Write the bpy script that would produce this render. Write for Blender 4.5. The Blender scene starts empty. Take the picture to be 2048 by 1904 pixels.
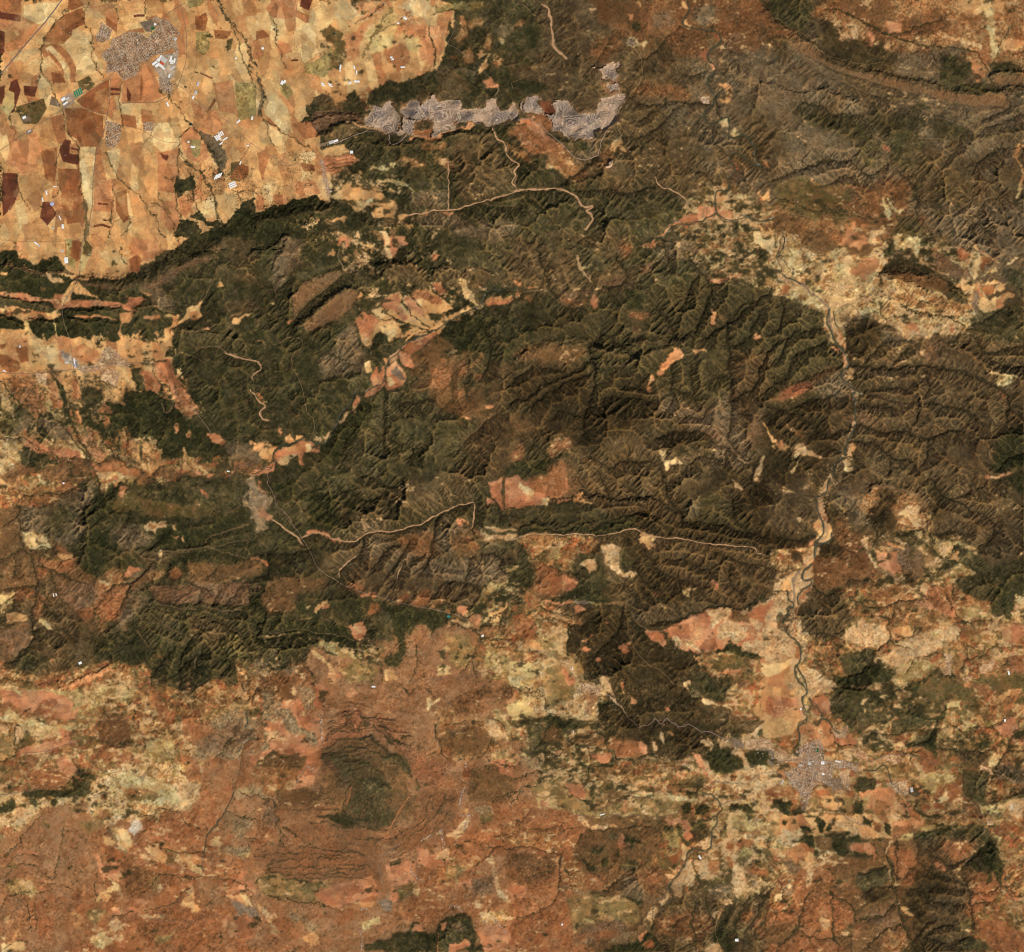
import bpy, math, random, time
import numpy as np
T0 = time.time()
C = bpy.context.scene.collection
scene = bpy.context.scene
# ------------------------------------------------------------------ camera, sky, sun
PX = 10.0                      # metres of ground to one photograph pixel
PW, PH = 2048, 1904
ALT = 260000.0
cd = bpy.data.cameras.new('camera')
cam = bpy.data.objects.new('camera', cd); C.objects.link(cam)
cam.location = (0, 0, ALT + 150); cam.rotation_euler = (0, 0, 0)
cd.sensor_fit = 'HORIZONTAL'; cd.sensor_width = 36.0
cd.lens = 36.0 * ALT / (PW * PX)
cd.clip_start = 1000.0; cd.clip_end = 900000.0
scene.camera = cam
SUN_EL, SUN_AZ = 47.0, 138.0   # degrees; azimuth clockwise from north (top of the picture)
w = bpy.data.worlds.new("World"); scene.world = w; w.use_nodes = True
nt = w.node_tree; nt.nodes.clear()
sk = nt.nodes.new('ShaderNodeTexSky'); sk.sky_type = 'NISHITA'; sk.sun_disc = False
sk.sun_elevation = math.radians(SUN_EL); sk.sun_rotation = math.radians(SUN_AZ)
sk.altitude = 800; sk.air_density = 1.0; sk.dust_density = 1.5
bg = nt.nodes.new('ShaderNodeBackground'); bg.inputs['Strength'].default_value = 0.07
wo = nt.nodes.new('ShaderNodeOutputWorld')
nt.links.new(sk.outputs[0], bg.inputs[0]); nt.links.new(bg.outputs[0], wo.inputs[0])
sl = bpy.data.lights.new('sun', 'SUN'); sl.energy = 4.2; sl.angle = math.radians(0.5); sl.color = (1.0, 0.955, 0.88)
sun = bpy.data.objects.new('sun', sl); C.objects.link(sun)
sun.rotation_euler = (math.radians(90 - SUN_EL), 0, math.radians(180 - SUN_AZ)); sun.location = (0, 0, 20000)
vs = scene.view_settings
vs.view_transform = 'Standard'; vs.look = 'None'; vs.gamma = 1.0; vs.exposure = 0.0
scene.cycles.pixel_filter_type = 'BLACKMAN_HARRIS'; scene.cycles.filter_width = 1.1
scene.cycles.max_bounces = 3; scene.cycles.diffuse_bounces = 2
LIGHT = np.array([1.121, 1.121, 1.136])   # colour of a flat white ground under this sun and sky
# survey of the land: T = origin, P = patch of a kind, N = town, L = line of a kind (width, points)
SURVEY = """
T 1536 476
L vly 4.2 60,0 60,150 80,290 260,350 430,500 500,640 560,800 620,920 610,1020 590,1090 660,1170 690,1280 690,1420 640,1500 620,1600 640,1700 560,1780 490,1848
L vly 3 0,280 100,330 240,380 400,470 480,540 640,500 780,470 900,430
T 1536 952
L vly 5.5 480,0 440,90 400,200 410,300 430,400 440,480 370,560 320,660 260,740 200,830 200,940 190,1050 180,1200 200,1340 190,1480 220,1600 240,1720 280,1848
L vly 4 300,640 330,720 300,800 240,860
T 1024 476
L rdg 3 0,940 200,880
T 0 476
L rdg 2 0,225 180,245 400,275 560,280
L rdg 7 600,345 980,365 1150,325 1400,215 1640,85 1760,-10
L rdg 2 0,455 230,505 420,545
L rdg 1.8 500,550 700,565 940,560
L rdg 2 230,640 430,650
L rdg 2.2 560,640 760,650 920,680
L rdg 2 0,600 100,640 180,690
L rdg 2.5 1340,720 1560,740 1800,780 1988,830
T 512 476
L rdg 3 280,480 380,360 520,300 680,255
L rdg 3 340,690 480,540 640,420 780,390
L rdg 2.4 0,120 160,40 240,0
L rdg 2.4 120,240 200,100 260,0
L rdg 2 940,230 1160,215 1340,290
L rdg 2 1380,280 1500,230 1600,310
L rdg 2 1600,300 1740,225 1840,290
T 512 0
L rdg 2.4 420,960 600,900 830,900
L rdg 2.4 480,1060 700,970 830,960
L rdg 2 800,1100 1040,1130 1300,1110
L rdg 2.4 1400,1090 1700,1020 1850,1050
L rdg 7 0,1730 300,1670 560,1625
T 1536 0
L rdg 2.6 20,80 200,250
L rdg 3 200,270 300,330 420,410 560,470 800,560 1000,610 1200,650 1340,680 1480,715 1700,735 1860,735
L rdg 2.4 1760,590 1988,570
L rdg 2 1870,690 1988,690
L rdg 2 450,740 700,800
L rdg 2 0,640 250,740 440,700
T 0 952
L rdg 2.2 1160,600 1400,590 1620,550
L rdg 2.2 1160,1060 1280,1150 1400,1230
L rdg 2.4 1160,1000 1300,1000 1520,1040
L rdg 2.2 1560,1010 1780,1060 1860,1040
L rdg 2.2 1540,1110 1680,1120 1960,1370
L rdg 2 900,1480 700,1560 460,1640
T 1024 952
L rdg 3 0,410 300,395 640,390 860,310 1020,310 1120,390
L rdg 2.6 560,170 960,160 1160,200
T 0 1428
L rdg 2 60,1300 240,1480 260,1700
T 1536 476
L rdg 2.6 900,300 1100,270 1300,330 1540,460
L rdg 2 880,320 1050,310 1250,430
L rdg 2.2 1180,1130 1210,1280 1180,1420
T 512 0
P qgr 1560,850 1700,840 1800,800 1810,980 1690,960 1560,960
P qpl 1100,900 1170,900 1160,1040 1090,1030
T 1024 0
P qgr 230,820 320,800 340,980 300,1020 250,900
P qgr 600,880 700,860 700,1000 630,1060
T 512 0
L qln 1.2 930,960 1000,900 1050,860 1080,850 1070,930 1010,960 940,990 900,960 930,930
L qln 1 950,950 1000,920 1040,900 1030,940 970,980
L qln 1.4 1250,780 1290,860 1320,910 1370,930 1400,960
L qln 1.2 1370,870 1440,850 1560,850 1590,870 1560,940 1500,970 1400,1000
L qln 1.1 1350,800 1350,900 1370,940 1400,950 1480,930 1500,900 1450,860 1380,870
L qln 1.1 1130,860 1190,840 1240,840 1270,870 1230,900 1160,900 1130,870
L qln 1.2 1800,780 1880,760 1900,830 1870,900 1810,960
L qln 1 900,880 940,860 990,870 1020,830
T 1024 0
L qln 1.4 340,800 350,870 330,940 350,980 400,1010 440,1090
L qln 1.1 370,830 410,900 380,960 420,1000
L qln 1.2 450,1050 520,1030 600,1000 630,960
L qln 1.2 780,740 760,830 740,900 720,960 700,1020
L qln 1.1 480,1100 560,1060 620,1080
T 512 0
L wsh 2.4 1850,990 1900,1060 1940,1140 1988,1190
T 0 0
P pale 180,40 300,20 480,20 420,110 330,180 240,200 180,160
P brn 530,0 620,0 650,40 560,80 525,70
P brn2 0,0 160,0 165,115 0,85
P dbr 0,90 165,115 160,168 0,140
P org 0,140 160,170 150,235 0,230
P org 165,120 300,190 240,280 200,350 150,390 140,250
P dbr 0,235 35,245 30,400 0,420
P tan 40,250 150,250 135,400 60,420 30,400
P brn 330,320 400,190 500,110 640,60 665,180 560,230 550,310 480,340
P pale 500,330 600,230 700,240 725,330 710,430 760,560 640,590 590,560 580,470 520,400
P brn2 380,335 450,330 540,420 590,520 580,650 550,650 540,530 500,450
P pale 350,370 400,350 470,440 530,520 540,640 500,560 400,450
P brn2 370,380 470,490 500,560 490,660 420,560 400,620 390,560 480,540 380,430
P org 660,60 870,20 920,150 900,200 820,130 700,60
P tan 655,160 700,80 790,150 770,260 730,275 690,240
P brn 820,130 910,190 905,250 820,190
P dbr 1035,112 1125,105 1125,125 1035,132
P brn 1510,120 1600,95 1610,150 1590,240 1520,230
P tan 1510,100 1600,20 1620,80 1530,130
P brn 1655,225 1800,240 1760,300 1670,300
P oli 1760,310 1810,290 1790,380 1760,395
P olp 1440,0 1590,0 1560,40 1470,60
P olp 1510,250 1620,240 1625,370 1580,430 1520,400
P tan 1405,240 1520,240 1515,560 1400,540
P pale 720,380 770,470 810,540 790,570 740,500
P brn2 970,240 1110,210 1120,250 1060,250
P gry 1080,170 1200,140 1180,250 1130,240
P oli 600,630 690,590 740,650 690,700 620,700
P brn 400,560 480,570 510,640 410,650
P tan 420,640 590,640 580,700 480,710
P pale 290,610 310,560 370,610 420,690 390,760 370,840 300,740
P brn 590,780 690,700 850,600 845,780 835,890 790,885 700,860 640,830
P org 855,590 900,560 945,620 930,750 855,745
P dbr 856,680 930,680 930,700 856,700
P dbr 856,720 930,720 930,735 856,735
P org 955,630 1060,580 1110,480 1140,480 1220,620 1270,740 1150,795 940,800
P dbr 985,670 1020,730 1010,785 985,780
P brn 1090,580 1110,620 1100,780 1085,780
P oli 120,830 340,760 360,840 290,960 180,960
P dbr 80,630 130,610 160,700 110,860 80,880 60,740
P dbr 180,665 290,670 270,750 190,740
P dbr 0,670 40,660 30,800 0,800
P yel 60,700 110,720 110,830 60,900 0,840 20,780
P tan 0,880 70,930 110,1000 90,1080 0,1150
P tan 260,990 380,930 420,1020 430,1120 310,1100 250,1050
P brn 500,840 640,840 800,900 805,1060 750,1130 620,1135 600,1080 520,1040
P brn2 390,920 490,880 500,1010 520,1100 450,1120 410,1000
P dbr 455,1160 500,1080 550,1090 535,1190 615,1200 612,1280 490,1265
P org 540,1110 610,1120 610,1190 535,1185
P dbr 550,1140 610,1155 610,1170 548,1158
P brn 310,1170 440,1140 440,1300 420,1440 350,1380 330,1260
P brn 450,1305 612,1310 640,1500 660,1720 520,1740 480,1590 455,1420
P tan 440,1200 480,1250 610,1290 610,1305 440,1300
P pale 620,1140 740,1140 730,1300 715,1600 690,1640 650,1500 620,1300
P dbr 20,1340 130,1345 150,1480 90,1620 20,1680 10,1500
P dbr 330,1560 390,1570 440,1660 370,1750 310,1690
P org 100,1100 300,1060 320,1170 260,1330 150,1350 50,1250
P tan 250,1560 280,1530 250,1560 320,1620 300,1700
P tan 60,1640 180,1590 200,1700 150,1830 40,1820
P tan 370,1480 460,1460 480,1500 420,1560 380,1540
P pale 945,800 1090,800 1090,990 950,960
P brn2 935,880 1050,900 1060,1000 950,970
P pale 1190,960 1360,940 1400,1020 1390,1110 1300,1210 1180,1120 1100,1060
P brn2 1090,840 1180,860 1200,940 1100,950
P org 1230,1180 1390,1150 1370,1260 1380,1370 1350,1500 1230,1480 1210,1300
P dbr 1240,1180 1310,1210 1290,1245 1260,1230
P tan 1100,1210 1220,1200 1230,1480 1160,1560 1100,1500
P pale 830,1170 930,1150 920,1290 890,1360 850,1250
P org 740,1400 900,1390 880,1640 720,1640
P dbr 760,1573 835,1578 835,1592 760,1588
P dbr 730,1745 800,1735 860,1760 850,1775 790,1755 730,1765
P dbr 800,1700 850,1705 850,1715 800,1715
P brn 890,1500 980,1470 1000,1700 960,1730 900,1640
P pale 1000,1700 1030,1720 1020,1830 990,1800
P tan 1030,1480 1130,1580 1210,1680 1220,1840 1040,1840 1010,1700
P org 1250,1560 1350,1560 1400,1700 1400,1760 1320,1800 1240,1700
P org 1410,1020 1500,980 1600,1130 1620,1210 1560,1270 1450,1230 1400,1110
P olp 1470,1080 1560,1080 1550,1210 1500,1220
P scg 1540,1000 1640,1040 1720,1100 1760,1210 1720,1340 1640,1220 1600,1130
P org 1560,980 1640,900 1730,960 1700,1040
P org 1480,780 1620,850 1600,930 1500,880
P dbr 1555,560 1650,600 1645,615 1555,570
P brn 1660,760 1690,770 1610,880 1600,870
P tan 1640,400 1760,460 1800,540 1680,620 1560,560 1580,450
P org 1650,640 1810,620 1820,880 1700,860
P olp 1820,640 1988,640 1988,900 1850,940
P oli 1790,1260 1850,1250 1930,1300 1920,1370 1850,1410 1790,1400
P brn 1780,1380 1850,1270 1930,1290 1925,1360 1870,1400
P for 1370,1380 1500,1370 1530,1480 1450,1480 1390,1560 1350,1470
P pale 1530,1600 1640,1520 1680,1600 1660,1680 1600,1700 1540,1650
P tan 1680,1420 1850,1480 1900,1540 1870,1620 1740,1690 1680,1620
P org 1390,1560 1500,1460 1530,1530 1480,1620 1430,1690 1400,1660
P for 1540,1580 1560,1680 1600,1710 1700,1700 1760,1740 1680,1780 1580,1730 1500,1700 1460,1670 1530,1640
P for 1360,1848 1400,1700 1460,1690 1540,1750 1560,1780 1530,1848
P fdk 1530,1848 1600,1790 1720,1770 1800,1700 1900,1620 1988,1610 1988,1848
P for 1930,1560 1988,1530 1988,1640 1900,1650 1870,1600
L road 1.0 0,1165 130,1080 250,990 430,880 500,835 640,835 720,865 790,890 850,875 930,815 1000,795 1150,800 1270,765 1340,720 1380,670 1415,590 1445,450 1455,330 1440,200 1405,50
L hway 2.2 0,575 150,400 260,275 350,170 420,80 480,0
L road 1.0 625,0 770,130 880,220 915,280
L road 1.0 1440,15 1330,85 1260,140
L road 1.0 1330,640 1440,700 1560,810 1680,880 1790,960 1870,1050 1988,1140
L road 1.0 500,835 560,790 660,710 780,640 860,580 900,545
L road 1.2 860,590 850,800 835,900 800,1060 745,1150 730,1300 720,1500 710,1650 690,1800
L road 0.7 945,960 1090,1000 1200,1080 1300,1100 1400,1110
L road 0.7 1870,1050 1870,1110
L road 0.6 1950,1110 1890,1220 1820,1310
L trk 1.8 1215,965 1170,1030 1110,1140
L trk 0.6 1520,260 1515,560 1480,640 1460,780
L trk 0.6 300,1320 360,1430 400,1560 450,1660 480,1760
L crk 1.6 1128,0 1125,100
L crk 2.2 1690,0 1740,100 1810,180 1890,250 1920,350 1950,450 1988,520
L crk 1.4 1740,120 1830,230 1860,340 1900,470 1940,600 1988,700
L crk 0.9 690,0 640,100 670,200 720,270 730,340 720,430 760,560 810,600
L crk 1.6 530,70 500,110 400,200 330,310 325,450 310,550 390,610 430,690 440,760 480,820
L crk 1.2 310,550 300,640
L crk 1.4 485,840 495,960 530,1060 600,1110 620,1300 630,1450 650,1580 680,1700 650,1848
L scg 6 650,1580 680,1700 690,1780 650,1848
L crk 0.8 60,900 100,1010 90,1080 130,1100
L crk 1.4 10,1250 15,1400 5,1550
L crk 1.2 950,620 930,740 945,900 950,960
L crk 1.5 1230,680 1310,770 1400,850 1460,930 1500,970 1560,1030 1600,1130 1640,1160
L for 5 1640,1160 1690,1210 1680,1310 1740,1350
L for 3.5 1440,1240 1530,1330 1620,1400 1660,1480 1670,1600 1700,1680 1760,1740
L crk 1.8 1470,990 1400,1060 1390,1150 1440,1240
L for 2.5 1390,1150 1370,1260 1380,1370 1350,1500 1380,1620 1410,1750
L crk 1.5 1440,1300 1480,1370 1500,1480 1530,1600
L crk 1.2 820,1180 870,1280 910,1390 960,1440 1060,1490 1130,1570 1200,1680 1230,1800 1280,1848
L crk 0.9 450,1130 440,1280 
L crk 0.9 450,1400 480,1490 420,1560
L crk 0.8 130,1340 150,1440 180,1560 220,1620
L oli 4 1230,1480 1260,1570 1310,1650
L crk 0.8 870,1440 880,1560 870,1700 850,1848
L crk 0.8 1000,1660 990,1740 960,1848
L crk 0.8 1190,1560 1260,1600 1350,1740 1380,1848
L crk 1.6 1800,1480 1860,1540 1900,1620
L crk 0.6 880,30 900,100 920,160
N twn 780,165 870,230 850,300 800,330 750,320 740,280 775,230
N twn 870,300 1000,240 1100,260 1140,300 1200,240 1180,140 1210,125 1290,150 1390,240 1400,280 1350,270 1370,330 1390,410 1330,370 1250,420 1180,430 1140,480 1090,470 1060,580 960,620 900,550 820,570 830,490 790,440 800,400 850,370
N twn 1230,590 1340,640 1330,730 1280,720 1240,690
N twn 825,935 940,965 935,1090 880,1150 815,1135
N twn 1110,950 1195,950 1180,1020 1110,1010
P ind 1190,480 1240,430 1390,400 1350,600 1290,640 1200,540
P ind 470,750 560,715 580,770 570,800 500,840 480,810
P pgr 400,740 440,770 470,830 380,810
P pgr 160,900 230,890 240,940 180,950
P pgr 200,1010 250,1000 250,1030 200,1050
T 512 0
P org 70,60 130,0 330,0 310,130 220,150 130,130
P dbr 345,0 440,0 410,80 340,50
P brn2 300,70 410,120 410,190 310,130
P pale 420,180 440,60 520,0 700,0 850,120 760,160 600,130 500,260 470,220
P org 750,60 850,0 920,20 840,80 780,100
P org 860,90 980,20 1010,60 900,140 800,150
P pale 300,210 410,170 490,250 590,360 430,460 370,500 300,360 280,290
P oli 490,240 560,170 610,220 680,260 650,330 590,360 520,290
P oli 600,340 680,320 700,400 660,520 640,550 550,540 580,450
P olp 380,500 500,450 600,350 560,560 530,600 370,560
P pale 0,100 100,90 160,240 60,230 0,200
P brn 0,235 60,230 110,280 0,310
P tan 80,290 120,280 160,300 160,360 90,360
P org 170,310 260,340 280,400 190,430 160,380
P dbr 270,460 325,458 325,472 270,474
P tan 540,560 700,580 760,650 600,640 530,600
P olp 180,640 250,650 290,720 240,770 190,720
P org 690,290 850,180 900,120 840,300 800,440 690,500
P org 1110,170 1330,200 1290,290 1180,280 1070,240
P org 1290,290 1340,200 1380,210 1400,440 1370,520 1270,440
P org 1370,210 1480,200 1440,400 1400,440
P brn2 1000,380 1120,360 1170,450 1120,570 1040,480
P yel 860,270 1050,60 1100,100 1060,330 980,400 900,400
P yel 1180,300 1270,290 1270,400 1180,380
P pale 1120,40 1180,0 1330,0 1320,150 1230,130
P tan 1350,130 1440,70 1540,70 1520,200 1430,230
P scg 0,560 30,600 60,780 60,900 30,900
P pale 0,640 40,760 0,900
P pale 50,770 150,720 240,830 290,1030 240,1040 160,970 70,880
P pale 90,950 200,1050 240,1170 180,1200 110,1080
P tan 330,850 420,870 360,930 290,960
P brn2 280,960 450,920 500,1060 380,1080
P scb 450,740 560,720 600,780 620,850 430,830
P for 340,960 420,890 380,820 470,810 560,860 690,840 700,780 760,760 840,800 860,860 840,920 780,940 700,900 560,920 440,940 370,970
P str 460,870 700,850 830,880 840,960 780,970 690,1000 500,1070 480,1010 420,960
P for 480,1040 620,960 780,930 830,990 770,1030 640,1080 520,1110
P scb 500,1040 740,960 820,990 740,1050 560,1110
P for 850,820 900,690 1050,620 1150,640 1240,620 1340,560 1400,540 1420,620 1380,720 1250,760 1180,790 1090,790 1040,760 980,840 900,820
P for 690,820 700,740 770,700 820,790 790,820
P scb 1250,700 1400,730 1500,740 1400,790 1250,760
P for 1090,760 1120,840 1140,1000 1100,1000 1080,860
P qgr 845,920 900,880 920,820 980,850 1020,790 1060,790 1100,900 1110,960 1080,1020 1000,1030 900,990 840,970
P qgr 1120,840 1190,780 1250,770 1290,800 1370,730 1420,790 1590,770 1600,830 1570,880 1560,930 1440,1000 1360,1050 1370,930 1250,930 1170,910 1120,880
P qbl 1290,810 1350,800 1360,900 1330,910
P qbl 1370,800 1480,810 1570,830 1560,850 1440,870 1370,850
P qbl 1130,860 1180,840 1240,860 1260,900 1180,900
P qbl 910,850 990,870 970,940 910,900
P qgr 1150,930 1240,930 1210,1050 1160,1040
P fbd 1225,940 1360,925 1365,970 1340,1010 1220,990
P brn 1220,1010 1360,1000 1350,1060 1210,1060
P qpl 1370,960 1500,940 1560,960 1560,1000 1400,1050 1350,1060
P org 1180,1060 1350,1060 1500,1020 1680,960 1690,990 1540,1010 1430,1050 1330,1080 1190,1085
P qpl 1690,840 1760,830 1800,900 1790,980 1700,930
P qgr 1790,790 1890,750 1910,840 1988,850 1988,920 1870,960 1820,980 1790,900
P qbl 1870,850 1988,860 1988,890 1890,900 1840,940
P fdk 560,1848 0,1848 0,1640 100,1600 330,1560 440,1490 580,1590 540,1680 400,1680 200,1720 120,1740
P for 600,1120 780,1070 1040,1100 1080,1130 1200,1100 1330,1085 1500,1040 1700,990 1840,1000 1900,1040 1930,1160 1988,1230 1988,1500 1740,1580 1540,1630 1430,1640 1350,1680 1180,1660 1100,1500 1220,1500 1130,1390 1000,1300 1080,1280 860,1240 740,1270 800,1220 740,1160 700,1120
P scb 1500,1150 1600,1040 1840,1020 1920,1180 1988,1250 1988,1480 1700,1560 1540,1500 1550,1300
P scg 1180,1500 1480,1480 1500,1600 1400,1630 1200,1600
P oga 1110,1210 1300,1240 1350,1300 1290,1300 1180,1270 1130,1280
P oga 1370,1220 1470,1240 1540,1290 1500,1320 1390,1270
P ylw 860,1290 1080,1270 1070,1310 940,1310
P tan 510,1150 690,1110 730,1190 520,1220
P orp 520,1220 760,1200 810,1240 720,1280 550,1300
P orp 540,1300 660,1310 640,1360 550,1350
P brn 550,1235 700,1225 705,1235 550,1245
P brn 550,1330 700,1275 710,1285 560,1340
P pale 330,1190 450,1170 470,1220 430,1250 340,1220
P tan 200,1220 290,1190 330,1260 290,1280 210,1270
P brn 340,1260 450,1280 460,1330 370,1330
P org 290,1410 450,1400 500,1500 360,1530 290,1480
P pale 40,1430 110,1430 125,1560 60,1560
P org 0,1490 60,1530 70,1640 0,1620
P org 140,1500 240,1520 240,1590 140,1580
P for 450,1600 560,1590 700,1560 780,1640 960,1640 980,1700 900,1740 980,1848 640,1848 600,1760 540,1680
P tan 560,1500 700,1440 850,1420 960,1500 1080,1580 1180,1680 1200,1700 1080,1700 1000,1620 870,1600 780,1640 700,1560 640,1590
P ylw 760,1560 900,1530 850,1600 770,1610
P ylw 880,1400 940,1380 1130,1390 1230,1490 1140,1440 1000,1410
P tan 900,1640 1000,1610 1050,1660 1180,1690 1140,1730 1030,1740 920,1700
P oga 990,1740 1080,1710 1110,1770 1060,1790
P tan 550,1690 720,1690 700,1730 640,1730
P tan 1270,1690 1350,1650 1290,1750 1260,1740
P orp 1430,1650 1530,1650 1530,1720 1430,1700
P scg 1260,1700 1430,1660 1580,1700 1700,1740 1988,1700 1988,1848 1260,1848
P oga 1550,110 1600,130 1640,200 1650,280 1560,320 1530,300 1590,220
P oga 1650,150 1770,140 1780,180 1690,240 1650,190
P tan 1570,180 1600,100 1610,130 1640,210
P oga 1780,260 1850,260 1840,380 1770,370
P oga 1590,380 1680,350 1670,500 1600,480
P tan 1710,400 1760,380 1780,420 1720,450
P tan 1800,400 1820,410 1780,540 1720,590 1710,560 1770,480
P oga 1850,430 1900,410 1980,460 1900,520 1850,490
P orp 1770,620 1850,600 1880,680 1780,680
P ylw 1920,290 1975,285 1975,350 1920,300
P scg 1900,190 1988,180 1988,290 1900,280
P oga 1490,430 1550,420 1550,470 1490,460
P scb 1430,540 1560,560 1680,680 1620,760 1450,740 1390,680
P scg 1480,500 1560,520 1700,560 1700,620 1580,560
P olp 1540,0 1780,20 1760,60 1550,60 1380,80
P oga 1340,1090 1380,1110 1430,1100 1480,1110 1460,1180 1400,1160 1290,1150 1290,1110
P oga 1930,1080 1988,1170 1988,1190 1950,1150
L scb 2 1350,1340 1470,1380 1600,1420
L road 0.9 0,1140 100,1200 190,1270 270,1290 350,1240 410,1210 510,1200
L road 0.8 560,1110 700,1070 780,1040 870,1020 1000,1020 1050,1040 1170,1040 1330,1060 1500,1010 1700,960 1850,970 1988,960
L qrd 1.6 600,1110 750,1050 860,1020
L qrd 2 1030,1040 1040,1120 1090,1120 1170,1050
L road 0.8 1130,30 1250,120 1400,220
L road 0.9 1480,340 1560,370 1700,490 1760,540 1850,620 1900,720 1900,850
L road 0.8 1480,340 1530,260 1550,170
L trk 0.7 1120,1230 1080,1280 1150,1290 1200,1270
L wsh 2.2 1170,1690 1330,1660 1440,1640 1530,1635 1650,1600 1740,1570 1800,1550 1930,1530 1988,1500
L wsh 2 1490,1480 1500,1560 1500,1640
L wsh 1.6 1490,1230 1490,1400 1500,1480
L wsh 1.2 1530,1670 1580,1720
L trk 0.5 1320,1470 1420,1510
L wsh 1.3 1780,1580 1850,1600 1988,1590
L crk 1.4 0,540 20,620 60,780 50,880 100,980 110,1100 160,1150
L crk 1.6 50,890 150,980 260,1060 360,1120 450,1180
L twl 7 510,1240 530,1340 540,1440 560,1500
L twl 4 500,1130 550,1110
L crk 1 90,90 150,200 170,330 190,440 240,520
L crk 1.2 1000,30 880,130 760,180
L oli 3 900,300 960,180 1060,60
L oli 2.5 840,440 880,350 950,220 1060,180
L crk 1.3 1540,60 1420,80 1370,110
L for 3 1340,200 1370,330 1400,420 1380,520
L for 3.5 1500,160 1480,260 1500,400 1440,450
L trk 0.9 310,0 330,80 280,290 300,360 370,500
L trk 0.7 370,500 600,350 720,300
L tan 3 700,950 760,945 780,980 1030,1020
T 1024 0
P scb 0,0 1988,0 1988,1848 0,1848
P scg 480,30 640,30 650,70 520,80
P for 0,0 180,0 180,200 230,240 200,390 160,400 100,460 0,500 0,260 60,240
P fdk 190,150 240,180 210,290 180,390 160,380 180,260
P oga 0,180 60,140 120,170 100,210 20,210
P red2 560,0 1000,0 1000,180 700,170 640,60
P scr 600,420 660,300 830,280 840,400 700,500
P scr 1250,200 1500,260 1540,380 1480,450 1300,440 1200,330
P scr 1400,0 1988,0 1988,180 1750,180 1600,100 1420,60
P scp 1080,120 1220,100 1280,180 1200,230 1110,210
P scg 1420,40 1560,20 1600,140 1500,200 1390,150
P tan 960,0 1000,0 1005,50 980,40
P org 905,110 960,110 960,150 910,140
P tan 1320,0 1360,0 1385,70 1350,70 1330,40
P tan 1330,170 1355,140 1360,190 1395,220 1360,225 1325,200
P red 1540,240 1600,270 1600,320 1580,310
P red 1500,400 1530,390 1530,490 1500,480 1480,450
P orp 1545,500 1590,500 1585,560 1560,560
P ylw 880,340 930,270 980,290 1000,350 960,380 900,380
P gry 900,310 960,300 980,340 940,370 890,350
P ylw 1000,330 1050,310 1050,350 1010,365
P oga 1020,170 1050,170 1050,210 1020,210
P fdk 950,180 1010,170 1010,230 960,240
P qpl 610,520 640,520 640,545 612,540
P qpl 670,540 790,500 840,490 830,570 840,600 720,630 690,620 700,570
P qbl 720,540 830,560 820,620 750,610
P oga 690,640 830,640 850,700 780,730 720,720
P qbl 730,650 830,645 830,700 760,710
P fdk 0,560 80,600 240,640 300,680 200,730 60,720 0,700
P oga 1060,680 1110,650 1140,720 1080,720
P scr 1000,640 1300,660 1400,760 1300,790 1130,760 930,720
P qpl 1450,760 1530,740 1530,790 1480,790
P tan 1610,650 1670,640 1730,690 1700,790 1620,770 1620,740 1690,720 1650,700
P qgr 60,760 200,740 240,800 240,870 100,880 50,870
P qbl 0,780 50,800 30,880 0,870
P dbr 200,780 310,790 330,910 240,860
P qgr 300,790 420,780 470,840 500,880 610,880 640,960 640,1090 540,1110 440,1090 410,1030 300,1030 340,960
P qbl 340,810 410,810 420,850 350,870
P qgr 640,820 740,760 830,720 880,750 860,820 800,960 750,1010 700,1030 690,950 720,880 650,900
P qpl 690,760 850,730 870,770 800,860 720,880 700,940 700,1020 690,940
P qgm 750,870 830,800 830,920 780,980 740,960
P rst 60,900 160,870 240,870 300,960 310,1020 240,1010 100,940
P orp 0,920 90,930 210,970 290,1050 340,1120 440,1200 360,1170 250,1070 100,980 0,970
P rst 0,990 100,990 220,1040 330,1120 440,1210 500,1250 380,1210 260,1190 150,1190 130,1110 0,1060
P orp 100,1040 210,1150 140,1120
P for 0,1050 80,1080 160,1190 250,1230 260,1330 160,1290 140,1220 0,1120
P oga 0,1110 130,1190 155,1260 90,1240 0,1160
P scg 440,1110 540,1110 650,1090 690,1130 650,1200 540,1240 440,1190
P fdk 470,1120 560,1110 600,1170 490,1180
P oga 270,1200 390,1210 500,1260 580,1270 500,1330 430,1390 360,1330 260,1310
P tan 260,1280 370,1310 350,1330 270,1310
P tan 780,1120 850,1060 850,1140 880,1170 840,1190 770,1160
P oga 690,1190 750,1150 790,1230 740,1310 690,1280
P qpl 710,1280 780,1230 790,1280 740,1310
P oga 560,1330 700,1240 690,1280 600,1360 480,1420 440,1400
P fgr 0,1510 250,1530 420,1500 520,1600 630,1660 640,1740 580,1848 0,1848
P fgr 480,1480 700,1520 900,1480 1080,1500 1260,1500 1360,1640 1400,1660 1150,1780 1040,1848 600,1848 640,1700 640,1600 520,1580
P scg 1500,850 1580,800 1590,880 1520,900
P ylw 1590,940 1660,900 1690,960 1620,970
P ylw 1680,1010 1720,970 1770,1040 1690,1050
P oga 1620,1420 1680,1390 1680,1480 1620,1460
P red 1700,1230 1760,1300 1720,1390 1690,1390 1730,1310
P tan 1580,1480 1660,1490 1670,1550 1620,1590 1580,1560
P orp 1450,1600 1590,1600 1670,1620 1740,1680 1740,1710 1600,1650 1480,1740 1380,1760 1190,1790 1060,1848 1180,1780 1340,1710 1450,1660
P org 1290,1770 1390,1740 1360,1790 1310,1790
P ylw 1600,1680 1660,1690 1640,1710 1605,1705
P ylw 1720,1520 1810,1525 1800,1545 1720,1540
P tan 1860,1510 1910,1440 1950,1500 1920,1550 1860,1540
P tan 1740,1660 1860,1740 1970,1800 1988,1848 1950,1848 1860,1780
L wsh 3.5 240,30 290,70 310,170 315,300 320,360 370,400 420,450
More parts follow.
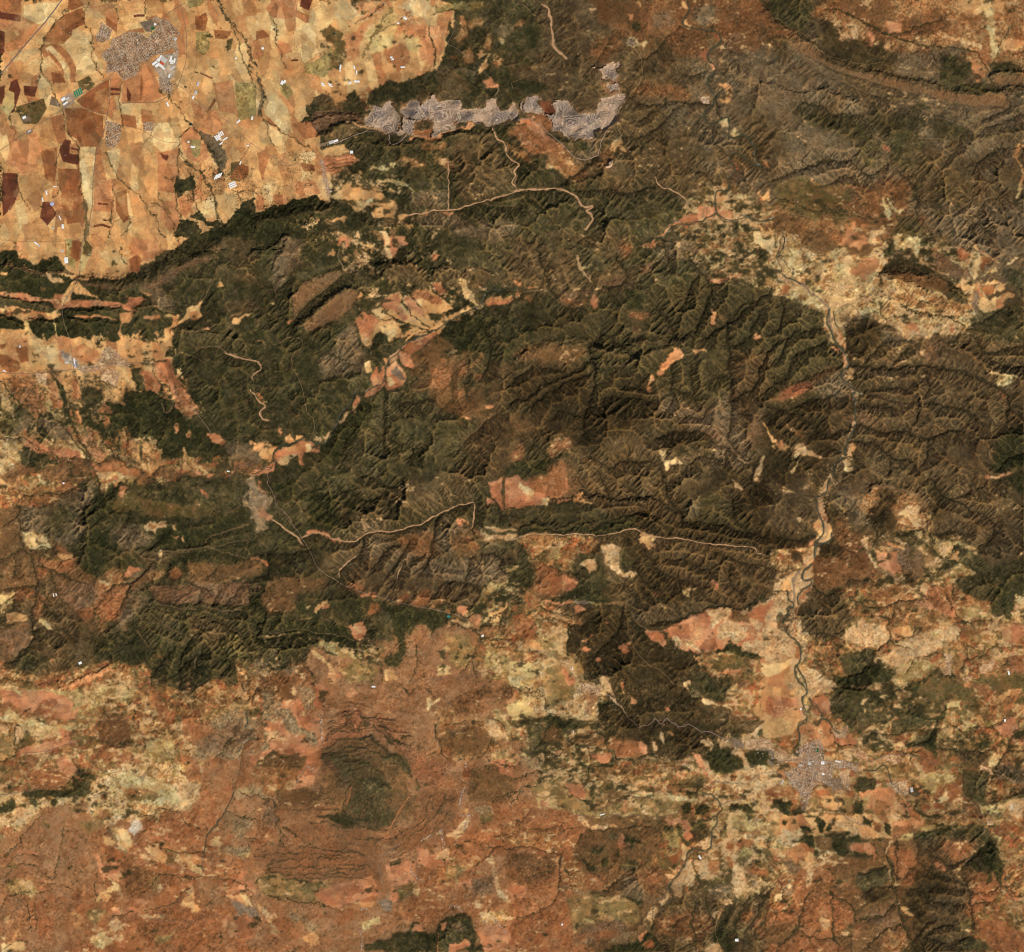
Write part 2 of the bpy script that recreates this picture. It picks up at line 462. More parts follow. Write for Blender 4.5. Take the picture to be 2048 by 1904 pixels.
L wsh 3.0 0,1500 60,1480 130,1475 240,1460 340,1465 430,1490 510,1530 520,1590 580,1610 630,1590 600,1620 570,1630 620,1660 630,1720 580,1790 570,1848
L wsh 3 0,1195 30,1250 60,1310 70,1460
L trk 1 0,70 50,80 100,20 140,60 150,110 200,130
L trk 0.6 400,450 400,520 450,560 470,540
L trk 0.6 240,620 250,540 310,520 390,570 480,610 540,610 600,660
L trk 0.7 0,700 40,610 130,600 170,560 200,600 260,630
L wsh 1.3 930,270 920,230 800,215 770,230 760,290
L crk 1.4 760,290 740,350 690,420 650,490
L trk 1.6 950,380 1010,440 1015,520 1010,610 930,720 860,800 830,860 820,1000 860,1060
L trk 1 990,360 1015,440
L trk 0.7 1035,210 1030,310
L trk 0.5 1000,645 1080,655 1180,665 1290,670
L trk 0.5 830,920 900,860 970,870 1020,850 1100,855
L qrd 1.5 670,1200 700,1100 740,1000 740,880 820,740 845,680 800,620 720,610
L qrd 1.5 0,930 80,920 210,960 300,1040 400,1150 480,1220 580,1240 670,1200
L trk 0.8 690,1140 760,1060 830,1040
L gly 1.6 660,1210 560,1300 430,1400 350,1470
L trk 0.7 330,1450 320,1350 210,1300 120,1240
L trk 0.8 1000,1180 1090,1210 1140,1300 1200,1340 1260,1400 1280,1480 1390,1560
L trk 0.6 960,1310 1020,1400 1110,1370
L wsh 1.8 1110,1370 1130,1440 1230,1480 1320,1510 1370,1570 1390,1650
L gly 1.5 860,1080 1000,1080 1130,990 1200,920 1290,840 1360,800
L gly 1.7 1360,800 1240,790 1160,830 1020,810 920,730 850,720
L gly 1.2 910,720 840,640
L gly 1.2 1310,210 1250,270 1140,390 1010,470
L gly 1.8 1360,800 1440,790 1520,800
L gly 1.2 490,1480 640,1500 780,1460 880,1490 980,1470 1100,1460
L gly 1.3 1380,1300 1490,1360 1590,1430
L gly 1.2 1560,580 1420,590 1330,590
L gly 1.3 1620,320 1700,400 
L gly 1.6 1100,860 1000,940
L riv 2.2 1370,0 1390,60 1340,130 1320,190 1380,220 1500,220 1600,250 1640,320 1560,370 1520,420 1540,480 1590,520 1580,570 1530,600 1520,680 1580,740 1560,800 1500,850 1490,910 1510,960 1570,950 1650,900 1690,920 1680,1000 1670,1050 1740,1060 1800,1030 1860,1060 1900,1150 1940,1260 1970,1300 1890,1280 1800,1230 1740,1180 1700,1200 1690,1240
L crk 2 1580,740 1590,800 1580,880 1620,900
L riv 2 1690,1240 1740,1310 1700,1380 1660,1390 1690,1450 1660,1500 1580,1480 1580,1560 1590,1640 1620,1660 1740,1710 1870,1740 1988,1690
L riv 2 1590,1640 1510,1690 1500,1720 1380,1750 1200,1810 1040,1848
L wsh 1 1480,1690 1490,1610 1520,1610 1520,1690
T 1536 0
P scg 0,0 1988,0 1988,1848 0,1848
P for 30,0 330,0 360,90 320,130 280,230 220,240 130,160 0,40
P oga 430,0 1988,0 1988,530 1900,500 1780,480 1730,500 1720,560 1640,580 1540,480 1500,420 1600,400 1300,250 1100,330 900,290 720,270 520,200 360,120 320,90
P scr 440,0 900,0 1000,60 1000,200 900,270 800,260 780,190 640,130 520,80
P scr 1080,130 1350,80 1420,200 1300,250 1050,310 950,290
P tan 1480,0 1850,0 1830,120 1680,90 1540,130 1480,60
P ylw 1680,90 1750,60 1780,250 1800,400 1740,470 1720,250
P tan 1800,290 1988,310 1988,400 1830,390
P brn 1960,280 1988,250 1988,310 1920,310
P rst 1620,390 1700,370 1740,470 1720,540 1660,460
P org 1540,460 1600,480 1700,590 1650,640 1580,560
P wsp 630,180 670,180 700,260 690,300 640,280
P wsp 530,210 610,260 640,290 590,320 560,260
P orp 750,230 800,240 820,300 790,360 760,290
P wsp 920,320 960,320 960,390 920,390
P orp 930,150 1050,190 1030,240 940,240
P oga 1290,360 1380,360 1360,390 1300,390
P wsp 1310,240 1400,270 1550,330 1650,350 1640,380 1560,370 1440,310
P fsh 390,210 520,220 560,310 620,310 700,290 780,360 910,320 920,420 1000,470 980,560 640,500 440,400 400,300
P scg 1000,400 1300,400 1340,560 1330,660 1180,600 1000,560
P for 1330,420 1560,480 1600,590 1540,630 1450,660 1350,650
P for 1430,650 1700,640 1850,690 1850,720 1700,740 1430,730
P scr 0,60 100,130 210,240 160,300 60,230 0,230
P bnd 150,310 260,300 370,390 500,470 800,570 1000,620 1330,690 1460,720 1700,740 1850,740 1880,780 1860,830 1480,800 1400,780 1150,720 900,660 700,600 450,500 320,430 200,390
P fsh 400,410 600,500 1000,590 1180,610 1330,670 1450,700 1330,700 1000,620 640,530 450,460
P for 1720,490 1830,480 1988,520 1988,580 1780,580 1740,560
P bnd 1770,590 1988,590 1988,650 1830,660 1770,630
P fsh 1840,680 1988,660 1988,700 1870,700
P cgr 200,820 440,860 700,920 780,1000 820,1100 720,1110 560,1050 440,1000 300,950
P cgr 1300,900 1500,940 1600,1020 1988,1010 1988,1060 1600,1060 1500,1100 1300,1080
P cgr 780,860 1000,880 1200,900 1100,1100 900,1060 750,960
P orp 880,1130 950,1140 950,1170 900,1170
P oga 500,1540 560,1470 490,1450
P tan 650,1465 710,1480 740,1530 680,1500
P ylw 890,1530 940,1580 960,1660 920,1670 900,1590
P ylw 930,1500 980,1600 1050,1620 1030,1650 980,1640 940,1560
P rsb 0,1660 130,1650 260,1720 290,1760 240,1820 120,1848 0,1848
P oga 280,1740 500,1700 700,1720 780,1800 760,1848 240,1848
P org 600,1770 680,1770 680,1848 600,1848
P org 720,1790 780,1810 760,1848 720,1848
P orp 750,1710 830,1690 800,1730 760,1740
P scr 340,1560 500,1500 720,1600 780,1680 600,1640 300,1660
P oli 0,1420 300,1390 500,1440 640,1480 640,1560 400,1600 200,1530 0,1480
P scr 540,1440 720,1420 790,1450 760,1520 620,1460
P oli 0,1500 200,1540 400,1600 620,1640 780,1700 700,1720 440,1700 300,1720 150,1640 0,1600
P cgr 1000,1700 1150,1690 1200,1848 950,1848
P scb 1180,1350 1500,1340 1600,1500 1560,1600 1400,1580 1170,1580
P scb 1760,1340 1988,1340 1988,1440 1850,1400
P tan 1960,1120 1980,1150 1930,1230 1900,1220 1930,1160
P tan 1940,1240 1980,1340 1970,1450 1950,1550 1930,1520 1940,1440 1965,1350 1920,1240
P tan 0,1210 25,1240 20,1300 0,1320
P ylw 960,1848 1020,1800 1050,1848
P tan 880,1800 900,1848 860,1848
L wsh 0.8 40,40 130,140 210,230 230,270
L trk 0.8 230,260 310,320 380,380 450,410 570,460 690,490 910,488 920,460 880,430 920,400
L trk 0.4 690,490 800,520 880,545 1110,580 1200,630 1440,660 1590,570
L trk 0.6 1440,660 1540,640 1720,640 1840,680 1900,660 1988,660
L wsh 0.8 300,430 400,470 550,550 700,590 830,640 940,665 1150,720
L wsh 0.8 130,380 230,430 310,470 380,540 450,580 490,600 600,640 690,680 760,720 900,750
L wsh 0.7 470,570 540,630 600,630
L wsh 0.8 690,680 750,790 790,850 730,870 710,920 780,990 830,1040 850,1110 840,1140 910,1190 950,1230 950,1280 1000,1330
L wsh 0.7 1000,830 1130,820 1200,860 1290,890 1350,880 1340,820 1300,800
L wsh 0.8 1290,750 1380,780 1480,805 1640,810 1830,815
L trk 0.6 1270,910 1230,940 1150,1000 1120,1080
L road 0.9 1320,910 1440,940 1570,980 1600,1040 1740,1030 1860,1040 1988,1050
L trk 0.5 0,550 130,540 260,550
L trk 0.7 150,300 160,370 240,430 
L trk 0.9 1160,1070 1300,1080 1440,1110
L trk 0.5 180,820 240,960 370,980
L wsh 0.9 1510,1040 1480,1090 1490,1120
L crk 1.6 270,790 440,830 480,880 600,890 690,910 700,900
L crk 1.4 700,920 780,1000 850,1060
L crk 1.4 430,60 560,100 660,130 720,180 830,190 900,240 1000,270 1080,230 1270,180 1370,130
L for 3 560,90 700,160 810,200 920,260 1080,320 1300,370 1500,380 1560,380
L for 2.5 1560,380 1620,420 1680,500 1730,570 1740,640 1850,680
L crk 0.8 1870,200 1830,300 1790,400 1770,450
L gly 1.8 0,1390 130,1370 300,1310 400,1250 520,1260 620,1240 690,1270 750,1330 800,1360 900,1310 940,1250
L gly 1.5 420,1450 500,1400 560,1360 660,1360
L gly 1.3 1000,1330 1100,1400 1180,1500 1170,1600 1150,1690 1200,1730 1270,1790
L gly 1.6 1700,980 1800,960 1900,930 1988,900
L fsh 3 1850,700 1988,700
L gly 1.6 1650,920 1760,880 1880,860 1880,720
L gly 1.4 1988,1160 1850,1130 1740,1170 1650,1250
L gly 1.4 0,1540 130,1560 300,1620 440,1660 600,1680 740,1710
L trk 0.9 0,1600 120,1620 250,1690 310,1710 430,1690 560,1690 740,1710
L trk 0.6 520,1400 560,1370 680,1355 780,1390 850,1450 880,1560 880,1700
L trk 1 870,1370 890,1450 960,1540 1000,1620
L trk 1 800,1730 850,1760 890,1848
L wsh 0.9 1590,1530 1650,1600 1700,1550 1800,1530
L wsh 0.9 1650,1600 1610,1640 1640,1710 1590,1730
L trk 0.5 1700,1700 1820,1650 1900,1620
L trk 0.6 1160,1690 1250,1780 1330,1820
L fsh 2.2 210,262 310,318 430,398 600,488 800,543 1000,588 1180,618 1330,668 1450,703
T 0 476
P for 0,0 1988,0 1988,1848 0,1848
P tan 0,0 1370,0 1340,110 1260,110 1240,150 1160,190 1120,200 1070,290 1040,230 1000,240 980,310 900,320 760,310 660,290 640,330 560,320 500,200 440,170 400,150 320,190 250,200 180,190 120,150 30,140 0,120
P brn 500,0 630,20 620,130 560,230 500,110
P olp 500,0 560,0 540,100 600,150 580,230 520,200
P yel 640,30 710,60 700,120 660,230 620,290 610,200
P oli 660,0 720,60 680,130 640,80
P pale 820,70 900,50 980,140 980,180 780,190 850,130
P brn 1000,150 1060,130 1110,180 1080,260 1010,240
P org 1040,0 1200,0 1240,110 1160,190 1100,150 1000,100
P org 110,30 200,20 200,80 120,90
P org 1120,120 1230,100 1240,150 1160,190 1120,180
P fdk 0,145 130,155 260,200 440,170 530,260 400,260 180,230 0,205
P bnf 0,210 180,235 400,265 560,270 540,290 400,290 180,260 0,225
P fdk 0,280 50,270 500,300 540,360 480,440 360,480 240,430 0,400
P fgr 1090,210 1200,200 1240,150 1330,110 1400,120 1500,140 1440,160 1380,230 1180,310 1040,340 1060,300
P bnf 620,350 980,380 1150,340 1380,240 1460,170 1640,100 1700,100 1640,160 1450,220 1330,330 1220,400 1060,370 900,400 700,380
P scg 1040,360 1220,380 1340,480 1340,600 1200,540 1100,400
P scb 1760,110 1840,60 1988,50 1988,200 1800,220 1760,170
P scb 1530,260 1600,210 1570,300 1530,320
P scb 1720,500 1860,470 1988,500 1988,560 1740,570
P scb 1800,270 1950,260 1988,360 1800,330
P scb 1700,100 1600,30 1700,10 1988,0 1988,40 1800,60
P tan 0,270 60,270 50,300 0,290
P wsp 350,270 390,280 400,310 480,320 500,350 400,350 370,320
P oga 320,370 360,370 360,420 320,400
P orp 0,420 180,420 300,460 410,480 420,430 540,440 560,470 700,480 900,500 980,520 1000,470 980,450 1120,460 1140,480 1060,530 1030,560 1080,570 1010,575 940,545 780,530 650,530 520,540 440,560 400,500 290,490 230,490 0,440
P tan 0,505 100,530 240,560 390,580 460,550 470,600 420,630 300,620 220,650 205,690 180,640 100,610 0,580
P brn 40,560 100,565 110,600 50,600
P brn 170,570 210,570 210,600 170,600
P fdk 0,590 100,610 180,660 190,700 90,710 0,700
P fdk 225,670 300,630 410,640 430,760 400,780 360,720 230,710
P yel 190,640 220,640 230,700 270,750 210,770 180,730
L yel 1.5 415,620 440,720 440,780
P fgr 0,450 230,500 420,530 400,570 200,550 0,500
P tan 560,330 610,340 660,400 620,440 560,410 550,470 470,540 490,440 540,360
P tan 620,430 660,440 780,470 740,450 650,390
P org 570,600 700,600 780,595 900,630 920,640 780,615 600,620
P tan 930,600 960,580 1040,580 1010,650 950,670 940,720 970,780 990,840 950,900 900,880 850,870 800,840 790,810 900,800 940,780 920,740 950,660
P org 1115,600 1240,600 1240,620 1120,628
P yel 1275,595 1330,595 1330,615 1285,618
P tan 1330,600 1390,600 1370,660 1440,600 1450,540 1520,520 1580,480 1540,560 1560,600 1500,640 1470,620 1370,680 1350,760 1330,840 1300,880 1280,950 1260,930 1290,830 1270,710 1340,670
P oga 1780,630 1880,570 1955,545 1940,570 1850,620 1790,645
P tan 1810,660 1900,620 1988,575 1988,600 1900,640 1880,680 1820,690
P orp 1560,710 1610,685 1630,710 1590,720
P tan 1680,380 1720,320 1715,360 1690,385
P tan 1100,420 1180,440 1160,455 1120,440
P fgr 1340,700 1560,720 1800,690 1988,800 1988,840 1760,820 1560,800 1340,860
P tan 0,700 200,710 260,740 300,760 350,790 420,830 440,770 620,770 700,800 720,760 740,770 720,900 780,850 960,820 1000,940 1340,930 1350,1030 1380,1120 1450,1200 1520,1300 1540,1370 1460,1390 1400,1360 1340,1290 1320,1140 1230,1100 1180,1000 1010,1000 1060,1100 1050,1190 980,1170 960,1230 960,1290 880,1330 820,1280 800,1200 740,1160 640,1120 600,1260 550,1220 560,1120 440,1130 480,1200 500,1350 490,1440 430,1400 330,1310 300,1420 270,1400 200,1320 120,1290 0,1150
P brn 0,820 60,810 40,860 0,860
P brn 0,910 60,910 150,960 140,1040 60,1040 0,990
P org 160,1050 260,1090 290,1200 320,1290 260,1360 200,1290 120,1110
P brn 60,1080 140,1080 220,1280 120,1270 80,1180
P org 370,1200 440,1180 490,1280 490,1320 440,1300
P brn 340,1240 400,1220 450,1290 430,1310
P yel 330,1270 370,1230 440,1320 490,1430 430,1420
P pale 260,850 410,830 440,900 400,1000 340,1010 280,900
P pale 640,880 700,860 720,920 660,950
P org 440,780 530,780 480,850 520,1000 460,960
P brn 130,840 220,840 220,960 150,960
P org 540,880 640,820 760,900 700,980 600,960
P org 120,780 210,770 230,830 140,840
P orp 1190,960 1340,950 1350,1030 1380,1120 1450,1200 1520,1300 1540,1370 1460,1390 1360,1290 1320,1140 1230,1100
P rst 1230,1040 1310,1080 1320,1120 1240,1080
P rst 1380,1180 1430,1220 1500,1330 1440,1370 1380,1280
P for 620,1170 720,1150 800,1260 730,1320 620,1270
P for 1030,1000 1110,1000 1100,1180 1060,1180
P orp 1110,1030 1180,1050 1240,1170 1230,1200 1200,1210 1120,1170
P brn 1120,1080 1170,1090 1200,1170 1130,1150
P fdk 390,1060 450,1130 500,1200 540,1330 660,1400 760,1440 820,1360 800,1300 960,1290 1010,1180 1200,1230 1340,1250 1430,1400 1600,1460 1760,1600 1700,1700 1500,1700 1250,1680 1200,1560 1060,1560 960,1500 800,1480 650,1480 560,1400 460,1200
P scg 0,1290 200,1320 260,1400 200,1500 80,1540 0,1450
P fyl 0,1290 180,1290 200,1350 80,1540 0,1500
P mxw 0,1170 90,1270 120,1420 50,1350 0,1290
P scg 300,1400 450,1430 560,1540 540,1600 400,1560
P org 550,1100 590,1100 600,1220 630,1270 590,1270 550,1220
P org 540,1340 580,1320 570,1390 545,1390
P org 600,1310 640,1400 630,1440 610,1470 590,1440
P orp 660,1460 700,1470 740,1560 800,1620 820,1670 740,1700 700,1690 640,1610 640,1540 680,1530
P pale 520,1570 580,1570 620,1640 700,1710 640,1740 560,1650
P tan 780,1290 860,1330 860,1380 760,1370
P tan 790,1400 840,1390 830,1460 800,1470
P tan 1000,1580 1060,1600 1080,1690 1160,1760 1050,1720 1000,1680
P tan 1080,1540 1140,1600 1190,1620 1200,1760 1180,1770 1100,1640
P brn 1200,1650 1290,1740 1200,1780
P org 1340,1420 1370,1430 1370,1520 1345,1510
P org 1450,1500 1480,1495 1480,1550 1450,1545
P tan 1410,1620 1440,1680 1430,1740 1410,1700
P orp 1620,1510 1680,1530 1750,1600 1730,1630 1650,1600
P tan 940,1460 980,1460 960,1560 930,1520
P org 860,1600 900,1605 890,1640
P brn 180,1480 220,1500 220,1560 180,1540
P orp 180,1560 280,1550 360,1630 440,1660 560,1640 640,1740 500,1740 380,1680 200,1610
P for 130,1680 250,1620 380,1700 330,1780 190,1750
P mxw 0,1670 150,1640 190,1780 0,1790
P mxd 0,1780 2,1780 200,1740 420,1750 700,1720 820,1690 960,1700 1100,1770 1300,1770 1500,1800 1988,1740 1988,1848 0,1848
P orp 710,1730 800,1740 790,1810 740,1800
P brn2 700,1720 960,1700 1080,1760 1050,1848 800,1848
P brn 1100,1740 1200,1760 1150,1800
P scg 1760,1600 1988,1600 1988,1740 1800,1740
P tan 1740,1770 1820,1790 1800,1820 1750,1810
P orp 1500,1710 1540,1770 1560,1840 1500,1800
P orp 1600,1800 1650,1780 1640,1840 1600,1848
P ind 430,870 520,900 600,940 600,1010 500,960
P vil 830,840 1000,930 1010,990 800,1010 620,1040 600,990 740,980
P vil 770,1020 930,1040 900,1140 850,1170 780,1100
P vil 270,1060 350,1060 350,1130 280,1120
L road 1.2 640,0 620,150 620,300 540,420 470,560 500,680 540,780 560,940 575,1080
L road 1.2 0,1040 200,1060 330,1045 600,1020 1000,960 1170,960 1260,1040 1330,1120 1400,1270 1540,1370 1620,1470 1650,1540
L trk 0.8 0,10 150,30 420,20 600,15 640,0
L trk 0.8 100,850 130,780 200,710
L wsh 1.2 290,1400 280,1500 240,1620 200,1740
L trk 0.6 1370,680 1440,715 1560,715 1780,655 1800,700 1780,800 1740,860
L wsh 1 1500,890 1560,850 1650,835 1720,850 1750,880
L wsh 2.6 1750,880 1800,900 1880,940 1930,970 1930,1020 1900,1050 1930,1110
L trk 0.8 1340,870 1440,900 1530,930 1590,970 1615,1000
L trk 0.6 1660,300 1700,230 1770,240 1780,330 1730,410 1725,480
L trk 0.5 1770,240 1880,230 1920,240
L trk 0.6 660,400 780,490
L trk 0.8 1260,600 1340,640 1560,500 1650,340 1680,250
L wsh 1.2 1340,1280 1320,1340 1290,1350 1260,1310 1250,1280
L crk 1.5 1180,980 1200,1080 1250,1160 1240,1230
L crk 1.3 940,80 960,120 980,180
L fdk 3 1720,100 1690,60 1560,280 1440,360 1400,440
L fdk 3 1380,360 1420,540 1380,560
L fdk 3 1120,440 1240,580 1350,600
L for 3 1380,1080 1500,1220 1640,1400 1740,1560
L gly 1.5 1850,1100 1930,1260 1988,1350
L crk 1 560,1080 630,1100 600,1200
L crk 1 770,1100 830,1150 940,1180
L crk 2 0,1120 80,1230 180,1290
L for 4 480,1220 560,1480 620,1560 700,1700
L for 3.5 660,1300 720,1440 820,1540
L for 3 510,1500 600,1620 680,1690
L for 2.5 600,1560 640,1620
L crk 1.6 0,1550 180,1560 300,1620 400,1680 560,1750 700,1720 840,1690 980,1720 1080,1760 1170,1800 1260,1760
L crk 1 400,1700 500,1730 600,1820 640,1848
L crk 1.4 940,1460 990,1560 960,1660
L crk 1.2 120,30 100,100
L for 3 1170,1400 1200,1560 1260,1680
L wsh 1 950,1680 1010,1720 1080,1760
L trk 0.8 1900,1610 1988,1690
L trk 0.5 1740,1560 1830,1560 1988,1520
L road 0.8 1988,1740 1880,1800 1760,1848
T 512 476
P scd 0,0 1988,0 1988,1848 0,1848
P scg 200,0 400,0 360,180 240,330 190,380 170,500 150,400 100,200
P fgr 380,220 470,190 600,180 680,230 600,250 360,330 220,350
P bnd 280,450 380,340 520,280 660,260 640,310 460,430 330,560 300,600
P fgr 300,620 380,540 500,430 660,300 820,230 1000,340 940,400 750,390 600,450 440,560 340,680 290,690
P bnd 360,680 480,570 620,450 750,390 790,430 730,560 620,640 440,720 400,740
P fdk 900,370 1000,340 1080,390 960,400
P scb 1000,220 1200,210 1360,300 1340,360 1180,360 1060,370 1030,300
P scb 1380,300 1400,240 1520,220 1590,290 1590,400 1480,360
P scb 1600,300 1620,240 1760,220 1840,260 1800,380 1700,420 1650,360
P scb 1840,260 1988,240 1988,400 1850,380
P fdk 1240,160 1340,200 1360,270 1300,240
P scg 600,800 760,640 840,900 820,1040 520,1090 480,960 620,860
P tan 560,80 600,75 600,110 560,110
P orp 630,60 680,30 740,70 730,120 660,90
P tan 790,0 880,30 920,100 860,60 800,40
P orp 980,50 1100,40 1200,80 1110,120 1060,200 1000,150
P pale 970,0 1010,0 1030,80 1060,180 1020,190 990,60
P orp 1370,110 1420,130 1400,180 1365,170
P tan 860,180 895,190 880,225 850,210
P tan 790,450 815,405 835,440 800,460
P pale 80,490 110,490 105,515 80,510
P orp 235,655 280,640 275,680 240,670
P tan 770,650 820,590 830,550 870,560 960,470 1010,460 1110,410 1150,480 1250,400 1340,400 1440,470 1510,520 1550,560 1450,580 1460,680 1500,740 1440,760 1380,740 1220,770 1130,830 1080,770 1050,840 1020,770 940,780 890,850 850,840 810,740 800,680
P orp 770,650 840,550 960,640 900,740 830,780 800,700
P orp 960,470 1100,440 1130,520 1070,570 980,540
P rst 1220,420 1340,410 1440,480 1420,520 1300,480
P pale 880,550 950,520 1010,590 960,640 900,590
P pale 950,690 1060,640 1110,680 1080,760 1000,760
P orp 1050,540 1130,540 1190,630 1150,650
P orp 1150,450 1200,480 1300,550 1290,590 1180,560
P for 1330,560 1450,580 1420,630 1340,620
P for 900,800 960,740 1020,770 1040,830 1100,780 1200,760 1100,860 1040,920 1020,1000 1000,930 930,1030 890,960 910,900
P for 1120,690 1190,670 1210,720 1150,760
P orp 1370,350 1440,335 1480,410 1430,440 1400,400
P pale 1565,340 1590,310 1630,340 1680,430 1680,480 1720,520 1750,480 1745,530 1700,530 1650,490 1620,430 1600,370
P tan 1490,640 1600,560 1640,530 1680,580 1590,610 1590,640 1540,630
P orp 1770,470 1950,440 1950,480 1890,500 1780,525
P brn 1770,460 1940,445 1950,470 1780,490
P orp 1040,920 1110,870 1250,780 1400,730 1420,750 1340,800 1280,860 1200,900 1240,1000 1190,1010 1150,990 1120,930 1040,980
P brn2 1100,870 1190,800 1260,810 1180,890
P orp 1030,1000 1090,950 1170,1060 1150,1140 1030,1200 1000,1150 900,1220 840,1230 840,1180 910,1150 890,1070 940,1000 960,1060 1000,990
P gry 1050,1030 1110,1010 1160,1090 1100,1100
P pale 1010,1090 1050,1080 1080,1120 1040,1160
P pale 835,970 880,950 895,1040 850,1050
P tan 990,940 1030,930 1010,990
P orp 1160,940 1190,900 1240,1000 1190,1010
P rst 1330,1080 1350,1010 1450,1000 1520,1050 1520,1080 1490,1120 1480,1180 1440,1230 1420,1300 1380,1250 1330,1180
P rst 1550,1020 1590,960 1650,1000 1640,1060 1570,1070
P rst 1660,1000 1720,930 1770,890 1740,950 1690,1000
P rst 1700,1060 1770,1050 1730,1110
P rsb 1320,1180 1500,1160 1780,1160 1800,1300 1780,1380 1640,1420 1560,1390 1480,1340 1400,1280
P rst 1540,1180 1620,1170 1610,1230 1550,1240
P rst 1420,930 1480,920 1470,970 1430,960
P org 1780,1300 1840,1275 1830,1320 1790,1325
P org 1600,1400 1660,1385 1680,1400 1630,1420
P org 1620,1540 1700,1490 1780,1420 1860,1370 1820,1420 1720,1520 1640,1560
P cbr 1600,1560 1700,1480 1860,1370 1988,1330 1988,1848 1760,1848 1700,1720 1600,1640
P cbr 1820,960 1900,930 1940,1020 1900,1200 1860,1320 1800,1280 1830,1100
P fdk 1480,640 1600,640 1700,580 1800,680 1820,900 1560,860 1430,780 1440,740
P fgr 600,1560 840,1200 1000,1210 1330,1200 1400,1300 1560,1400 1600,1550 1600,1700 1500,1800 800,1780 560,1700
P fdk 500,1640 640,1480 760,1330 820,1250 960,1300 740,1560 600,1720
P for 130,1760 240,1750 300,1730 340,1848 110,1848
P orp 120,1700 200,1640 260,1600 380,1560 500,1620 490,1660 430,1680 380,1680 360,1760 380,1848 340,1830 300,1720 230,1740 110,1740 100,1848 0,1848 0,1720 80,1720
P brn2 240,1610 380,1590 380,1680 260,1650
P pale 430,1600 390,1590 385,1680 440,1670
P pale 110,1720 300,1690 290,1720 220,1750
P tan 0,1560 100,1600 180,1640 80,1710 0,1710
P tan 220,1540 260,1530 270,1580 220,1575
P tan 300,1520 380,1520 360,1550 280,1570
P orp 180,1490 210,1485 200,1530 180,1520
P wsp 530,1530 590,1500 570,1550 540,1570
P wsp 630,1440 700,1350 740,1345 720,1380 650,1440 625,1450
P wsp 460,1550 510,1540 510,1580 470,1570
P orp 740,1310 800,1220 820,1260 790,1320 750,1345
P orp 840,1180 900,1170 970,1180 920,1225 840,1230
P tan 30,1200 80,1200 100,1270 60,1280
P tan 0,790 20,800 0,840
P rst 1920,890 1988,880 1988,910 1940,910
L wsh 2.4 0,1170 40,1240 70,1300 50,1400 110,1420
L wsh 1.3 870,190 820,180 720,240 640,310 520,400 390,500 320,590 290,640
L trk 1 190,800 230,765 320,765 370,800 340,870 270,930 270,990 320,1050 340,1140 380,1220 390,1360 440,1390 460,1470 440,1515 400,1520
L trk 0.6 70,830 150,830 190,800
L gry 1.6 640,100 620,160 680,230
L crk 2 120,350 160,560 210,640 290,710 340,760
L for 2.5 340,780 460,870 640,940 760,980
L crk 2 880,560 960,640 1100,640 1200,680 1350,740
L crk 2 970,560 1030,600 1070,640
L crk 2 1130,480 1180,560 1200,610 1340,700
L crk 1.5 1200,680 1310,720
L crk 1.5 1250,750 1350,730 1460,690
L crk 3 1280,540 1200,480 1190,420
L crk 3 1450,350 1500,400 1560,440 1640,480 1600,540 1500,590
L riv 1.6 1988,400 1940,380 1880,410 1780,410 1740,520 1680,560 1560,610 1440,680 1320,760 1200,800 1130,830 1120,890 1040,940 1010,990 1000,1080 980,1150 900,1160 840,1190 760,1210 740,1280 640,1370 640,1450 580,1500 540,1620 380,1560 240,1590 130,1680 80,1740 80,1800 0,1810
L crk 1.5 1110,900 1150,1000 1240,1020 1240,1080
L trk 0.5 600,1570 640,1560 700,1600
L trk 0.4 440,1740 550,1740 640,1700 700,1750 760,1760 800,1700 940,1690 1000,1680
L trk 0.4 1200,1620 1220,1580 1320,1580
L wsh 0.8 1880,1360 1760,1430 1720,1490 1610,1560 1595,1640 1660,1690 1670,1770 1700,1848
L trk 0.8 1850,0 1920,40 1988,100
L crk 1.2 1310,60 1350,200 1370,280
L crk 1.5 1070,20 1150,60 1240,90 1330,110
L gly 1.2 0,1530 100,1620 180,1600
L crk 1.6 1130,870 1200,800 1230,760
L crk 1.4 1520,1060 1520,1180 1500,1300 1440,1320
L crk 1.2 1620,1140 1660,1240
L gly 1.4 1720,640 1800,750 1830,860 1790,950 1770,1060
L gly 1.8 1000,1060 1000,1300 980,1560 1000,1640
L gly 1.3 1060,1250 1200,1290 1350,1270
L gly 1.3 1050,1560 1150,1600 1210,1620 1200,1680
L gly 1.4 680,1560 660,1700
T 1024 476
P cbr 0,0 1988,0 1988,1848 0,1848
P scb 0,0 900,0 1000,400 640,420 300,430 0,380
P fgr 0,0 180,0 300,80 500,100 560,130 820,150 760,210 600,260 420,130 260,140 100,90
P fgr 860,150 1000,60 1160,60 1100,120 960,190 880,260
P scp 970,200 1130,160 1090,260 1000,270
P fgr 1100,180 1250,150 1400,180 1520,320 1400,400 1200,380 1080,280
P oga 1450,20 1700,10 1900,20 1988,60 1850,70 1600,80 1450,60
P ylw 1550,70 1640,60 1640,120 1580,110
P mxg 1280,90 1700,80 1988,150 1988,380 1850,250 1600,280 1520,250 1400,160
P pale 1900,0 1988,0 1988,130 1900,90
P orp 1540,330 1700,290 1800,260 1780,290 1620,340 1560,360
P cgr 0,480 400,500 800,430 1400,380 1530,330 1988,400 1988,700 1500,760 1000,740 700,700 560,520 400,560 0,560
P cgr 0,560 100,520 150,560 160,800 0,780
P fdk 20,470 160,480 170,700 160,840 120,700 60,560
P fdk 880,420 1030,440 1000,560 880,560
P org 0,400 30,440 0,470
P org 30,330 60,330 60,370 20,370
P org 120,395 180,390 160,415 120,415
P rst 60,440 130,470 110,500 60,480
P rst 350,460 400,470 500,450 470,520 420,510
P rst 480,520 500,490 580,480 560,520 500,530
P org 540,435 570,430 560,460
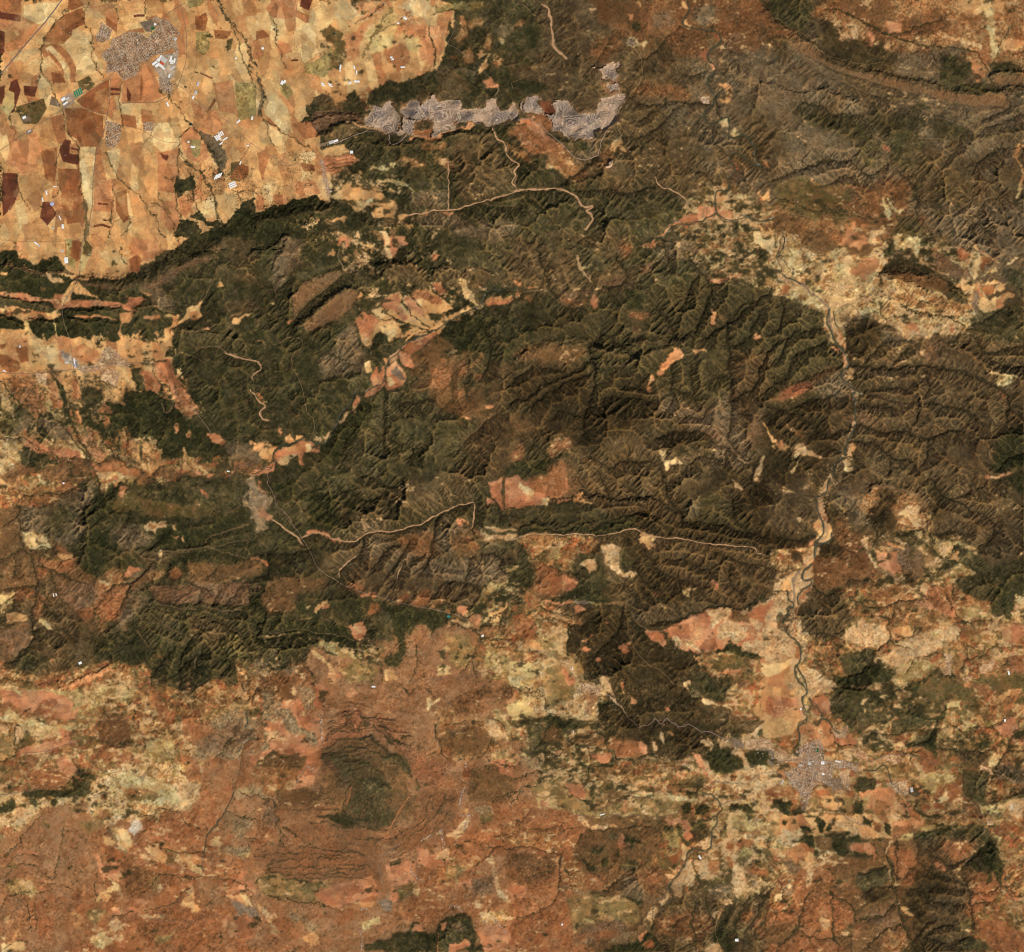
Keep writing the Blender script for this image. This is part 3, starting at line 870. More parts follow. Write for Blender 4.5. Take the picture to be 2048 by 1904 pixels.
P orp 595,470 610,430 640,440 665,510 655,545 630,545
P scp 330,430 370,400 500,430 480,470 370,460
P bnf 510,390 640,400 640,430 520,430
P bnf 650,370 840,290 880,310 880,370 780,380
P rst 830,80 940,85 950,110 890,150 840,120
P org 980,60 1010,40 1110,0 1115,35 1040,50
P ylw 500,170 550,190 605,215 560,230 620,340 600,340 560,250
P rst 900,600 950,590 1000,570 1060,580 1065,620 1000,640 920,640
P rsb 920,690 1000,680 1010,740 930,730
P org 1550,560 1600,590 1580,670 1550,670 1570,600
P rst 1600,600 1640,620 1630,640
P org 1860,740 1900,730 1900,780 1870,780
P org 1870,480 1900,450 1900,490
P rsb 0,860 300,820 560,840 580,900 460,980 200,920 0,960
P cdk 0,1100 240,1030 600,1000 640,1200 580,1300 400,1350 60,1300 0,1240
P cdk 560,1340 740,1220 1050,1200 1050,1280 980,1380 940,1500 700,1540 540,1540
P cdk 700,1100 830,1040 1040,1080 1040,1190 800,1210
P org 1215,900 1270,860 1340,900 1330,930 1270,940 1240,990 1190,1010 1150,1060 1125,1040 1140,990 1200,960
P org 1420,870 1510,875 1510,900 1430,905
P org 1050,1160 1075,1060 1120,1090 1090,1120 1090,1170 1060,1180
P cgr 1240,960 1600,980 1640,1240 1400,1300 1180,1200 1140,1100
P cbr 1640,900 1988,860 1988,1340 1760,1400 1700,1200 1690,980
P scg 1100,1340 1240,1280 1500,1320 1500,1500 1340,1480 1280,1400
P scp 1520,1340 1700,1330 1780,1500 1760,1700 1600,1600 1520,1520
P scg 1560,1280 1740,1300 1820,1600 1700,1640 1540,1460
P scp 1860,1360 1988,1370 1988,1600 1880,1560
P cbr 1800,1360 1880,1340 1880,1560 1800,1500
P pale 1165,1650 1195,1645 1210,1690 1200,1750 1280,1700 1310,1730 1350,1770 1320,1780 1250,1750 1200,1800 1170,1740
P pale 1230,1800 1280,1795 1260,1810
P wsp 1880,1740 1940,1700 1980,1780 1980,1840 1910,1830
P cdk 1120,1550 1280,1500 1500,1520 1600,1580 1500,1620 1240,1620
P scb 960,1480 1100,1560 1160,1700 900,1700 700,1620 800,1560
P rst 290,1660 330,1620 340,1570 390,1600 440,1530 460,1580 460,1620 400,1650 310,1690
P rsb 0,1400 140,1420 100,1500 0,1500
P rst 0,1580 100,1640 60,1720 0,1730
P fdk 0,1720 300,1700 440,1690 480,1720 140,1760 0,1830
P rst 130,1790 400,1770 440,1848 150,1848
P rst 540,1770 600,1750 600,1800 550,1800
L wsh 1.2 0,80 60,130 120,210 200,280 240,330 200,400 120,480
L wsh 1 0,400 60,430 190,410 300,440 350,480 440,530
L wsh 1.8 500,170 540,210 580,280 610,330
L wsh 0.8 620,0 580,60 530,60 500,110 500,160
L trk 0.5 590,500 620,580 620,650 690,690 700,730 640,790 600,830
L trk 0.5 1190,340 1160,320 
L crk 1.8 1150,20 1190,80 1210,140
L crk 2.2 810,130 880,200 890,290 880,370 760,380 680,370
L crk 2 100,80 180,110 210,180 250,270 280,380 330,450
L rdg 5 0,940 150,900 300,820 430,830 560,820
L rdg 4 620,890 760,870 880,860 960,820 1060,800 1280,820 1340,820
L rdg 5 670,990 800,1010 960,970 1100,900 1240,840
L gly 2 700,730 640,790 580,820 610,900 600,960 640,1010 640,1140 600,1280 560,1400 550,1520
L gly 1.8 600,970 480,1020 300,1120 160,1190 40,1300
L gly 1.6 640,1000 500,1100 330,1150 150,1290
L gly 1.4 640,1000 720,1030 840,1020
L gly 1.3 700,730 780,790 850,850
L gly 1.8 1390,120 1400,200 1480,280 1550,360 1520,500 1500,600 1440,700 1340,790
L gly 1.3 1350,480 1370,360 1440,300
L gly 1.6 1100,540 1200,620 1250,700 1260,800
L gly 1.8 1950,380 1870,500 1760,600 1660,680 1500,760
L gly 1.4 1840,500 1750,560 1660,680
L gly 1.6 1690,600 1660,850 1690,900 1680,1000 1700,1200 1720,1300 1690,1450 1700,1600 1800,1700
L gly 1.3 1850,580 1820,800 1690,850
L gly 1.5 1988,780 1900,920 1880,1060 1820,1160 1720,1260
L gly 1.3 1240,980 1240,1300
L gly 1.3 1390,980 1400,1200 1460,1310
L gly 1.3 730,1240 880,1250 1050,1260
L gly 1.3 380,1320 480,1370 570,1380
L gly 1.5 1130,1550 1260,1510 1360,1500 1500,1510 1600,1600 1700,1640 1800,1760 1900,1848
L gly 1.3 1400,1750 1560,1680 1700,1650
L gly 1.4 960,1720 1060,1760 1140,1848
L gly 1.3 600,1720 800,1740 960,1720
L trk 0.5 1130,1090 1120,1150 1060,1180 1050,1280 1000,1340 970,1440 920,1500 830,1580
L trk 0.5 120,930 130,980 210,1040 240,1080
L trk 0.5 200,1150 260,1170 330,1270
L trk 0.6 1580,330 1600,430 1580,460 1610,500 1580,560 1560,660 1490,690 1530,750
L gly 1.4 860,1160 980,1170 1040,1160
L gly 1.4 0,990 130,960 180,1020 400,1030
L gly 1.2 0,1080 120,1000
L gly 1.2 1330,1400 1500,1400 1520,1340
L gly 1.2 1700,1100 1560,1080
L gly 1.2 1240,1180 1380,1190
L gly 1.2 130,1600 220,1640 300,1680
L trk 0.4 1110,1540 1200,1640 1300,1740
L trk 0.4 440,1690 500,1740
T 1536 476
P scb 0,0 1988,0 1988,1848 0,1848
P cdk 0,1350 140,1400 200,1570 200,1700 440,1740 480,1848 0,1848
P rsb 100,0 900,0 900,60 760,110 560,100 300,80 160,60
P org 560,0 620,0 600,60 560,40
P org 620,0 760,0 720,50 640,50
P mxw 0,0 100,100 200,60 380,90 560,110 900,140 900,260 880,380 700,480 500,520 440,540 340,520 200,400 0,380
P ylw 100,130 230,130 280,260 200,300 120,260
P tan 350,100 420,90 440,150 380,170 340,130
P ylw 420,110 500,120 600,220 580,300 480,160
P org 640,260 720,200 760,140 860,130 880,220 760,320
P brn 100,370 160,360 190,420 120,440
P ylw 190,370 240,360 360,450 430,480 440,540 380,560 330,500 240,430 200,420
P ylw 160,440 260,460 240,480 160,460
P pale 430,470 560,450 640,470 690,450 700,400 660,510 590,500 500,510
P ylw 510,560 560,520 640,520 690,560 640,550 560,550 520,640 560,720 530,700
P ylw 700,530 860,530 1000,640 960,660 880,600 780,560 750,570 750,610 710,580
P ylw 780,280 830,270 830,340 800,350
P mxw 880,380 1000,330 1200,400 1360,470 1500,520 1560,590 1590,680 1480,740 1320,720 1260,790 1080,760 960,660 880,560 780,480
P ylw 1480,600 1570,600 1590,680 1520,700
P wsp 1220,640 1300,660 1320,720 1250,720
P wsp 1010,660 1110,720 1180,720 1220,790 1120,760 1080,800 1050,720
P pale 1050,560 1120,620 1130,680 1050,650
P orp 1080,620 1150,660 1200,750 1100,720
P orp 1400,650 1450,660 1430,740 1390,700
P oga 1260,470 1360,480 1500,530 1560,590 1400,590 1240,510
P oga 920,430 1060,440 1240,500 1220,540 1020,500
P ylw 1050,0 970,0 1000,80 1060,110 1080,60 1190,30 1190,110 1150,190 1240,210 1150,180 1120,130 1080,130 990,110
P fdk 940,40 990,60 980,140 920,100
P fbd 940,190 1040,170 1250,210 1340,290 1540,440 1560,520 1480,510 1380,470 1300,420 1200,330 1050,300 900,270
P rdd 980,250 1100,260 1280,300 1420,380 1360,440 1260,400 1100,330 900,310
P fgr 1380,440 1460,400 1560,450 1540,520 1460,510
P tan 1130,150 1250,220 1340,280 1400,340 1460,380 1560,430 1600,360 1610,330 1500,360 1380,310 1300,240 1200,170
P scp 1280,190 1400,150 1560,240 1580,310 1450,310 1350,270
P ylw 1380,150 1560,230 1520,240 1450,200
P orp 1450,120 1520,80 1570,140 1560,200 1480,180
P pale 1610,180 1640,140 1660,180 1640,240 1600,310 1590,250
P brn 1660,140 1740,160 1700,210 1650,270
P tan 1610,90 1780,140 1760,160 1600,110
P ylw 1640,300 1720,260 1790,240 1760,220 1700,260
P pale 1770,180 1790,165 1800,200
P pale 1880,170 1950,110 1970,140 1840,220
P org 1830,90 1870,90 1860,120 1830,115
P tan 1600,340 1680,330 1780,310 1860,350 1840,400 1760,420 1740,400 1800,350 1660,350 1650,430 1720,500 1780,460 1860,430 1940,430 1930,480 1850,490 1820,550 1750,590 1680,610 1650,560 1640,480 1610,400
P pale 1520,430 1580,360 1600,380 1560,440
P brn 1660,370 1740,350 1770,400 1720,450 1670,420
P tan 1580,520 1600,490 1610,550 1590,555
P gry 1590,420 1630,400 1620,540 1640,600 1590,520
P scg 1440,0 1988,0 1988,130 1800,160 1600,80 1440,80
P fgr 1800,250 1988,240 1988,440 1860,320
P scg 560,600 640,640 760,560 860,640 960,680 1080,780 1000,840 780,820 620,700
P fgr 1590,600 1850,540 1988,520 1988,800 1800,780 1600,720
P cgr 0,440 200,470 350,560 440,600 440,700 480,780 560,900 580,1000 560,1080 700,1200 660,1250 350,1250 0,1350
P cgr 0,600 200,600 440,700 440,900 200,960 60,1120 0,1130
P rsb 100,1180 260,1120 330,1060 540,990 560,1040 420,1140 220,1240 40,1300
P red 140,1150 330,1120 340,1180 200,1230 100,1240
P scg 340,1150 540,1040 690,1200 640,1240 440,1250
P cdk 600,700 780,620 860,640 880,800 760,900 640,880
P tan 540,720 580,740 620,850 610,880 570,840 545,770
P orp 430,700 460,700 465,725 440,730
P orp 495,825 560,870 550,895 500,855
P orp 580,900 620,920 630,1000 600,1010 585,950
P tan 610,1070 640,1010 680,1020 660,1100 620,1100
P ylw 680,1190 740,1180 740,1210 690,1225
P tan 675,1290 700,1350 700,1400 680,1380
P tan 630,1590 650,1560 680,1620 665,1680 640,1630
P pale 580,1760 640,1720 670,1740 650,1790 600,1800
P pale 610,1670 650,1640 660,1690 620,1710
P tan 560,1700 590,1690 600,1720 570,1730
P rst 150,1410 170,1450 265,1520 265,1540 200,1510 160,1470
P rst 260,1555 310,1600 310,1612 270,1590
P tan 15,1450 40,1440 80,1500 150,1600 160,1640 120,1630 60,1500
P wsp 190,1650 210,1580 250,1570 320,1640 390,1700 440,1750 400,1750 340,1720 280,1700 220,1690
P ylw 165,1750 200,1725 230,1725 190,1780
P wsp 1060,1290 1130,1310 1180,1300 1180,1330 1120,1340
P scp 560,1380 700,1350 820,1400 830,1480 720,1440
P orp 1180,1200 1210,1140 1230,1160 1240,1250 1200,1250
P orp 1240,1230 1270,1240 1255,1265
P oga 940,1010 1000,960 1040,950 1000,1000
P scb 780,960 860,880 980,880 960,940 940,990 840,980
P scp 1230,830 1360,800 1300,960 1200,980
P ylw 1780,1120 1860,1060 1900,1070 1890,1130 1800,1160 1770,1140
P ylw 1600,890 1700,1000 1740,1020 1880,1060 1988,1080 1900,1080 1740,1040
P scs 1100,1040 1700,1040 1860,1200 1988,1240 1988,1848 660,1848 680,1560 900,1500 1080,1500
P fdk 1840,1480 1988,1460 1988,1848 1700,1848
P scs 680,1000 900,1010 1100,1000 1200,1060 1180,1260 960,1250 760,1180
P scb 900,1600 1200,1530 1200,1760 1100,1800 920,1760
P rst 1820,1190 1870,1210 1850,1270 1820,1250
P orp 60,1780 95,1775 90,1810 60,1810
L riv 2.4 60,0 70,80 40,160 40,240 80,290 200,320 260,350
L gry 4 260,350 350,440 420,490 480,540 480,640 500,760 540,820 610,920
L riv 2.2 470,560 460,640 490,740 530,810 600,890
L riv 1.6 510,570 530,680 550,700
L riv 2.6 620,930 630,1000 580,1040 560,1090 640,1150 690,1190 640,1210 680,1260 680,1400 700,1440 650,1500 610,1600 600,1680 590,1740 500,1830
L gry 3.5 590,1060 570,1100 660,1160 670,1200 660,1250
L crk 1.6 650,1660 680,1720 580,1730 500,1820
L wsh 1.4 500,620 560,520 640,520 700,570
L trk 0.9 700,500 780,470 850,380 880,370
L crk 1.6 880,370 880,270 940,230 980,210
L road 0.8 60,380 180,450
L wsh 1 910,0 930,60 940,150 1040,150 1110,160
L trk 0.7 0,330 60,380 120,410
L trk 0.8 1000,330 1130,390 1240,440
L gry 1.2 1600,80 1800,100
L trk 0.6 1690,740 1780,740 1880,810 1988,820
L crk 1.8 1070,540 1180,560 1260,590 1360,590 1460,640 1520,680
L crk 1.3 1120,540 1200,470 1260,500
L crk 1.3 880,560 940,650
L wsh 0.8 780,1200 880,1220 940,1260 1060,1270 1150,1270 1180,1300
L wsh 0.8 1180,1340 1160,1420
L rdg 4 1340,820 1450,860 1600,890 1700,1000 1850,1050 1988,1080
L gly 2.2 640,1000 720,980 860,1010 960,1020 1040,990 1180,980 1300,1000 1480,1020 1600,1080 1700,1100 1780,1170 1860,1190 1880,1270 1860,1420
L gly 1.4 940,1010 1000,930 1080,860
L gly 1.3 1240,1000 1290,900
L gly 1.3 740,970 800,910 850,850
L gly 1.6 1200,1020 1240,1120 1240,1240
L gly 1.5 620,860 720,890
L gly 1.5 700,1190 800,1160 920,1160 1060,1170
L gly 1.6 1240,1280 1400,1300 1500,1330 1600,1400
L gly 2 700,1450 800,1490 900,1510 1060,1510 1160,1540 1260,1560 1340,1500 1480,1490
L gly 2 640,1560 760,1590 850,1620 940,1680 1040,1760 1130,1790
L gly 1.4 940,1690 940,1848
L gly 1.5 680,1290 800,1310 940,1310
L gly 1.6 640,1450 500,1530 420,1510 340,1440 260,1380 150,1340
L gly 1.4 440,700 300,720 200,740 60,800 0,820
L gly 1.4 440,800 300,880 180,940 160,1040 60,1130 0,1190
L gly 1.4 560,990 440,1040 340,1050 220,1130
L gly 1.3 600,1230 350,1240 200,1330
L gly 1.5 100,460 70,620 0,720
L gly 1.3 120,740 130,840 60,980
L gly 1.5 1100,800 1000,780 900,820 
L gly 1.5 1988,840 1860,850 1700,900 1640,820 1560,740
L gly 1.4 1988,1010 1820,980 1700,920
L gly 1.5 1560,680 1700,630 1800,560
L gly 1.6 1780,1800 1900,1700 1988,1680
L gly 1.3 1200,1760 1240,1640 1260,1560
L gly 1.3 440,1640 560,1660
L trk 0.5 1240,1340 1260,1390 1350,1420 1420,1400 1520,1390 1600,1400 1600,1430 1700,1500 1740,1520 1770,1480 1780,1550 1850,1600 1988,1720
T 0 952
P scb 0,0 1988,0 1988,1848 0,1848
P mxo 0,0 420,0 430,100 380,180 240,230 130,240 130,400 0,420
P mxo 0,0 180,0 170,100 60,130 0,100
P tan 0,0 160,0 170,60 120,90 60,80 0,60
P ylw 280,10 360,10 350,60 280,60
P rst 430,0 590,0 560,60 540,110 440,110
P mxw 760,0 1050,0 1040,100 900,110 790,140 770,60
P orp 790,60 900,110 900,60 800,50
P ylw 900,0 1040,0 1000,40 920,60
P rst 130,220 260,190 380,165 360,190 240,230 150,235
P rsb 0,240 130,260 130,440 180,560 260,620 260,860 130,880 0,850
P scg 150,250 380,240 500,110 720,60 740,160 600,330 700,400 600,520 500,540 360,440 150,420
P fgr 380,240 520,200 600,280 560,420 440,480 350,420
P ylw 170,430 330,440 360,470 400,550 300,570 240,560 190,500
P pale 230,480 340,460 350,520 250,540
P rst 290,630 400,650 500,660 560,630 590,620 580,700 560,770 460,760 340,700 280,640
P tan 450,600 520,590 570,600 550,640 470,640
P rst 430,520 500,540 560,590 500,600 430,570
P oga 60,640 100,620 60,720 110,800 130,870 70,850 30,760
P rst 270,700 340,700 350,770 300,800 270,780
P rsb 360,740 460,780 540,790 540,850 460,860 430,840
P rst 110,900 230,870 260,900 220,950 120,960
P rst 270,890 340,920 370,970 300,980 270,950
P rst 260,980 310,990 330,1080 280,1130 255,1060
P scp 460,840 660,900 720,1020 560,1060 470,960
P yel 0,900 110,900 100,970 40,1010 0,1060
P tan 20,1050 200,1080 190,1130 40,1130
P ylw 300,1130 360,1120 400,1180 370,1190 320,1160
P rst 600,1040 740,1030 720,1100 640,1110
P rst 160,1140 220,1140 210,1190 150,1180
P tan 195,1240 240,1240 230,1330 200,1320
P rst 390,1430 480,1380 420,1500 390,1500
P fgr 100,1360 240,1340 380,1420 380,1500 200,1500 80,1460
P scp 0,1180 200,1200 240,1320 150,1400 0,1420
P scp 560,830 760,820 750,1000 700,1020 640,900
P for 640,300 740,160 860,120 1040,120 1300,80 1330,30 1600,20 1860,0 1960,60 1950,120 1950,300 1988,340 1988,1848 1880,1660 1700,1560 1400,1700 1180,1620 1150,1480 1000,1440 760,1460 700,1250 960,1220 1000,1100 1130,1030 1050,940 1200,820 1280,700 1100,680 840,700 800,780 740,800 640,740 600,640 540,560 700,480 740,340
P fdk 740,160 900,130 900,220 820,300 700,280
P fdk 700,400 780,340 800,440 860,520 820,600 680,620 650,540 690,480
P fdk 640,640 860,680 820,760 740,800 640,740
P oli 900,180 1100,180 1400,220 1600,200 1700,300 1500,330 1200,300 900,280
P scg 880,420 1080,380 1200,480 1100,560 920,580
P fgr 1360,80 1700,100 1880,120 1940,200 1740,300 1520,180
P fdk 1220,410 1520,400 1700,340 1940,260 1980,320 1700,440 1500,560 1300,560 1140,560
P scs 1060,600 1500,580 1500,640 1300,680 1080,680
P fdk 1300,700 1360,620 1600,600 1560,680 1460,720
P rsb 1450,680 1800,700 1988,640 1988,760 1800,820 1600,860 1460,830 1480,740
P wsp 1130,390 1170,350 1230,345 1240,370 1260,340 1300,335 1300,410 1230,400 1200,450 1180,410 1130,415
P brn 1160,370 1230,370 1200,400 1170,395
P wsp 1340,375 1360,380 1370,415 1350,410
P org 1330,460 1380,455 1360,480
P org 1400,455 1440,510 1410,500
P orp 910,150 950,135 1000,145 970,200 930,180
P orp 1540,140 1580,130 1630,160 1580,170
P rsb 1490,215 1530,220 1510,300 1490,300
P pale 1220,590 1250,575 1260,610 1235,635
P oga 790,780 860,700 930,720 980,840 940,840 860,800
P orp 950,770 1010,700 1100,720 1080,740 1000,780
P rst 760,800 960,840 1000,860 970,960 930,1020 950,1060 900,1130 780,1120 740,1040 760,940
P ylw 770,800 880,820 860,840 780,835
P oga 1020,840 1150,760 1280,700 1270,760 1170,820 1100,860 1040,880
P rst 1305,740 1370,690 1440,750 1360,800 1300,800
P rst 960,1180 1010,1130 980,1200
P scg 1000,900 1200,960 1160,1000 1020,1040
P str 1180,860 1440,840 1700,850 1988,800 1988,980 1880,1010 1600,1000 1450,990 1200,980
P scp 1400,850 1700,840 1988,880 1988,980 1800,1000 1500,980
P fgr 1040,1040 1240,1000 1500,1060 1480,1300 1300,1320 1160,1160
P fyl 1640,1290 1740,1200 1900,1300 1988,1340 1988,1400 1800,1460 1700,1360
P scb 1480,1080 1700,1100 1760,1220 1660,1300 1480,1240
P rst 1190,1400 1280,1405 1260,1415 1200,1415
P fdk 880,1440 1000,1400 1160,1370 1300,1350 1240,1380 1060,1400 960,1450
P oga 880,1510 960,1450 1040,1480 1020,1540 930,1550
P scb 420,1380 700,1380 760,1460 700,1500 480,1560 380,1540
P mxo 0,1440 200,1540 440,1540 760,1460 880,1500 1040,1540 1160,1560 1380,1660 1480,1680 1700,1680 1870,1620 1870,1460 1988,1420 1988,1848 0,1848
P ylo 0,1600 140,1680 500,1660 760,1640 900,1640 1000,1580 1080,1640 1060,1700 880,1740 760,1848 620,1848 560,1780 300,1700 100,1700
P orp 0,1660 120,1690 340,1680 600,1740 560,1848 0,1848
P rst 0,1800 600,1820 600,1848 0,1848
P org 460,1640 700,1540 880,1500 800,1560 560,1640
P ylw 560,1760 700,1680 760,1700 740,1760 700,1810 620,1740
P rst 590,1740 680,1735 660,1780 600,1770
P wsp 990,1630 1030,1600 1090,1640 1020,1650
P rst 1100,1680 1170,1620 1150,1720
P brn2 1180,1640 1260,1720 1220,1790 1180,1750
P rst 1220,1740 1300,1740 1330,1848 1230,1848
P wsp 1130,1720 1160,1700 1165,1780 1140,1800
P pale 1850,1460 1988,1560 1988,1600 1900,1520
P oga 1890,1520 1980,1560 1940,1640 1880,1580
P wsp 1860,1660 1960,1600 1940,1740 1870,1700
P rst 1350,1600 1390,1560 1370,1640
P rst 1440,1620 1450,1590 1480,1660 1450,1680
P rvb 1960,0 1988,0 1988,340 1940,340 1930,240 1950,180
L crk 1.2 730,0 750,60 780,130
L crk 1.5 160,200 250,160 350,150 410,110 540,110 590,30
L crk 1.8 140,260 135,420 180,560 240,640 265,700 260,850 270,960 230,1060 230,1200 240,1300 160,1390 40,1460
L crk 1.4 0,860 60,870 130,880 260,850
L crk 1.4 0,1000 60,970 110,930 120,880
L crk 1.3 0,1100 80,1030 110,960
L crk 1.3 240,600 240,580 300,540 400,550
L crk 1.3 290,640 380,730 440,760 560,800 660,860
L crk 1.2 380,740 440,870 480,980 540,1020
L crk 1.2 270,900 320,980 340,1050 420,1090
L crk 1.2 230,1200 330,1180 400,1200 470,1250
L crk 1.2 100,620 110,740 80,800
L crk 1.2 0,640 100,600 170,570
L crk 1 400,1190 500,1200 560,1240
L crk 1 200,1420 180,1540
L crk 1 30,1560 120,1600 360,1610
L crk 2.5 940,1000 990,900 1010,830 900,840 830,890
L crk 3 1010,830 1100,780 1150,700
L crk 3 1290,760 1310,700 1330,660
L crk 1.8 930,100 860,140
L wsh 0.9 1160,610 1260,590 1420,590 1560,560 1620,550 1720,600 1880,620 1980,640
L wsh 1 1620,550 1590,510 1610,480 1700,460 1800,410 1900,370
L wsh 0.6 1700,550 1800,530 1920,500
L wsh 0.8 1600,40 1700,20
L wsh 0.9 1140,1000 1300,1000 1400,1030 1520,1040
L wsh 1.4 1560,1010 1640,1030 1780,1060 1860,1040
L wsh 1.2 1160,1060 1280,1150 1400,1230
L wsh 0.9 1060,1200 1160,1340
L wsh 0.9 1540,1110 1600,1090 1680,1120 1780,1190 1900,1260 1960,1370
L trk 0.8 750,1140 830,1220 920,1220 960,1160 1020,1100 1060,1080
L trk 0.5 950,1060 960,1130
L trk 0.5 790,1430 900,1470
L wsh 0.8 1560,1370 1510,1420 1510,1500
L trk 0.7 1450,1670 1560,1610 1640,1550 1750,1560 1880,1640
L trk 0.6 1750,300 1880,250 1930,190
L gly 2 1180,1620 1170,1520 1240,1440 1290,1370
L gly 1.8 1470,1280 1380,1460 1390,1660
L gly 1.5 1150,570 1260,440
L gly 1.4 980,400 1020,280
L gly 1.4 1400,1480 1500,1400 1560,1360
L gly 1.6 1680,1280 1740,1400 1800,1460
L gly 1.6 1680,740 1600,800
L gly 1.6 1480,840 1560,880 1530,980
L gly 1.4 1560,880 1640,920 
L gly 1.6 1700,880 1660,1000
L gly 1.6 1988,800 1860,880 1780,980
L gly 1.6 1900,1620 1980,1700 1940,1760
L crk 2.6 1960,850 1988,1000
L crk 1 830,1790 960,1790 1040,1750
L crk 1 1000,1640 960,1600 860,1640
T 512 952
P cgr 0,0 1988,0 1988,1848 0,1848
P scs 600,700 1988,560 1988,1000 1400,1000 1000,980
P fdk 400,120 620,160 640,330 560,420 420,400 400,280
P fdk 150,60 300,20 300,120 200,200 140,150
P fdk 720,180 800,170 770,320 720,300
P rsb 60,760 540,800 560,860 300,920 60,900
P rsb 60,900 330,920 300,1050 80,1080
P scb 1100,0 1700,0 1690,160 1500,220 1300,280 1000,200
P scg 800,330 1060,340 1000,400 800,440
P scb 560,560 820,540 760,640 640,760 520,740
P scg 840,480 1080,500 940,620 840,640
P scr 1050,480 1400,440 1400,600 1340,660 1160,560
P rsb 1480,480 1600,440 1740,560 1640,620 1560,600
P oga 1600,460 1680,440 1740,560 1720,580
P orp 1540,340 1640,340 1640,400 1560,390
P orp 1800,0 1988,0 1988,260 1940,240 1900,180 1840,160
P orp 1790,180 1890,200 1880,230 1810,230
P wsp 1740,440 1900,480 1988,450 1988,500 1780,510
P wsp 1760,400 1860,400 1980,440 1880,450
P oga 1680,400 1740,440 1780,510 1850,510 1780,540 1720,480
P scg 1640,640 1900,640 1988,700 1988,800 1700,840 1480,820 1440,700
P scg 1160,680 1340,620 1500,700 1600,760 1320,780 1200,760
P rvb 0,0 60,0 90,80 110,180 130,240 100,280 50,440 0,470
P orp 80,60 120,80 110,130 70,120
P orp 70,220 140,330 110,350 60,320
P orp 400,420 520,430 590,480 740,510 700,515 600,500 500,450 400,465 370,470
P rst 690,830 790,830 800,890 720,890
P orp 810,910 930,895 950,940 820,940
P rst 800,830 870,780 840,870 810,880
P rst 870,1090 890,1000 960,990 960,1050 900,1080
P org 985,1010 1040,1020 1090,1080 1030,1060
P rst 1100,980 1180,890 1200,910 1170,960 1110,1000
P rst 1200,990 1250,950 1300,880 1365,880 1340,980 1300,1010 1220,1020
P rst 1340,1020 1400,980 1470,940 1470,970 1380,1040
P orp 1560,1050 1590,1010 1620,1020 1670,960 1640,1010 1660,1030 1620,1070 1580,1080
P rst 1460,1060 1520,1030 1500,1070
P orp 10,630 70,640 110,650 90,690 50,690
P tan 440,1060 490,1000 560,940 540,990 470,1070
P org 515,1010 560,1010 570,1040 520,1045
P ylo 380,1020 430,1000 440,1020 400,1040
P ylo 340,1110 450,1080 400,1110 350,1130
P org 100,1060 160,980 140,1040
P fdk 680,900 780,960 1000,980 1400,1050 1480,1100 1330,1200 1160,1180 1140,1420 1120,1500 1010,1480 1020,1400 1080,1380 1100,1320 1040,1060 960,1000 840,1000 760,1120 690,1000
P fgr 880,1100 1050,1060 1080,1300 960,1260 860,1160
P fdk 80,1120 340,1140 680,1160 740,1260 820,1320 700,1330 500,1260 260,1200 90,1240
P fdk 0,850 60,860 70,1200 60,1300 0,1300
P for 160,1260 460,1280 440,1400 280,1480 180,1480
P orp 730,1180 770,1140 820,1110 850,1200 810,1270 780,1285 750,1240
P ylo 480,1270 560,1300 700,1360 800,1410 760,1430 600,1390 520,1340
P mxg 780,1300 990,1290 1000,1400 960,1480 800,1420
P rsp 400,1340 500,1320 560,1400 700,1400 960,1480 1000,1560 1120,1560 1140,1480 1170,1260 1230,1180 1340,1150 1360,1220 1470,1130 1540,1170 1740,1210 1988,1160 1988,1848 540,1848 400,1680 280,1700 300,1500 380,1420
P rsp 1240,1200 1340,1160 1360,1230 1440,1300 1420,1560 1320,1580 1260,1700 1100,1640 1160,1400
P scr 0,1560 160,1520 300,1580 320,1700 200,1780 0,1660
P scr 280,1460 380,1480 460,1620 380,1600 300,1560
P orp 200,1740 300,1710 540,1800 560,1848 150,1848
P gfn 320,1640 420,1640 520,1760 380,1740
P gfn 0,1720 100,1740 200,1848 0,1848
P tan 400,1360 470,1380 600,1500 660,1560 560,1620 560,1500 450,1420
P orp 560,1500 660,1540 620,1620 550,1600
P orp 440,1620 520,1640 600,1740 480,1760
P olo 640,1500 800,1420 960,1500 900,1580 760,1620
P oli 880,1550 930,1580 920,1620 880,1600
P orp 740,1640 800,1700 720,1750 690,1700
P tan 1000,1500 1080,1520 1090,1600 1000,1600
P fdk 970,1340 990,1580 980,1590 975,1500
P pale 1420,1460 1500,1470 1500,1560 1420,1560
P tan 1440,1340 1500,1320 1470,1400 1430,1460
P pale 1325,1740 1360,1730 1370,1770 1440,1750 1420,1800 1330,1810
P olo 1480,1240 1660,1240 1720,1340 1660,1500 1520,1500 1500,1380
P mxo 1720,1240 1988,1180 1988,1640 1760,1560 1700,1440
P ylo 1780,1300 1900,1340 1988,1440 1880,1540 1780,1480
P ylo 1900,1500 1988,1460 1988,1600 1940,1600
P scr 1500,1760 1988,1600 1988,1700 1760,1780 1560,1848
P ylo 1780,840 1940,810 1920,860 1850,940 1700,1030 1640,1080
P mxg 1700,1000 1960,800 1988,780 1988,1160 1780,1180 1640,1080
P orp 1680,1080 1760,1060 1760,1120 1720,1180 1660,1120
P tan 1800,1100 1920,900 1960,880 1900,1000 1820,1160
P tan 1920,1140 1988,1010 1988,960
P wsp 1530,1120 1600,1135 1670,1150 1665,1180 1590,1160 1540,1140
P org 1460,1200 1500,1120 1510,1130 1470,1190
L road 1.3 110,0 130,150 160,220 240,290 270,370 340,470 400,540 440,640 500,740 600,800 690,850 830,900 950,930 1100,985 1300,1020 1480,1060 1650,1115
L wsh 2.6 130,340 200,390 250,440 330,500 370,540
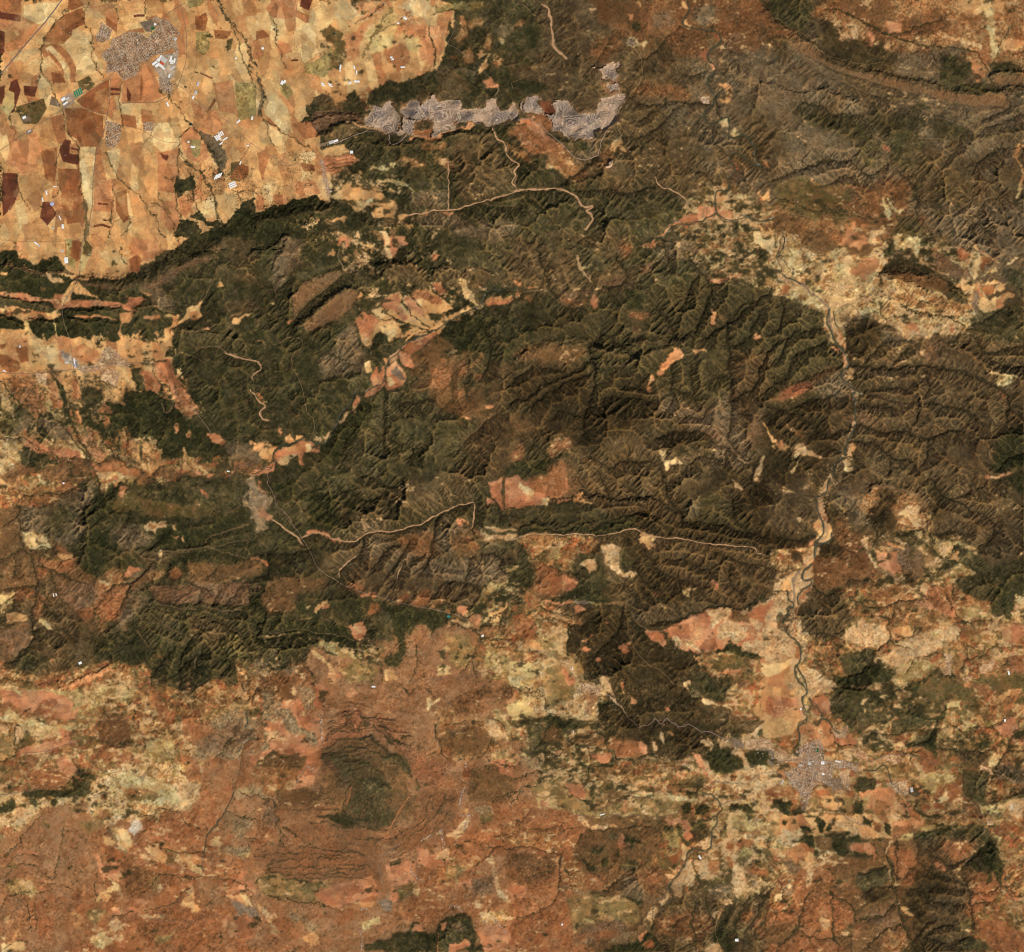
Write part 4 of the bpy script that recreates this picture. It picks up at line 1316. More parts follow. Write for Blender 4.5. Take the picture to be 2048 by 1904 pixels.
L wsh 2 350,480 420,450 510,440 580,480 650,500 760,515 820,480 880,440 940,430 1000,440 1130,420 1200,390 1300,370 1390,310 1500,270 1560,230 1640,200 1690,190
L wsh 2 1690,200 1690,300 1690,380 1670,410
L trk 0.6 1710,0 1715,70 1690,120 1680,190
L trk 0.4 1700,90 1850,40
L wsh 2.2 640,790 650,730 700,690 780,620
L wsh 1.6 1100,800 1110,750 1150,680
L wsh 1 930,470 1000,490 1060,480
L wsh 1.2 1380,680 1440,700 1520,720 1600,730
L trk 0.4 300,840 240,920 80,900
L trk 0.4 290,740 380,780 380,650
L wsh 0.9 80,1140 90,1220 200,1220 260,1190 400,1200 440,1230 580,1230 680,1250 760,1280
L crk 2.6 0,860 50,900 30,980 60,1060 40,1180 50,1280
L crk 1.4 830,480 810,600 760,650
L gly 2 1410,320 1390,460 1380,580 1300,700
L gly 1.6 1200,500 1140,640 1060,740
L gly 1.5 1300,600 1200,640
L gly 1.6 990,160 1040,280
L gly 1.5 620,110 800,150 900,170 1000,160
L gly 1.5 820,20 940,70 1060,60
L gly 1.4 640,340 560,250 430,130
L gly 2 1480,820 1680,840 1760,900 1640,1000
L gly 1.5 1680,620 1640,760 1600,900
L gly 1.3 940,660 1000,560 1100,540
L gly 1.5 150,580 60,720 20,780
L gly 1.3 60,600 300,600 400,580
L gly 1.5 120,1260 250,1260 380,1220
L gly 1.6 1880,170 1940,260 1920,340
L gly 1.8 1750,600 1920,630 1988,720
L for 3 1660,1080 1780,1020 1900,880 1988,800
L crk 1.6 1760,1180 1850,1080 1920,980 1950,920
L crk 1.5 1520,1150 1700,1190 1760,1220 1730,1280 1700,1400 1640,1500 1560,1540
L crk 1.6 1690,1450 1720,1560
L crk 1.4 1760,1220 1860,1260 1950,1270
L crk 1.3 1480,1110 1380,1180 1360,1220
L crk 1.2 1240,1320 1250,1460 1230,1560 1180,1620
L crk 1 1100,1620 1160,1660 1240,1660
L crk 1.6 340,1440 440,1560 460,1640
L crk 1 240,1460 180,1480 100,1420
L road 0.9 1320,1590 1700,1560 1860,1490 1988,1420
L road 0.7 200,1280 130,1340 100,1440 0,1540
L crk 1 1330,1640 1380,1720 1390,1760
L trk 0.7 780,1640 900,1620 1000,1640 1100,1610
L trk 0.5 640,1560 760,1620 940,1640
T 1024 952
P cbr 0,0 1988,0 1988,1848 0,1848
P orp 0,40 160,0 440,0 440,60 380,140 280,130 220,220 0,240
P rst 160,0 400,0 440,60 360,130 180,110
P pale 110,50 150,55 180,90 170,130 130,130
P pale 210,230 230,170 270,130 300,160 260,220
P orp 300,155 460,150 460,180 300,190
P fdk 230,230 320,190 480,185 500,210 380,230 300,245
P tan 490,150 550,150 550,210 510,240 490,190
P tan 555,200 620,205 600,240 560,240
P cgr 0,240 500,210 700,240 860,330 840,380 400,400 0,440
P cbr 560,160 960,150 1160,190 1300,320 1250,360 1080,340 960,290 840,320 640,240
P fdk 0,410 300,395 640,390 740,370 860,310 980,300 1060,330 1120,400 1000,420 900,420 760,450 0,470
P cdk 960,300 1300,360 1660,370 1830,440 1988,460 1988,600 1900,540 1640,540 1300,490 1080,460 960,400
P cdk 1500,60 1720,40 1988,20 1988,190 1880,190 1760,130 1560,110
P cgr 1320,120 1500,120 1700,200 1860,440 1640,370 1340,350 1300,200
P scg 1360,150 1460,160 1440,340 1380,340
P wsp 1720,50 1780,35 1820,50 1740,90
P tan 1000,440 1060,460 1140,480 1100,520 1140,580 1070,580 1000,500
P wsp 685,550 760,520 850,550 860,620 830,680 850,730 960,750 910,795 860,770 800,720 740,700 720,620
P rsb 0,470 200,450 440,450 650,460 680,560 620,580 560,640 480,680 480,760 510,830 460,890 320,950 200,930 100,880 130,700 0,640
P mxo 0,470 240,450 620,460 680,520 600,600 500,640 460,760 400,760 300,700 180,690 60,600
P oga 180,540 260,520 250,640 200,640
P rst 200,700 340,700 400,800 340,930 200,920 160,800
P ylo 300,540 380,560 360,660 300,640
P orp 400,800 440,770 510,840 460,890 380,880
P for 0,560 60,520 160,680 140,860 80,880 0,820
P ylo 10,690 60,690 60,730 20,730
P for 460,700 520,600 650,610 720,700 740,800 720,900 660,960 300,950 500,880 520,820 470,760
P wsp 520,680 560,655 640,650 665,700 650,750 600,760 580,710 525,700
P fgr 540,770 720,770 720,820 560,820
P scb 740,740 960,800 960,980 840,980 740,900
P cdk 860,480 960,480 1060,620 1200,800 1180,880 1100,860 1000,740 900,600
P for 840,570 880,560 960,700 960,740 860,720
P fdk 300,960 440,900 640,930 720,930 760,970 660,975 440,960
P org 150,970 400,970 560,990 400,990 200,1000
P ylo 560,985 620,970 680,985 720,990 700,1010 620,1000
P gry 460,960 560,975 600,990 500,995
P oga 720,990 880,995 860,1010 740,1005
P cbr 1080,560 1240,600 1500,700 1700,700 1988,740 1988,900 1780,1040 1600,980 1460,880 1340,820 1200,780
P ylo 1315,900 1350,880 1390,890 1370,930 1330,940
P rst 1090,880 1160,910 1150,930 1110,920
P orp 1560,800 1600,820 1600,880 1565,880
P mxo 0,860 200,940 280,1000 480,1080 500,1140 420,1200 400,1400 300,1440 0,1460
P oga 0,860 60,900 40,1020 0,1040
P ylo 140,1100 200,1120 260,1240 380,1280 400,1400 320,1440 200,1340
P rst 90,1120 190,1110 220,1260 90,1290 40,1240
P tan 100,1280 200,1300 300,1380 150,1360 80,1330
P fgr 0,1060 60,1040 80,1110 0,1130
P fbd 540,1050 700,1010 880,1030 1000,1150 1060,1240 1200,1330 1330,1360 1480,1390 1400,1500 1360,1660 1380,1780 1240,1800 900,1740 860,1640 760,1560 640,1560 560,1400 420,1380 420,1240 480,1200 560,1140
P cdk 640,1400 960,1340 1260,1380 1400,1420 1360,1560 1000,1640 760,1500
P cdk 560,1040 860,1100 860,1300 640,1380 480,1300 500,1160
P scs 860,1000 1100,960 1300,980 1520,1000 1340,1100 1100,1180 980,1140
P oga 250,1060 480,1100 540,1120 530,1170 440,1150 250,1140
P orp 480,1020 540,1010 590,1040 560,1060 500,1080
P orp 820,1300 900,1300 930,1310 880,1330 910,1370 860,1380 830,1340
P orp 560,1320 610,1330 600,1370 560,1360
P orp 600,1220 630,1215 620,1250 590,1250
P org 530,1265 580,1260 560,1290
P orp 660,1410 680,1400 690,1430 670,1435
P org 730,1130 755,1130 750,1155 735,1155
P wsp 680,1560 780,1560 750,1600 770,1650 800,1700 790,1730 740,1680 700,1620
P tan 840,1600 880,1600 870,1660 850,1640
P org 920,1670 980,1700 960,1720
P orp 1190,1750 1240,1750 1210,1790
P tan 1400,1400 1490,1410 1480,1480 1460,1500 1430,1440
P tan 980,1780 1070,1800 1060,1820 1000,1810
P pale 1330,1610 1380,1610 1400,1640 1350,1650
P orp 1040,1210 1180,1210 1220,1330 1150,1310 1070,1250
P orp 1180,1190 1340,1110 1500,1030 1620,1010 1700,1040 1780,1060 1860,1060 1960,960 1988,950 1988,1420 1900,1410 1800,1340 1700,1320 1500,1390 1420,1380 1300,1350 1230,1270
P wsp 1520,1040 1620,1020 1700,1040 1660,1150 1620,1130 1580,1180 1540,1180 1560,1100
P wsp 1580,1200 1660,1130 1750,1140 1840,1180 1820,1260 1760,1320 1700,1270 1590,1280
P wsp 1850,1100 1920,1100 1960,1160 1920,1200 1860,1160
P wsp 1810,1310 1870,1280 1930,1350 1960,1400 1900,1410 1830,1370
P wsp 1230,1250 1280,1250 1330,1330 1280,1340
P wsp 1340,1270 1400,1300 1480,1380 1340,1330
P rsb 1700,1050 1860,1080 1840,1140 1700,1130
P orp 1400,1140 1500,1110 1500,1170 1420,1180
P scb 1500,1440 1988,1440 1988,1848 1500,1848
P mxo 1460,1400 1700,1380 1988,1440 1988,1848 1640,1848 1500,1700 1480,1500
P fdk 1560,1380 1700,1310 1800,1340 1900,1410 1988,1420 1988,1450 1860,1450 1740,1360
P oli 1540,1420 1760,1380 1820,1480 1700,1520 1560,1500
P org 1620,1500 1760,1490 1720,1540 1600,1530
P tan 1680,1640 1750,1600 1740,1680 1670,1700
P scp 1760,1600 1830,1590 1820,1640 1760,1650
P pale 1880,1680 1988,1580 1988,1740 1920,1760
P pale 1450,1800 1490,1770 1560,1790 1620,1820 1620,1848 1460,1840
P pale 1640,1790 1680,1790 1720,1848 1640,1848
P for 1360,1520 1500,1520 1600,1580 1700,1580 1640,1760 1500,1760 1440,1660
P mxw 0,1440 380,1440 480,1440 560,1600 740,1620 760,1720 700,1848 0,1848
P yel 0,1440 140,1440 200,1500 160,1580 0,1620
P ylo 180,1480 240,1480 220,1520
P ylw 0,1570 120,1570 100,1610 0,1610
P org 0,1620 60,1640 60,1700 0,1740
P yel 0,1760 120,1660 190,1740 190,1800 60,1848 0,1848
P orp 380,1480 440,1530 490,1590 480,1620 420,1610
P wsp 280,1540 300,1490 350,1440 380,1440 320,1510
P olo 240,1500 380,1480 420,1600 500,1640 460,1760 280,1740 260,1620
P olo 480,1480 540,1460 560,1560 520,1600
P rsp 540,1680 640,1660 700,1760 600,1800
P fdk 690,1800 780,1790 900,1830 900,1848 690,1848
P fdk 180,1820 300,1800 340,1848 180,1848
P vil 500,1620 700,1640 720,1700 620,1700 500,1660
P vil 740,1740 900,1780 880,1800 760,1770
P vil 560,1790 620,1800 600,1848 560,1840
L rdg 4 0,480 200,455 440,450 700,455 860,430 960,410 1040,470 1280,480 1400,510 1640,550 1880,540 1980,600
L wsh 1.6 0,480 200,455 440,450 700,455 860,430 960,410 1040,470 1280,480 1400,510 1640,550 1880,540 1940,590 1988,600
L gly 2 300,155 500,150 620,155 800,155 960,150 1080,160 1160,200 1260,270 1330,350
L gly 2 1150,0 1210,80 1220,180 1290,300 1340,360 1480,370 1560,370 1640,370
L gly 1.8 1640,370 1700,420 1830,420 1940,460 1988,470
L gly 1.6 1700,180 1700,300 1800,400
L gly 2 640,390 740,360 860,310 960,300
L gly 1.5 650,0 720,90 740,150
L gly 1.3 900,60 980,140
L gly 1.4 480,30 560,120
L gly 1.6 1200,640 1340,650 1480,720 1540,760
L gly 1.4 1040,580 1100,700 1200,780 1340,820 1440,840 1480,930 1600,980 1720,1030
L gly 1.8 940,680 1000,780 1060,840 1100,860
L gly 1.6 840,840 940,930 960,980
L gly 1.6 1000,860 1050,920
L gly 1.5 1680,680 1700,800 1760,900 1800,960
L gly 1.4 1580,620 1700,640 1860,680 1988,720
L crk 3 1100,1150 1340,1100 1500,1030 1600,990 1700,1030 1790,1050 1850,1000 1940,930 1988,920
L crk 1.4 0,520 80,590 200,660 280,700 400,760 480,760
L crk 1.3 250,590 250,680
L crk 1.4 200,1010 300,1060 400,1080 490,1110
L crk 1.4 240,1100 400,1140 440,1160
L crk 2.4 440,1160 420,1260 420,1400
L crk 1.2 200,1680 280,1760 350,1848
L crk 1.2 0,1620 120,1640 240,1740
L wsh 1.2 900,1040 960,1080 950,1120 1000,1160 1080,1210 1180,1210
L trk 0.8 920,1310 960,1370 1020,1440 1100,1490 1200,1550 1270,1620 1340,1640
L trk 0.5 950,1180 930,1260 900,1300
L trk 0.7 1380,1660 1400,1740 1460,1770
L road 1.1 0,1290 200,1350 400,1430 480,1560 560,1630 700,1740 900,1790 1100,1848
L road 0.7 370,1440 420,1530
L crk 2 690,1840 760,1790 900,1830
L crk 1.5 840,1040 840,1160 760,1260 680,1340 640,1390
L crk 1.3 930,1730 1100,1700 1300,1700
L crk 1.2 560,1150 450,1170
L wsh 0.6 200,250 200,300 240,380 330,410 330,440
P wsp 1880,1280 1988,1270 1988,1420 1900,1400
P tan 1900,1440 1988,1420 1988,1848 1940,1848 1920,1640
T 1536 952
P scb 0,0 1988,0 1988,1848 0,1848
P scs 0,0 340,0 380,160 380,460 200,560 0,580
P cdk 0,60 100,80 110,180 60,220 0,200
P cdk 0,420 380,480 340,530 0,590
P cdk 1200,60 1500,180 1760,340 1720,500 1300,440 1280,250
P scs 1250,0 1988,0 1988,700 1700,680 1600,560 1560,480 1280,420 1400,200
P scb 1520,200 1700,150 1988,0 1988,300 1750,330
P fdk 1800,100 1988,20 1988,160 1900,140
P orp 1680,80 1860,20 1900,30 1780,90 1700,110
P oga 780,80 900,60 1040,90 1150,150 1250,260 1270,400 1180,440 1000,420 860,430 780,280 700,260 720,150
P cdk 870,90 1020,110 1000,200 880,220
P cdk 800,240 960,230 1000,340 980,420 880,430 800,340
P wsp 1020,280 1120,240 1180,260 1180,410 1120,400 1080,330
P pale 1010,290 1080,270 1100,300 1040,310
P scg 580,0 700,140 700,260 800,360 820,420 640,340 520,180 480,60
P ylo 510,190 570,230 620,290 560,250
P wsp 210,330 235,305 275,340 240,365
P tan 345,400 370,360 390,340 440,355 480,420 495,470 440,520 390,525 380,470
P orp 370,180 440,120 400,190 440,300 450,355 400,330 375,260
P orp 430,110 460,40 490,0 480,60 460,100
P tan 360,540 400,560 380,640 300,720 220,760 150,880 80,890 130,820 160,780 210,760 300,640 290,600
P tan 90,850 150,840 150,890 80,920
P orp 330,520 380,480 360,530 300,560
P tan 270,780 340,690 350,780 270,810
P wsp 190,860 240,800 310,870 240,920 200,980 150,920
P orp 230,950 310,890 320,900 240,980
P brn2 130,1130 160,1020 230,1020 210,1280 260,1350 250,1440 200,1440 200,1300 160,1240
P scb 140,1020 160,1010 220,1020 200,1240 160,1240
P wsp 0,1280 160,1265 210,1330 210,1400 140,1420 0,1470
P tan 0,1440 180,1440 200,1560 230,1620 260,1700 250,1800 290,1848 0,1848
P wsp 240,1500 400,1520 480,1600 560,1620 540,1660 420,1700 320,1640 280,1570
P orp 330,1720 440,1700 500,1740 500,1848 430,1848 360,1760
P orp 60,1720 260,1740 300,1820 200,1848 40,1848
P cdk 400,560 460,520 520,540 580,580 560,640 460,620 400,640
P mxo 0,580 200,570 340,540 360,620 280,720 200,760 0,780
P cdk 200,590 300,600 260,660 200,660
P scr 380,620 860,700 900,780 600,820 440,900 360,870 360,720
P scb 240,980 560,880 720,960 700,1100 620,1180 500,1240 260,1200
P cdk 580,1000 700,1020 680,1090 600,1080
P wsp 730,500 760,450 790,470 780,540 840,650 870,730 840,730 800,640 760,570
P orp 840,560 1000,600 1040,740 980,770 880,720 860,640
P scp 860,480 1080,560 1200,600 1220,760 1160,800 1050,780 1000,600
P tan 930,490 1050,560 1060,590 960,540
P wsp 1180,880 1230,820 1270,830 1230,900 1200,930
P cdk 1090,560 1140,590 1130,650 1080,640
P cdk 1040,740 1120,760 1170,830 1130,870 1060,820
P cdk 1260,500 1320,520 1340,600 1310,640 1250,600
P orp 1150,1000 1260,840 1400,860 1480,1100 1380,1140 1200,1100 1120,1020
P rst 1260,850 1400,870 1440,1050 1340,1060 1240,980
P ylo 1270,530 1500,520 1600,540 1650,590 1600,600 1540,560 1440,600 1340,640
P wsp 1330,540 1460,550 1420,600 1340,620
P fgr 1460,560 1600,580 1600,660 1400,660 1440,620
P tan 1390,650 1480,590 1490,670
P ylo 1420,740 1500,680 1640,760 1560,780 1440,780
P ylo 1730,720 1920,700 1900,780 1780,760
P fdk 1540,820 1620,830 1620,910 1560,900
P for 1640,760 1988,640 1988,920 1920,960 1880,1120 1760,1080 1640,960 1480,880 1440,820
P oga 1480,960 1720,1000 1760,1080 1700,1080 1500,1040
P ylo 1500,1020 1640,1020 1700,1100 1560,1100
P mxo 560,880 1000,820 1200,900 1160,1000 1480,1110 1988,1100 1988,1500 1500,1848 560,1200 680,1120
P oga 800,860 960,880 1120,900 1000,970 840,970
P wsp 560,1250 700,1140 920,1150 960,1280 860,1340 700,1300
P wsp 820,1180 920,1170 930,1210 830,1220
P wsp 680,1150 740,1100 750,1160 700,1170
P oga 960,1000 1150,960 1160,1080 1080,1160 960,1120
P tan 960,1180 1120,1170 1130,1280 980,1280
P mxo 300,1250 560,1250 860,1360 640,1600 540,1600 380,1500 270,1500
P wsp 900,1400 1080,1280 1300,1180 1480,1160 1500,1280 1300,1360 1100,1420 1000,1480 920,1460
P ylw 1260,1200 1320,1200 1330,1270 1270,1260
P ylw 1570,1330 1680,1260 1710,1330 1640,1420 1580,1420
P ylo 980,1480 1200,1400 1320,1480 1200,1560 1020,1620 940,1600
P ylo 1100,1560 1260,1500 1300,1490 1100,1620 1000,1630
P oga 560,1620 800,1540 920,1600 860,1660 560,1680
P orp 1440,1360 1540,1370 1540,1440 1460,1440
P fdk 500,1560 640,1570 840,1460 1000,1560 880,1640 540,1640
P fgr 540,1380 800,1340 860,1380 760,1520 600,1560
P fdk 950,1650 1100,1640 1260,1540 1330,1490 1330,1530 1200,1600 1130,1680
P fdk 500,1640 760,1660 900,1700 800,1740 700,1720 560,1700
P fgr 500,1700 900,1720 960,1848 520,1848
P fdk 1080,1780 1400,1800 1400,1848 1060,1848
P pale 720,1740 750,1740 790,1780 730,1790
P oli 1160,1660 1340,1500 1480,1620 1500,1700 1300,1790 1130,1740
P oli 1480,1600 1700,1700 1600,1780 1420,1720
P mxo 1340,1300 1988,1280 1988,1848 1400,1848 1640,1740 1560,1560 1360,1480
P oli 1680,1560 1988,1520 1988,1700 1800,1700
P rst 1450,1500 1500,1510 1480,1580 1450,1570
P rst 1640,1620 1700,1620 1700,1690 1640,1680
P rst 1880,1380 1988,1370 1988,1540 1880,1540
P orp 1800,1160 1988,1140 1988,1240 1900,1300 1820,1260
P org 1520,1620 1570,1590 1560,1640
P tan 1740,1690 1960,1660 1930,1700 1760,1760
P yel 1400,1790 1500,1760 1500,1848 1400,1848
P pale 1920,920 1988,940 1988,1000 1930,1000
P vil 1640,1480 1770,1410 1740,1500 1660,1530
P vil 1440,1570 1600,1560 1560,1600
P vil 1360,1400 1420,1400 1420,1560 1370,1540
P vil 160,1600 210,1620 200,1660 160,1650
L rdg 5 820,80 1000,80 1150,150 1240,250 1270,400
L wsh 1.4 820,60 860,80 920,70 1040,95 1120,140 1180,200 1240,250
L wsh 1.2 850,730 950,760 1020,800 1100,880 1180,900
L riv 3 490,0 460,60 470,90 390,140 370,200 390,290 430,370 430,430 400,500 360,540 370,640
L riv 3 490,450 490,500 400,540 370,560
L riv 3 340,690 280,730 250,780 270,830 330,800 330,860 230,910 220,960 235,1000
L gry 4 240,740 180,820 190,920 200,980
L riv 2.6 110,900 170,960 200,1010 150,1030 135,1130 160,1240 230,1280 260,1350 250,1460 200,1490 240,1590 300,1640 300,1700 260,1740 270,1790 310,1800 300,1848
L riv 2 225,1490 290,1580 310,1650
L riv 2 320,1740 380,1750 430,1800 420,1840
L crk 2.6 0,900 60,890 110,900
L crk 2 350,870 430,920 500,900 560,870
L crk 1.8 620,820 740,800 850,840 940,880
L crk 1.4 380,470 240,490 100,470
L crk 2.4 960,1000 1000,970 1080,970 1150,940
L crk 1.8 640,940 760,1010 900,1010 980,980 1000,1050 980,1100 900,1080
L crk 2 940,1100 960,1280 900,1320 820,1380 820,1440 700,1540 620,1560
L crk 1.8 960,1280 1130,1260 1150,1200 1180,1180 1200,1200
L crk 1.2 980,1290 1060,1340 1110,1340
L crk 1.8 1370,640 1440,640 1460,560
L crk 2 1230,1400 1320,1370
L crk 1.6 1330,1500 1400,1580 1420,1570
L crk 1.6 1490,1500 1560,1420 1680,1400 1740,1320 1800,1310
L crk 1.5 1500,1200 1460,1280 1560,1340 1560,1420
L crk 1.5 990,1480 990,1560 920,1600
L crk 1.4 1140,1420 1080,1540 
L crk 1.4 1360,900 1400,960 1450,1060 1480,1100
L crk 1.2 1240,900 1260,960
L crk 1.4 1430,850 1450,950
L for 3 1250,440 1320,640 1380,650 1600,700
L crk 1.4 1280,440 1440,430 1560,450
L gly 1.4 760,300 840,400 860,480
L gly 2 780,240 760,300 820,350
L gly 1.8 1250,60 1350,150 1500,190 1560,260 1700,320 1760,400 1720,520 1640,560
L gly 1.5 1420,150 1520,130 1700,130 1800,90
L gly 1.8 1000,450 1180,430 1400,430
L gly 1.6 260,1200 400,1220 520,1240
L gly 1.4 520,260 640,290
L gly 1.5 520,520 640,590 720,640
L crk 1.3 340,1440 440,1430
L gly 1.3 0,720 160,740
L crk 1.4 720,1360 780,1440 800,1480
L crk 1.2 1880,1400 1850,1460 1800,1480
L crk 1.5 1480,1130 1600,1140 1760,1130
L road 0.7 1180,1720 1300,1710 1440,1640 1540,1580
L trk 0.6 1560,480 1620,520 1650,580
L trk 0.4 1600,60 1560,120
T 0 1428
P rsb 0,0 1988,0 1988,1848 0,1848
P mxo 0,0 900,0 1100,60 1380,60 1440,400 1100,380 700,440 0,420
P ylw 0,0 100,20 500,60 700,80 400,150 200,140 80,80 0,60
P ylo 700,0 820,0 820,60 700,60
P orp 450,100 555,120 550,190 480,190
P brn 360,160 440,180 430,220 350,210
P oli 180,130 250,140 240,240 150,290 140,240
P wsp 100,110 200,130 180,200 130,240 110,160
P olo 0,190 130,250 120,330 0,370
P wsp 0,100 60,130 70,180 0,190
P olo 680,60 850,30 880,0 700,0
P orp 140,320 260,220 500,190 600,200 350,290 230,330
P rst 200,330 300,340 270,430 180,420
P orp 440,330 540,340 600,440 520,500 460,440
P wsp 550,270 580,260 620,350 590,340
P rst 760,230 850,260 890,340 850,370 800,330 740,340
P rst 950,310 1070,340 1020,400 900,410
P rst 190,460 420,420 520,500 430,580 240,580
P tan 1080,70 1150,80 1130,160 1060,110
P ylo 1140,230 1240,170 1340,160 1360,340 1300,400 1100,340
P scr 760,30 1000,60 1000,240 850,260 760,200
P mxw 800,430 1140,360 1440,400 1560,540 1530,700 1450,750 1300,760 1200,820 1000,840 820,780 700,680 720,540
P ylw 860,470 1000,460 1340,560 1400,680 1200,740 1000,680 860,620
P wsp 1400,480 1540,560 1520,640 1420,720 1370,620
P pale 1400,640 1480,660 1450,720 1400,710
P oga 900,560 1150,590 1240,640 1020,660
P oli 960,620 1240,650 1200,680 1000,680
P brn 790,620 840,620 830,680 790,670
P mxw 0,600 400,640 620,640 640,680 360,740 200,860 100,960 0,980
P wsp 130,760 200,740 260,780 170,840 120,860
P wsp 270,750 300,760 290,790 260,780
P rst 20,880 110,880 90,980 60,980
P fdk 580,460 640,440 700,470 750,490 730,520 650,500 590,490
P fdk 230,600 340,590 480,580 620,590 690,610 680,640 560,640 380,650 240,670 160,640
P for 560,500 700,520 690,600 560,600
P fdk 0,720 60,680 120,640 110,700 90,760 0,760
P fdk 380,690 420,660 450,700 410,730
P fdk 220,690 280,680 270,740 220,730
P fdk 150,720 190,710 200,740 150,745
P wht 1000,880 1040,820 1110,850 1100,900 1050,935 1005,915
P wsp 990,780 1060,790 1120,830 1040,830 1000,870
P tan 850,860 1000,920 1040,1000 1010,1100 960,1080 900,1000 870,920
P gfn 820,900 860,880 940,1000 1000,1100 960,1100 900,1040
P ylw 860,920 900,940 960,1040 980,1080 940,1060
P pale 920,930 1000,930 1020,1000 990,1020 940,980
P tan 800,940 880,1000 860,1040 800,1000
P rsp 0,1000 360,760 520,760 780,880 760,1060 640,1120 440,1180 420,1300 0,1200
P orp 130,1060 280,1080 250,1110 140,1110
P olo 320,820 380,820 380,880 330,870
P olo 620,860 760,820 860,800 820,860 680,930
P rst 1160,860 1280,800 1560,880 1560,1060 1400,1040 1260,950 1180,920
P rst 1450,760 1520,730 1640,860 1600,900 1480,850
P orp 1200,920 1290,940 1320,990 1220,990
P rst 1000,1040 1090,1040 1010,1100
P wsp 1010,1090 1080,1050 1100,1060 1030,1100
P rst 1040,1100 1120,1060 1150,1090 1090,1120
P tan 1150,1020 1220,1030 1320,1110 1310,1170 1180,1130 1120,1060
P wsp 1100,1100 1170,1130 1140,1170 1080,1120
P brn 1160,1140 1300,1170 1400,1210 1240,1220 1150,1170
P oli 1310,1100 1400,1110 1390,1170 1310,1160
P olp 1300,1060 1400,1080 1360,1110
P brn 1220,1010 1300,1020 1380,1060 1280,1060
P tan 1400,1100 1570,1110 1560,1270 1460,1220 1400,1160
P brn 1400,1160 1460,1170 1450,1205 1400,1200
P brn 780,1020 900,1040 960,1100 900,1150 800,1150
P orp 700,1090 770,1080 800,1180 930,1160 990,1270 900,1300 820,1240 800,1300 770,1260 750,1160
P scr 940,1160 1240,1240 1120,1350 1050,1420 940,1380 1000,1260
P tan 800,1240 940,1350 850,1440 740,1420 770,1370 880,1340
P tan 740,1410 840,1400 840,1480 740,1460
P rst 850,1380 960,1370 1000,1450 900,1500 860,1530
P orp 860,1520 1020,1480 1100,1540 1000,1560 900,1570
P wsp 1240,1320 1280,1320 1270,1370 1230,1420
P olo 1160,1300 1240,1260 1230,1380 1180,1400
P orp 1020,1430 1150,1450 1100,1490 1030,1480
P rst 1130,1500 1400,1420 1440,1480 1200,1550
P tan 1400,1460 1470,1380 1500,1360 1530,1480 1560,1500 1540,1560 1500,1540
P wsp 1080,1560 1300,1550 1290,1580 1100,1590
P rst 1300,1560 1440,1530 1400,1600 1310,1580
P tan 540,1530 640,1570 640,1650 580,1660 600,1590 550,1560
P olo 660,1560 740,1500 820,1520 800,1600 700,1640
P wsp 840,1630 920,1600 970,1650 900,1700 850,1700
P ylw 680,1740 780,1690 880,1750 780,1840 740,1840
P rst 780,1848 860,1800 920,1848
P brn2 980,1800 1000,1700 1080,1640 1060,1700 1150,1770 1180,1848 980,1848
P scr 1100,1650 1180,1620 1240,1680 1200,1760 1130,1720
P olp 1200,1740 1380,1690 1300,1760 1220,1800
P pale 0,1790 100,1760 180,1790 180,1848 0,1848
P ylo 60,1280 240,1300 300,1360 240,1420 80,1380
P rst 240,1480 420,1400 440,1560 420,1700 300,1760 250,1640
P rst 560,1350 700,1380 700,1500 600,1480 540,1420
P tan 40,1600 90,1540 80,1620
P pale 0,1710 40,1710 20,1780
P tan 60,1790 150,1660 160,1720
P ylo 20,1190 100,1170 130,1200 90,1220
P tan 1800,1440 1870,1410 1960,1500 1860,1480
P gry 1790,1460 1880,1490 1960,1510 1960,1560 1870,1540 1870,1600 1830,1580
P orp 1760,1400 1900,1320 1980,1360 1960,1440 1870,1400
P orp 1840,1300 1880,1220 1930,1230 1900,1290
P orp 1700,1600 1988,1560 1988,1760 1800,1740
P rsp 1540,1300 1700,1320 1760,1500 1560,1520
P rst 1400,0 1640,0 1600,200 1520,240 1420,200
P gfn 1700,80 1900,0 1988,0 1930,60 1720,110
P gfn 1500,300 1700,260 1900,180 1930,200 1880,360 1600,340 1500,360
P scp 1500,180 1900,100 1920,220 1560,320
P rst 1440,400 1530,400 1560,500 1480,520
P rsp 1560,380 1830,380 1880,480 1800,600 1700,740 1600,560
P ylw 1860,580 1988,600 1988,620 1900,620
P wsp 1800,620 1880,600 1960,660 1840,660
P gfn 1730,760 1900,800 1960,880 1840,960 1740,880
P ylo 1620,960 1700,980 1720,1040 1640,1010
P gfn 1700,1040 1900,1000 1900,1120 1760,1100
P rst 1640,1120 1900,1160 1880,1240 1700,1260
P orp 1700,600 1760,560 1800,580 1740,640
P yel 1820,1080 1900,1060 1900,1090 1830,1110
L crk 1.6 0,380 90,350 140,290 130,210 100,110 180,130
L crk 1.2 0,90 100,100
L road 0.8 140,320 380,280 560,220 700,150 820,60 920,0
L crk 1.4 1050,0 1030,80 1040,130
L road 0.7 0,630 220,600 400,570 480,540 560,480 700,435 860,430 1000,450 1100,510 1200,570
L crk 1.2 440,570 520,530 560,500
L wsh 1 580,700 640,660 740,640 860,600
L crk 1 700,620 760,610 900,610
L crk 1 1260,740 1380,760 1430,820 1500,870 1620,890
L crk 1 1100,800 1220,770 1240,740
L crk 1.2 840,870 820,930
L riv 1.2 1930,0 1920,100 1930,190 1910,280 1900,400 1860,500 1860,570
L riv 1.7 1860,570 1800,640 1750,740 1690,840 1610,930 1590,1010 1580,1080
L crk 1.3 1580,1080 1440,1100 1300,1060 1200,1000
L gry 1 1570,1100 1570,1200 1560,1270
L crk 1.2 1240,1240 1400,1270 1560,1280 1620,1260 1760,1290 1900,1340 1940,1400 1960,1480
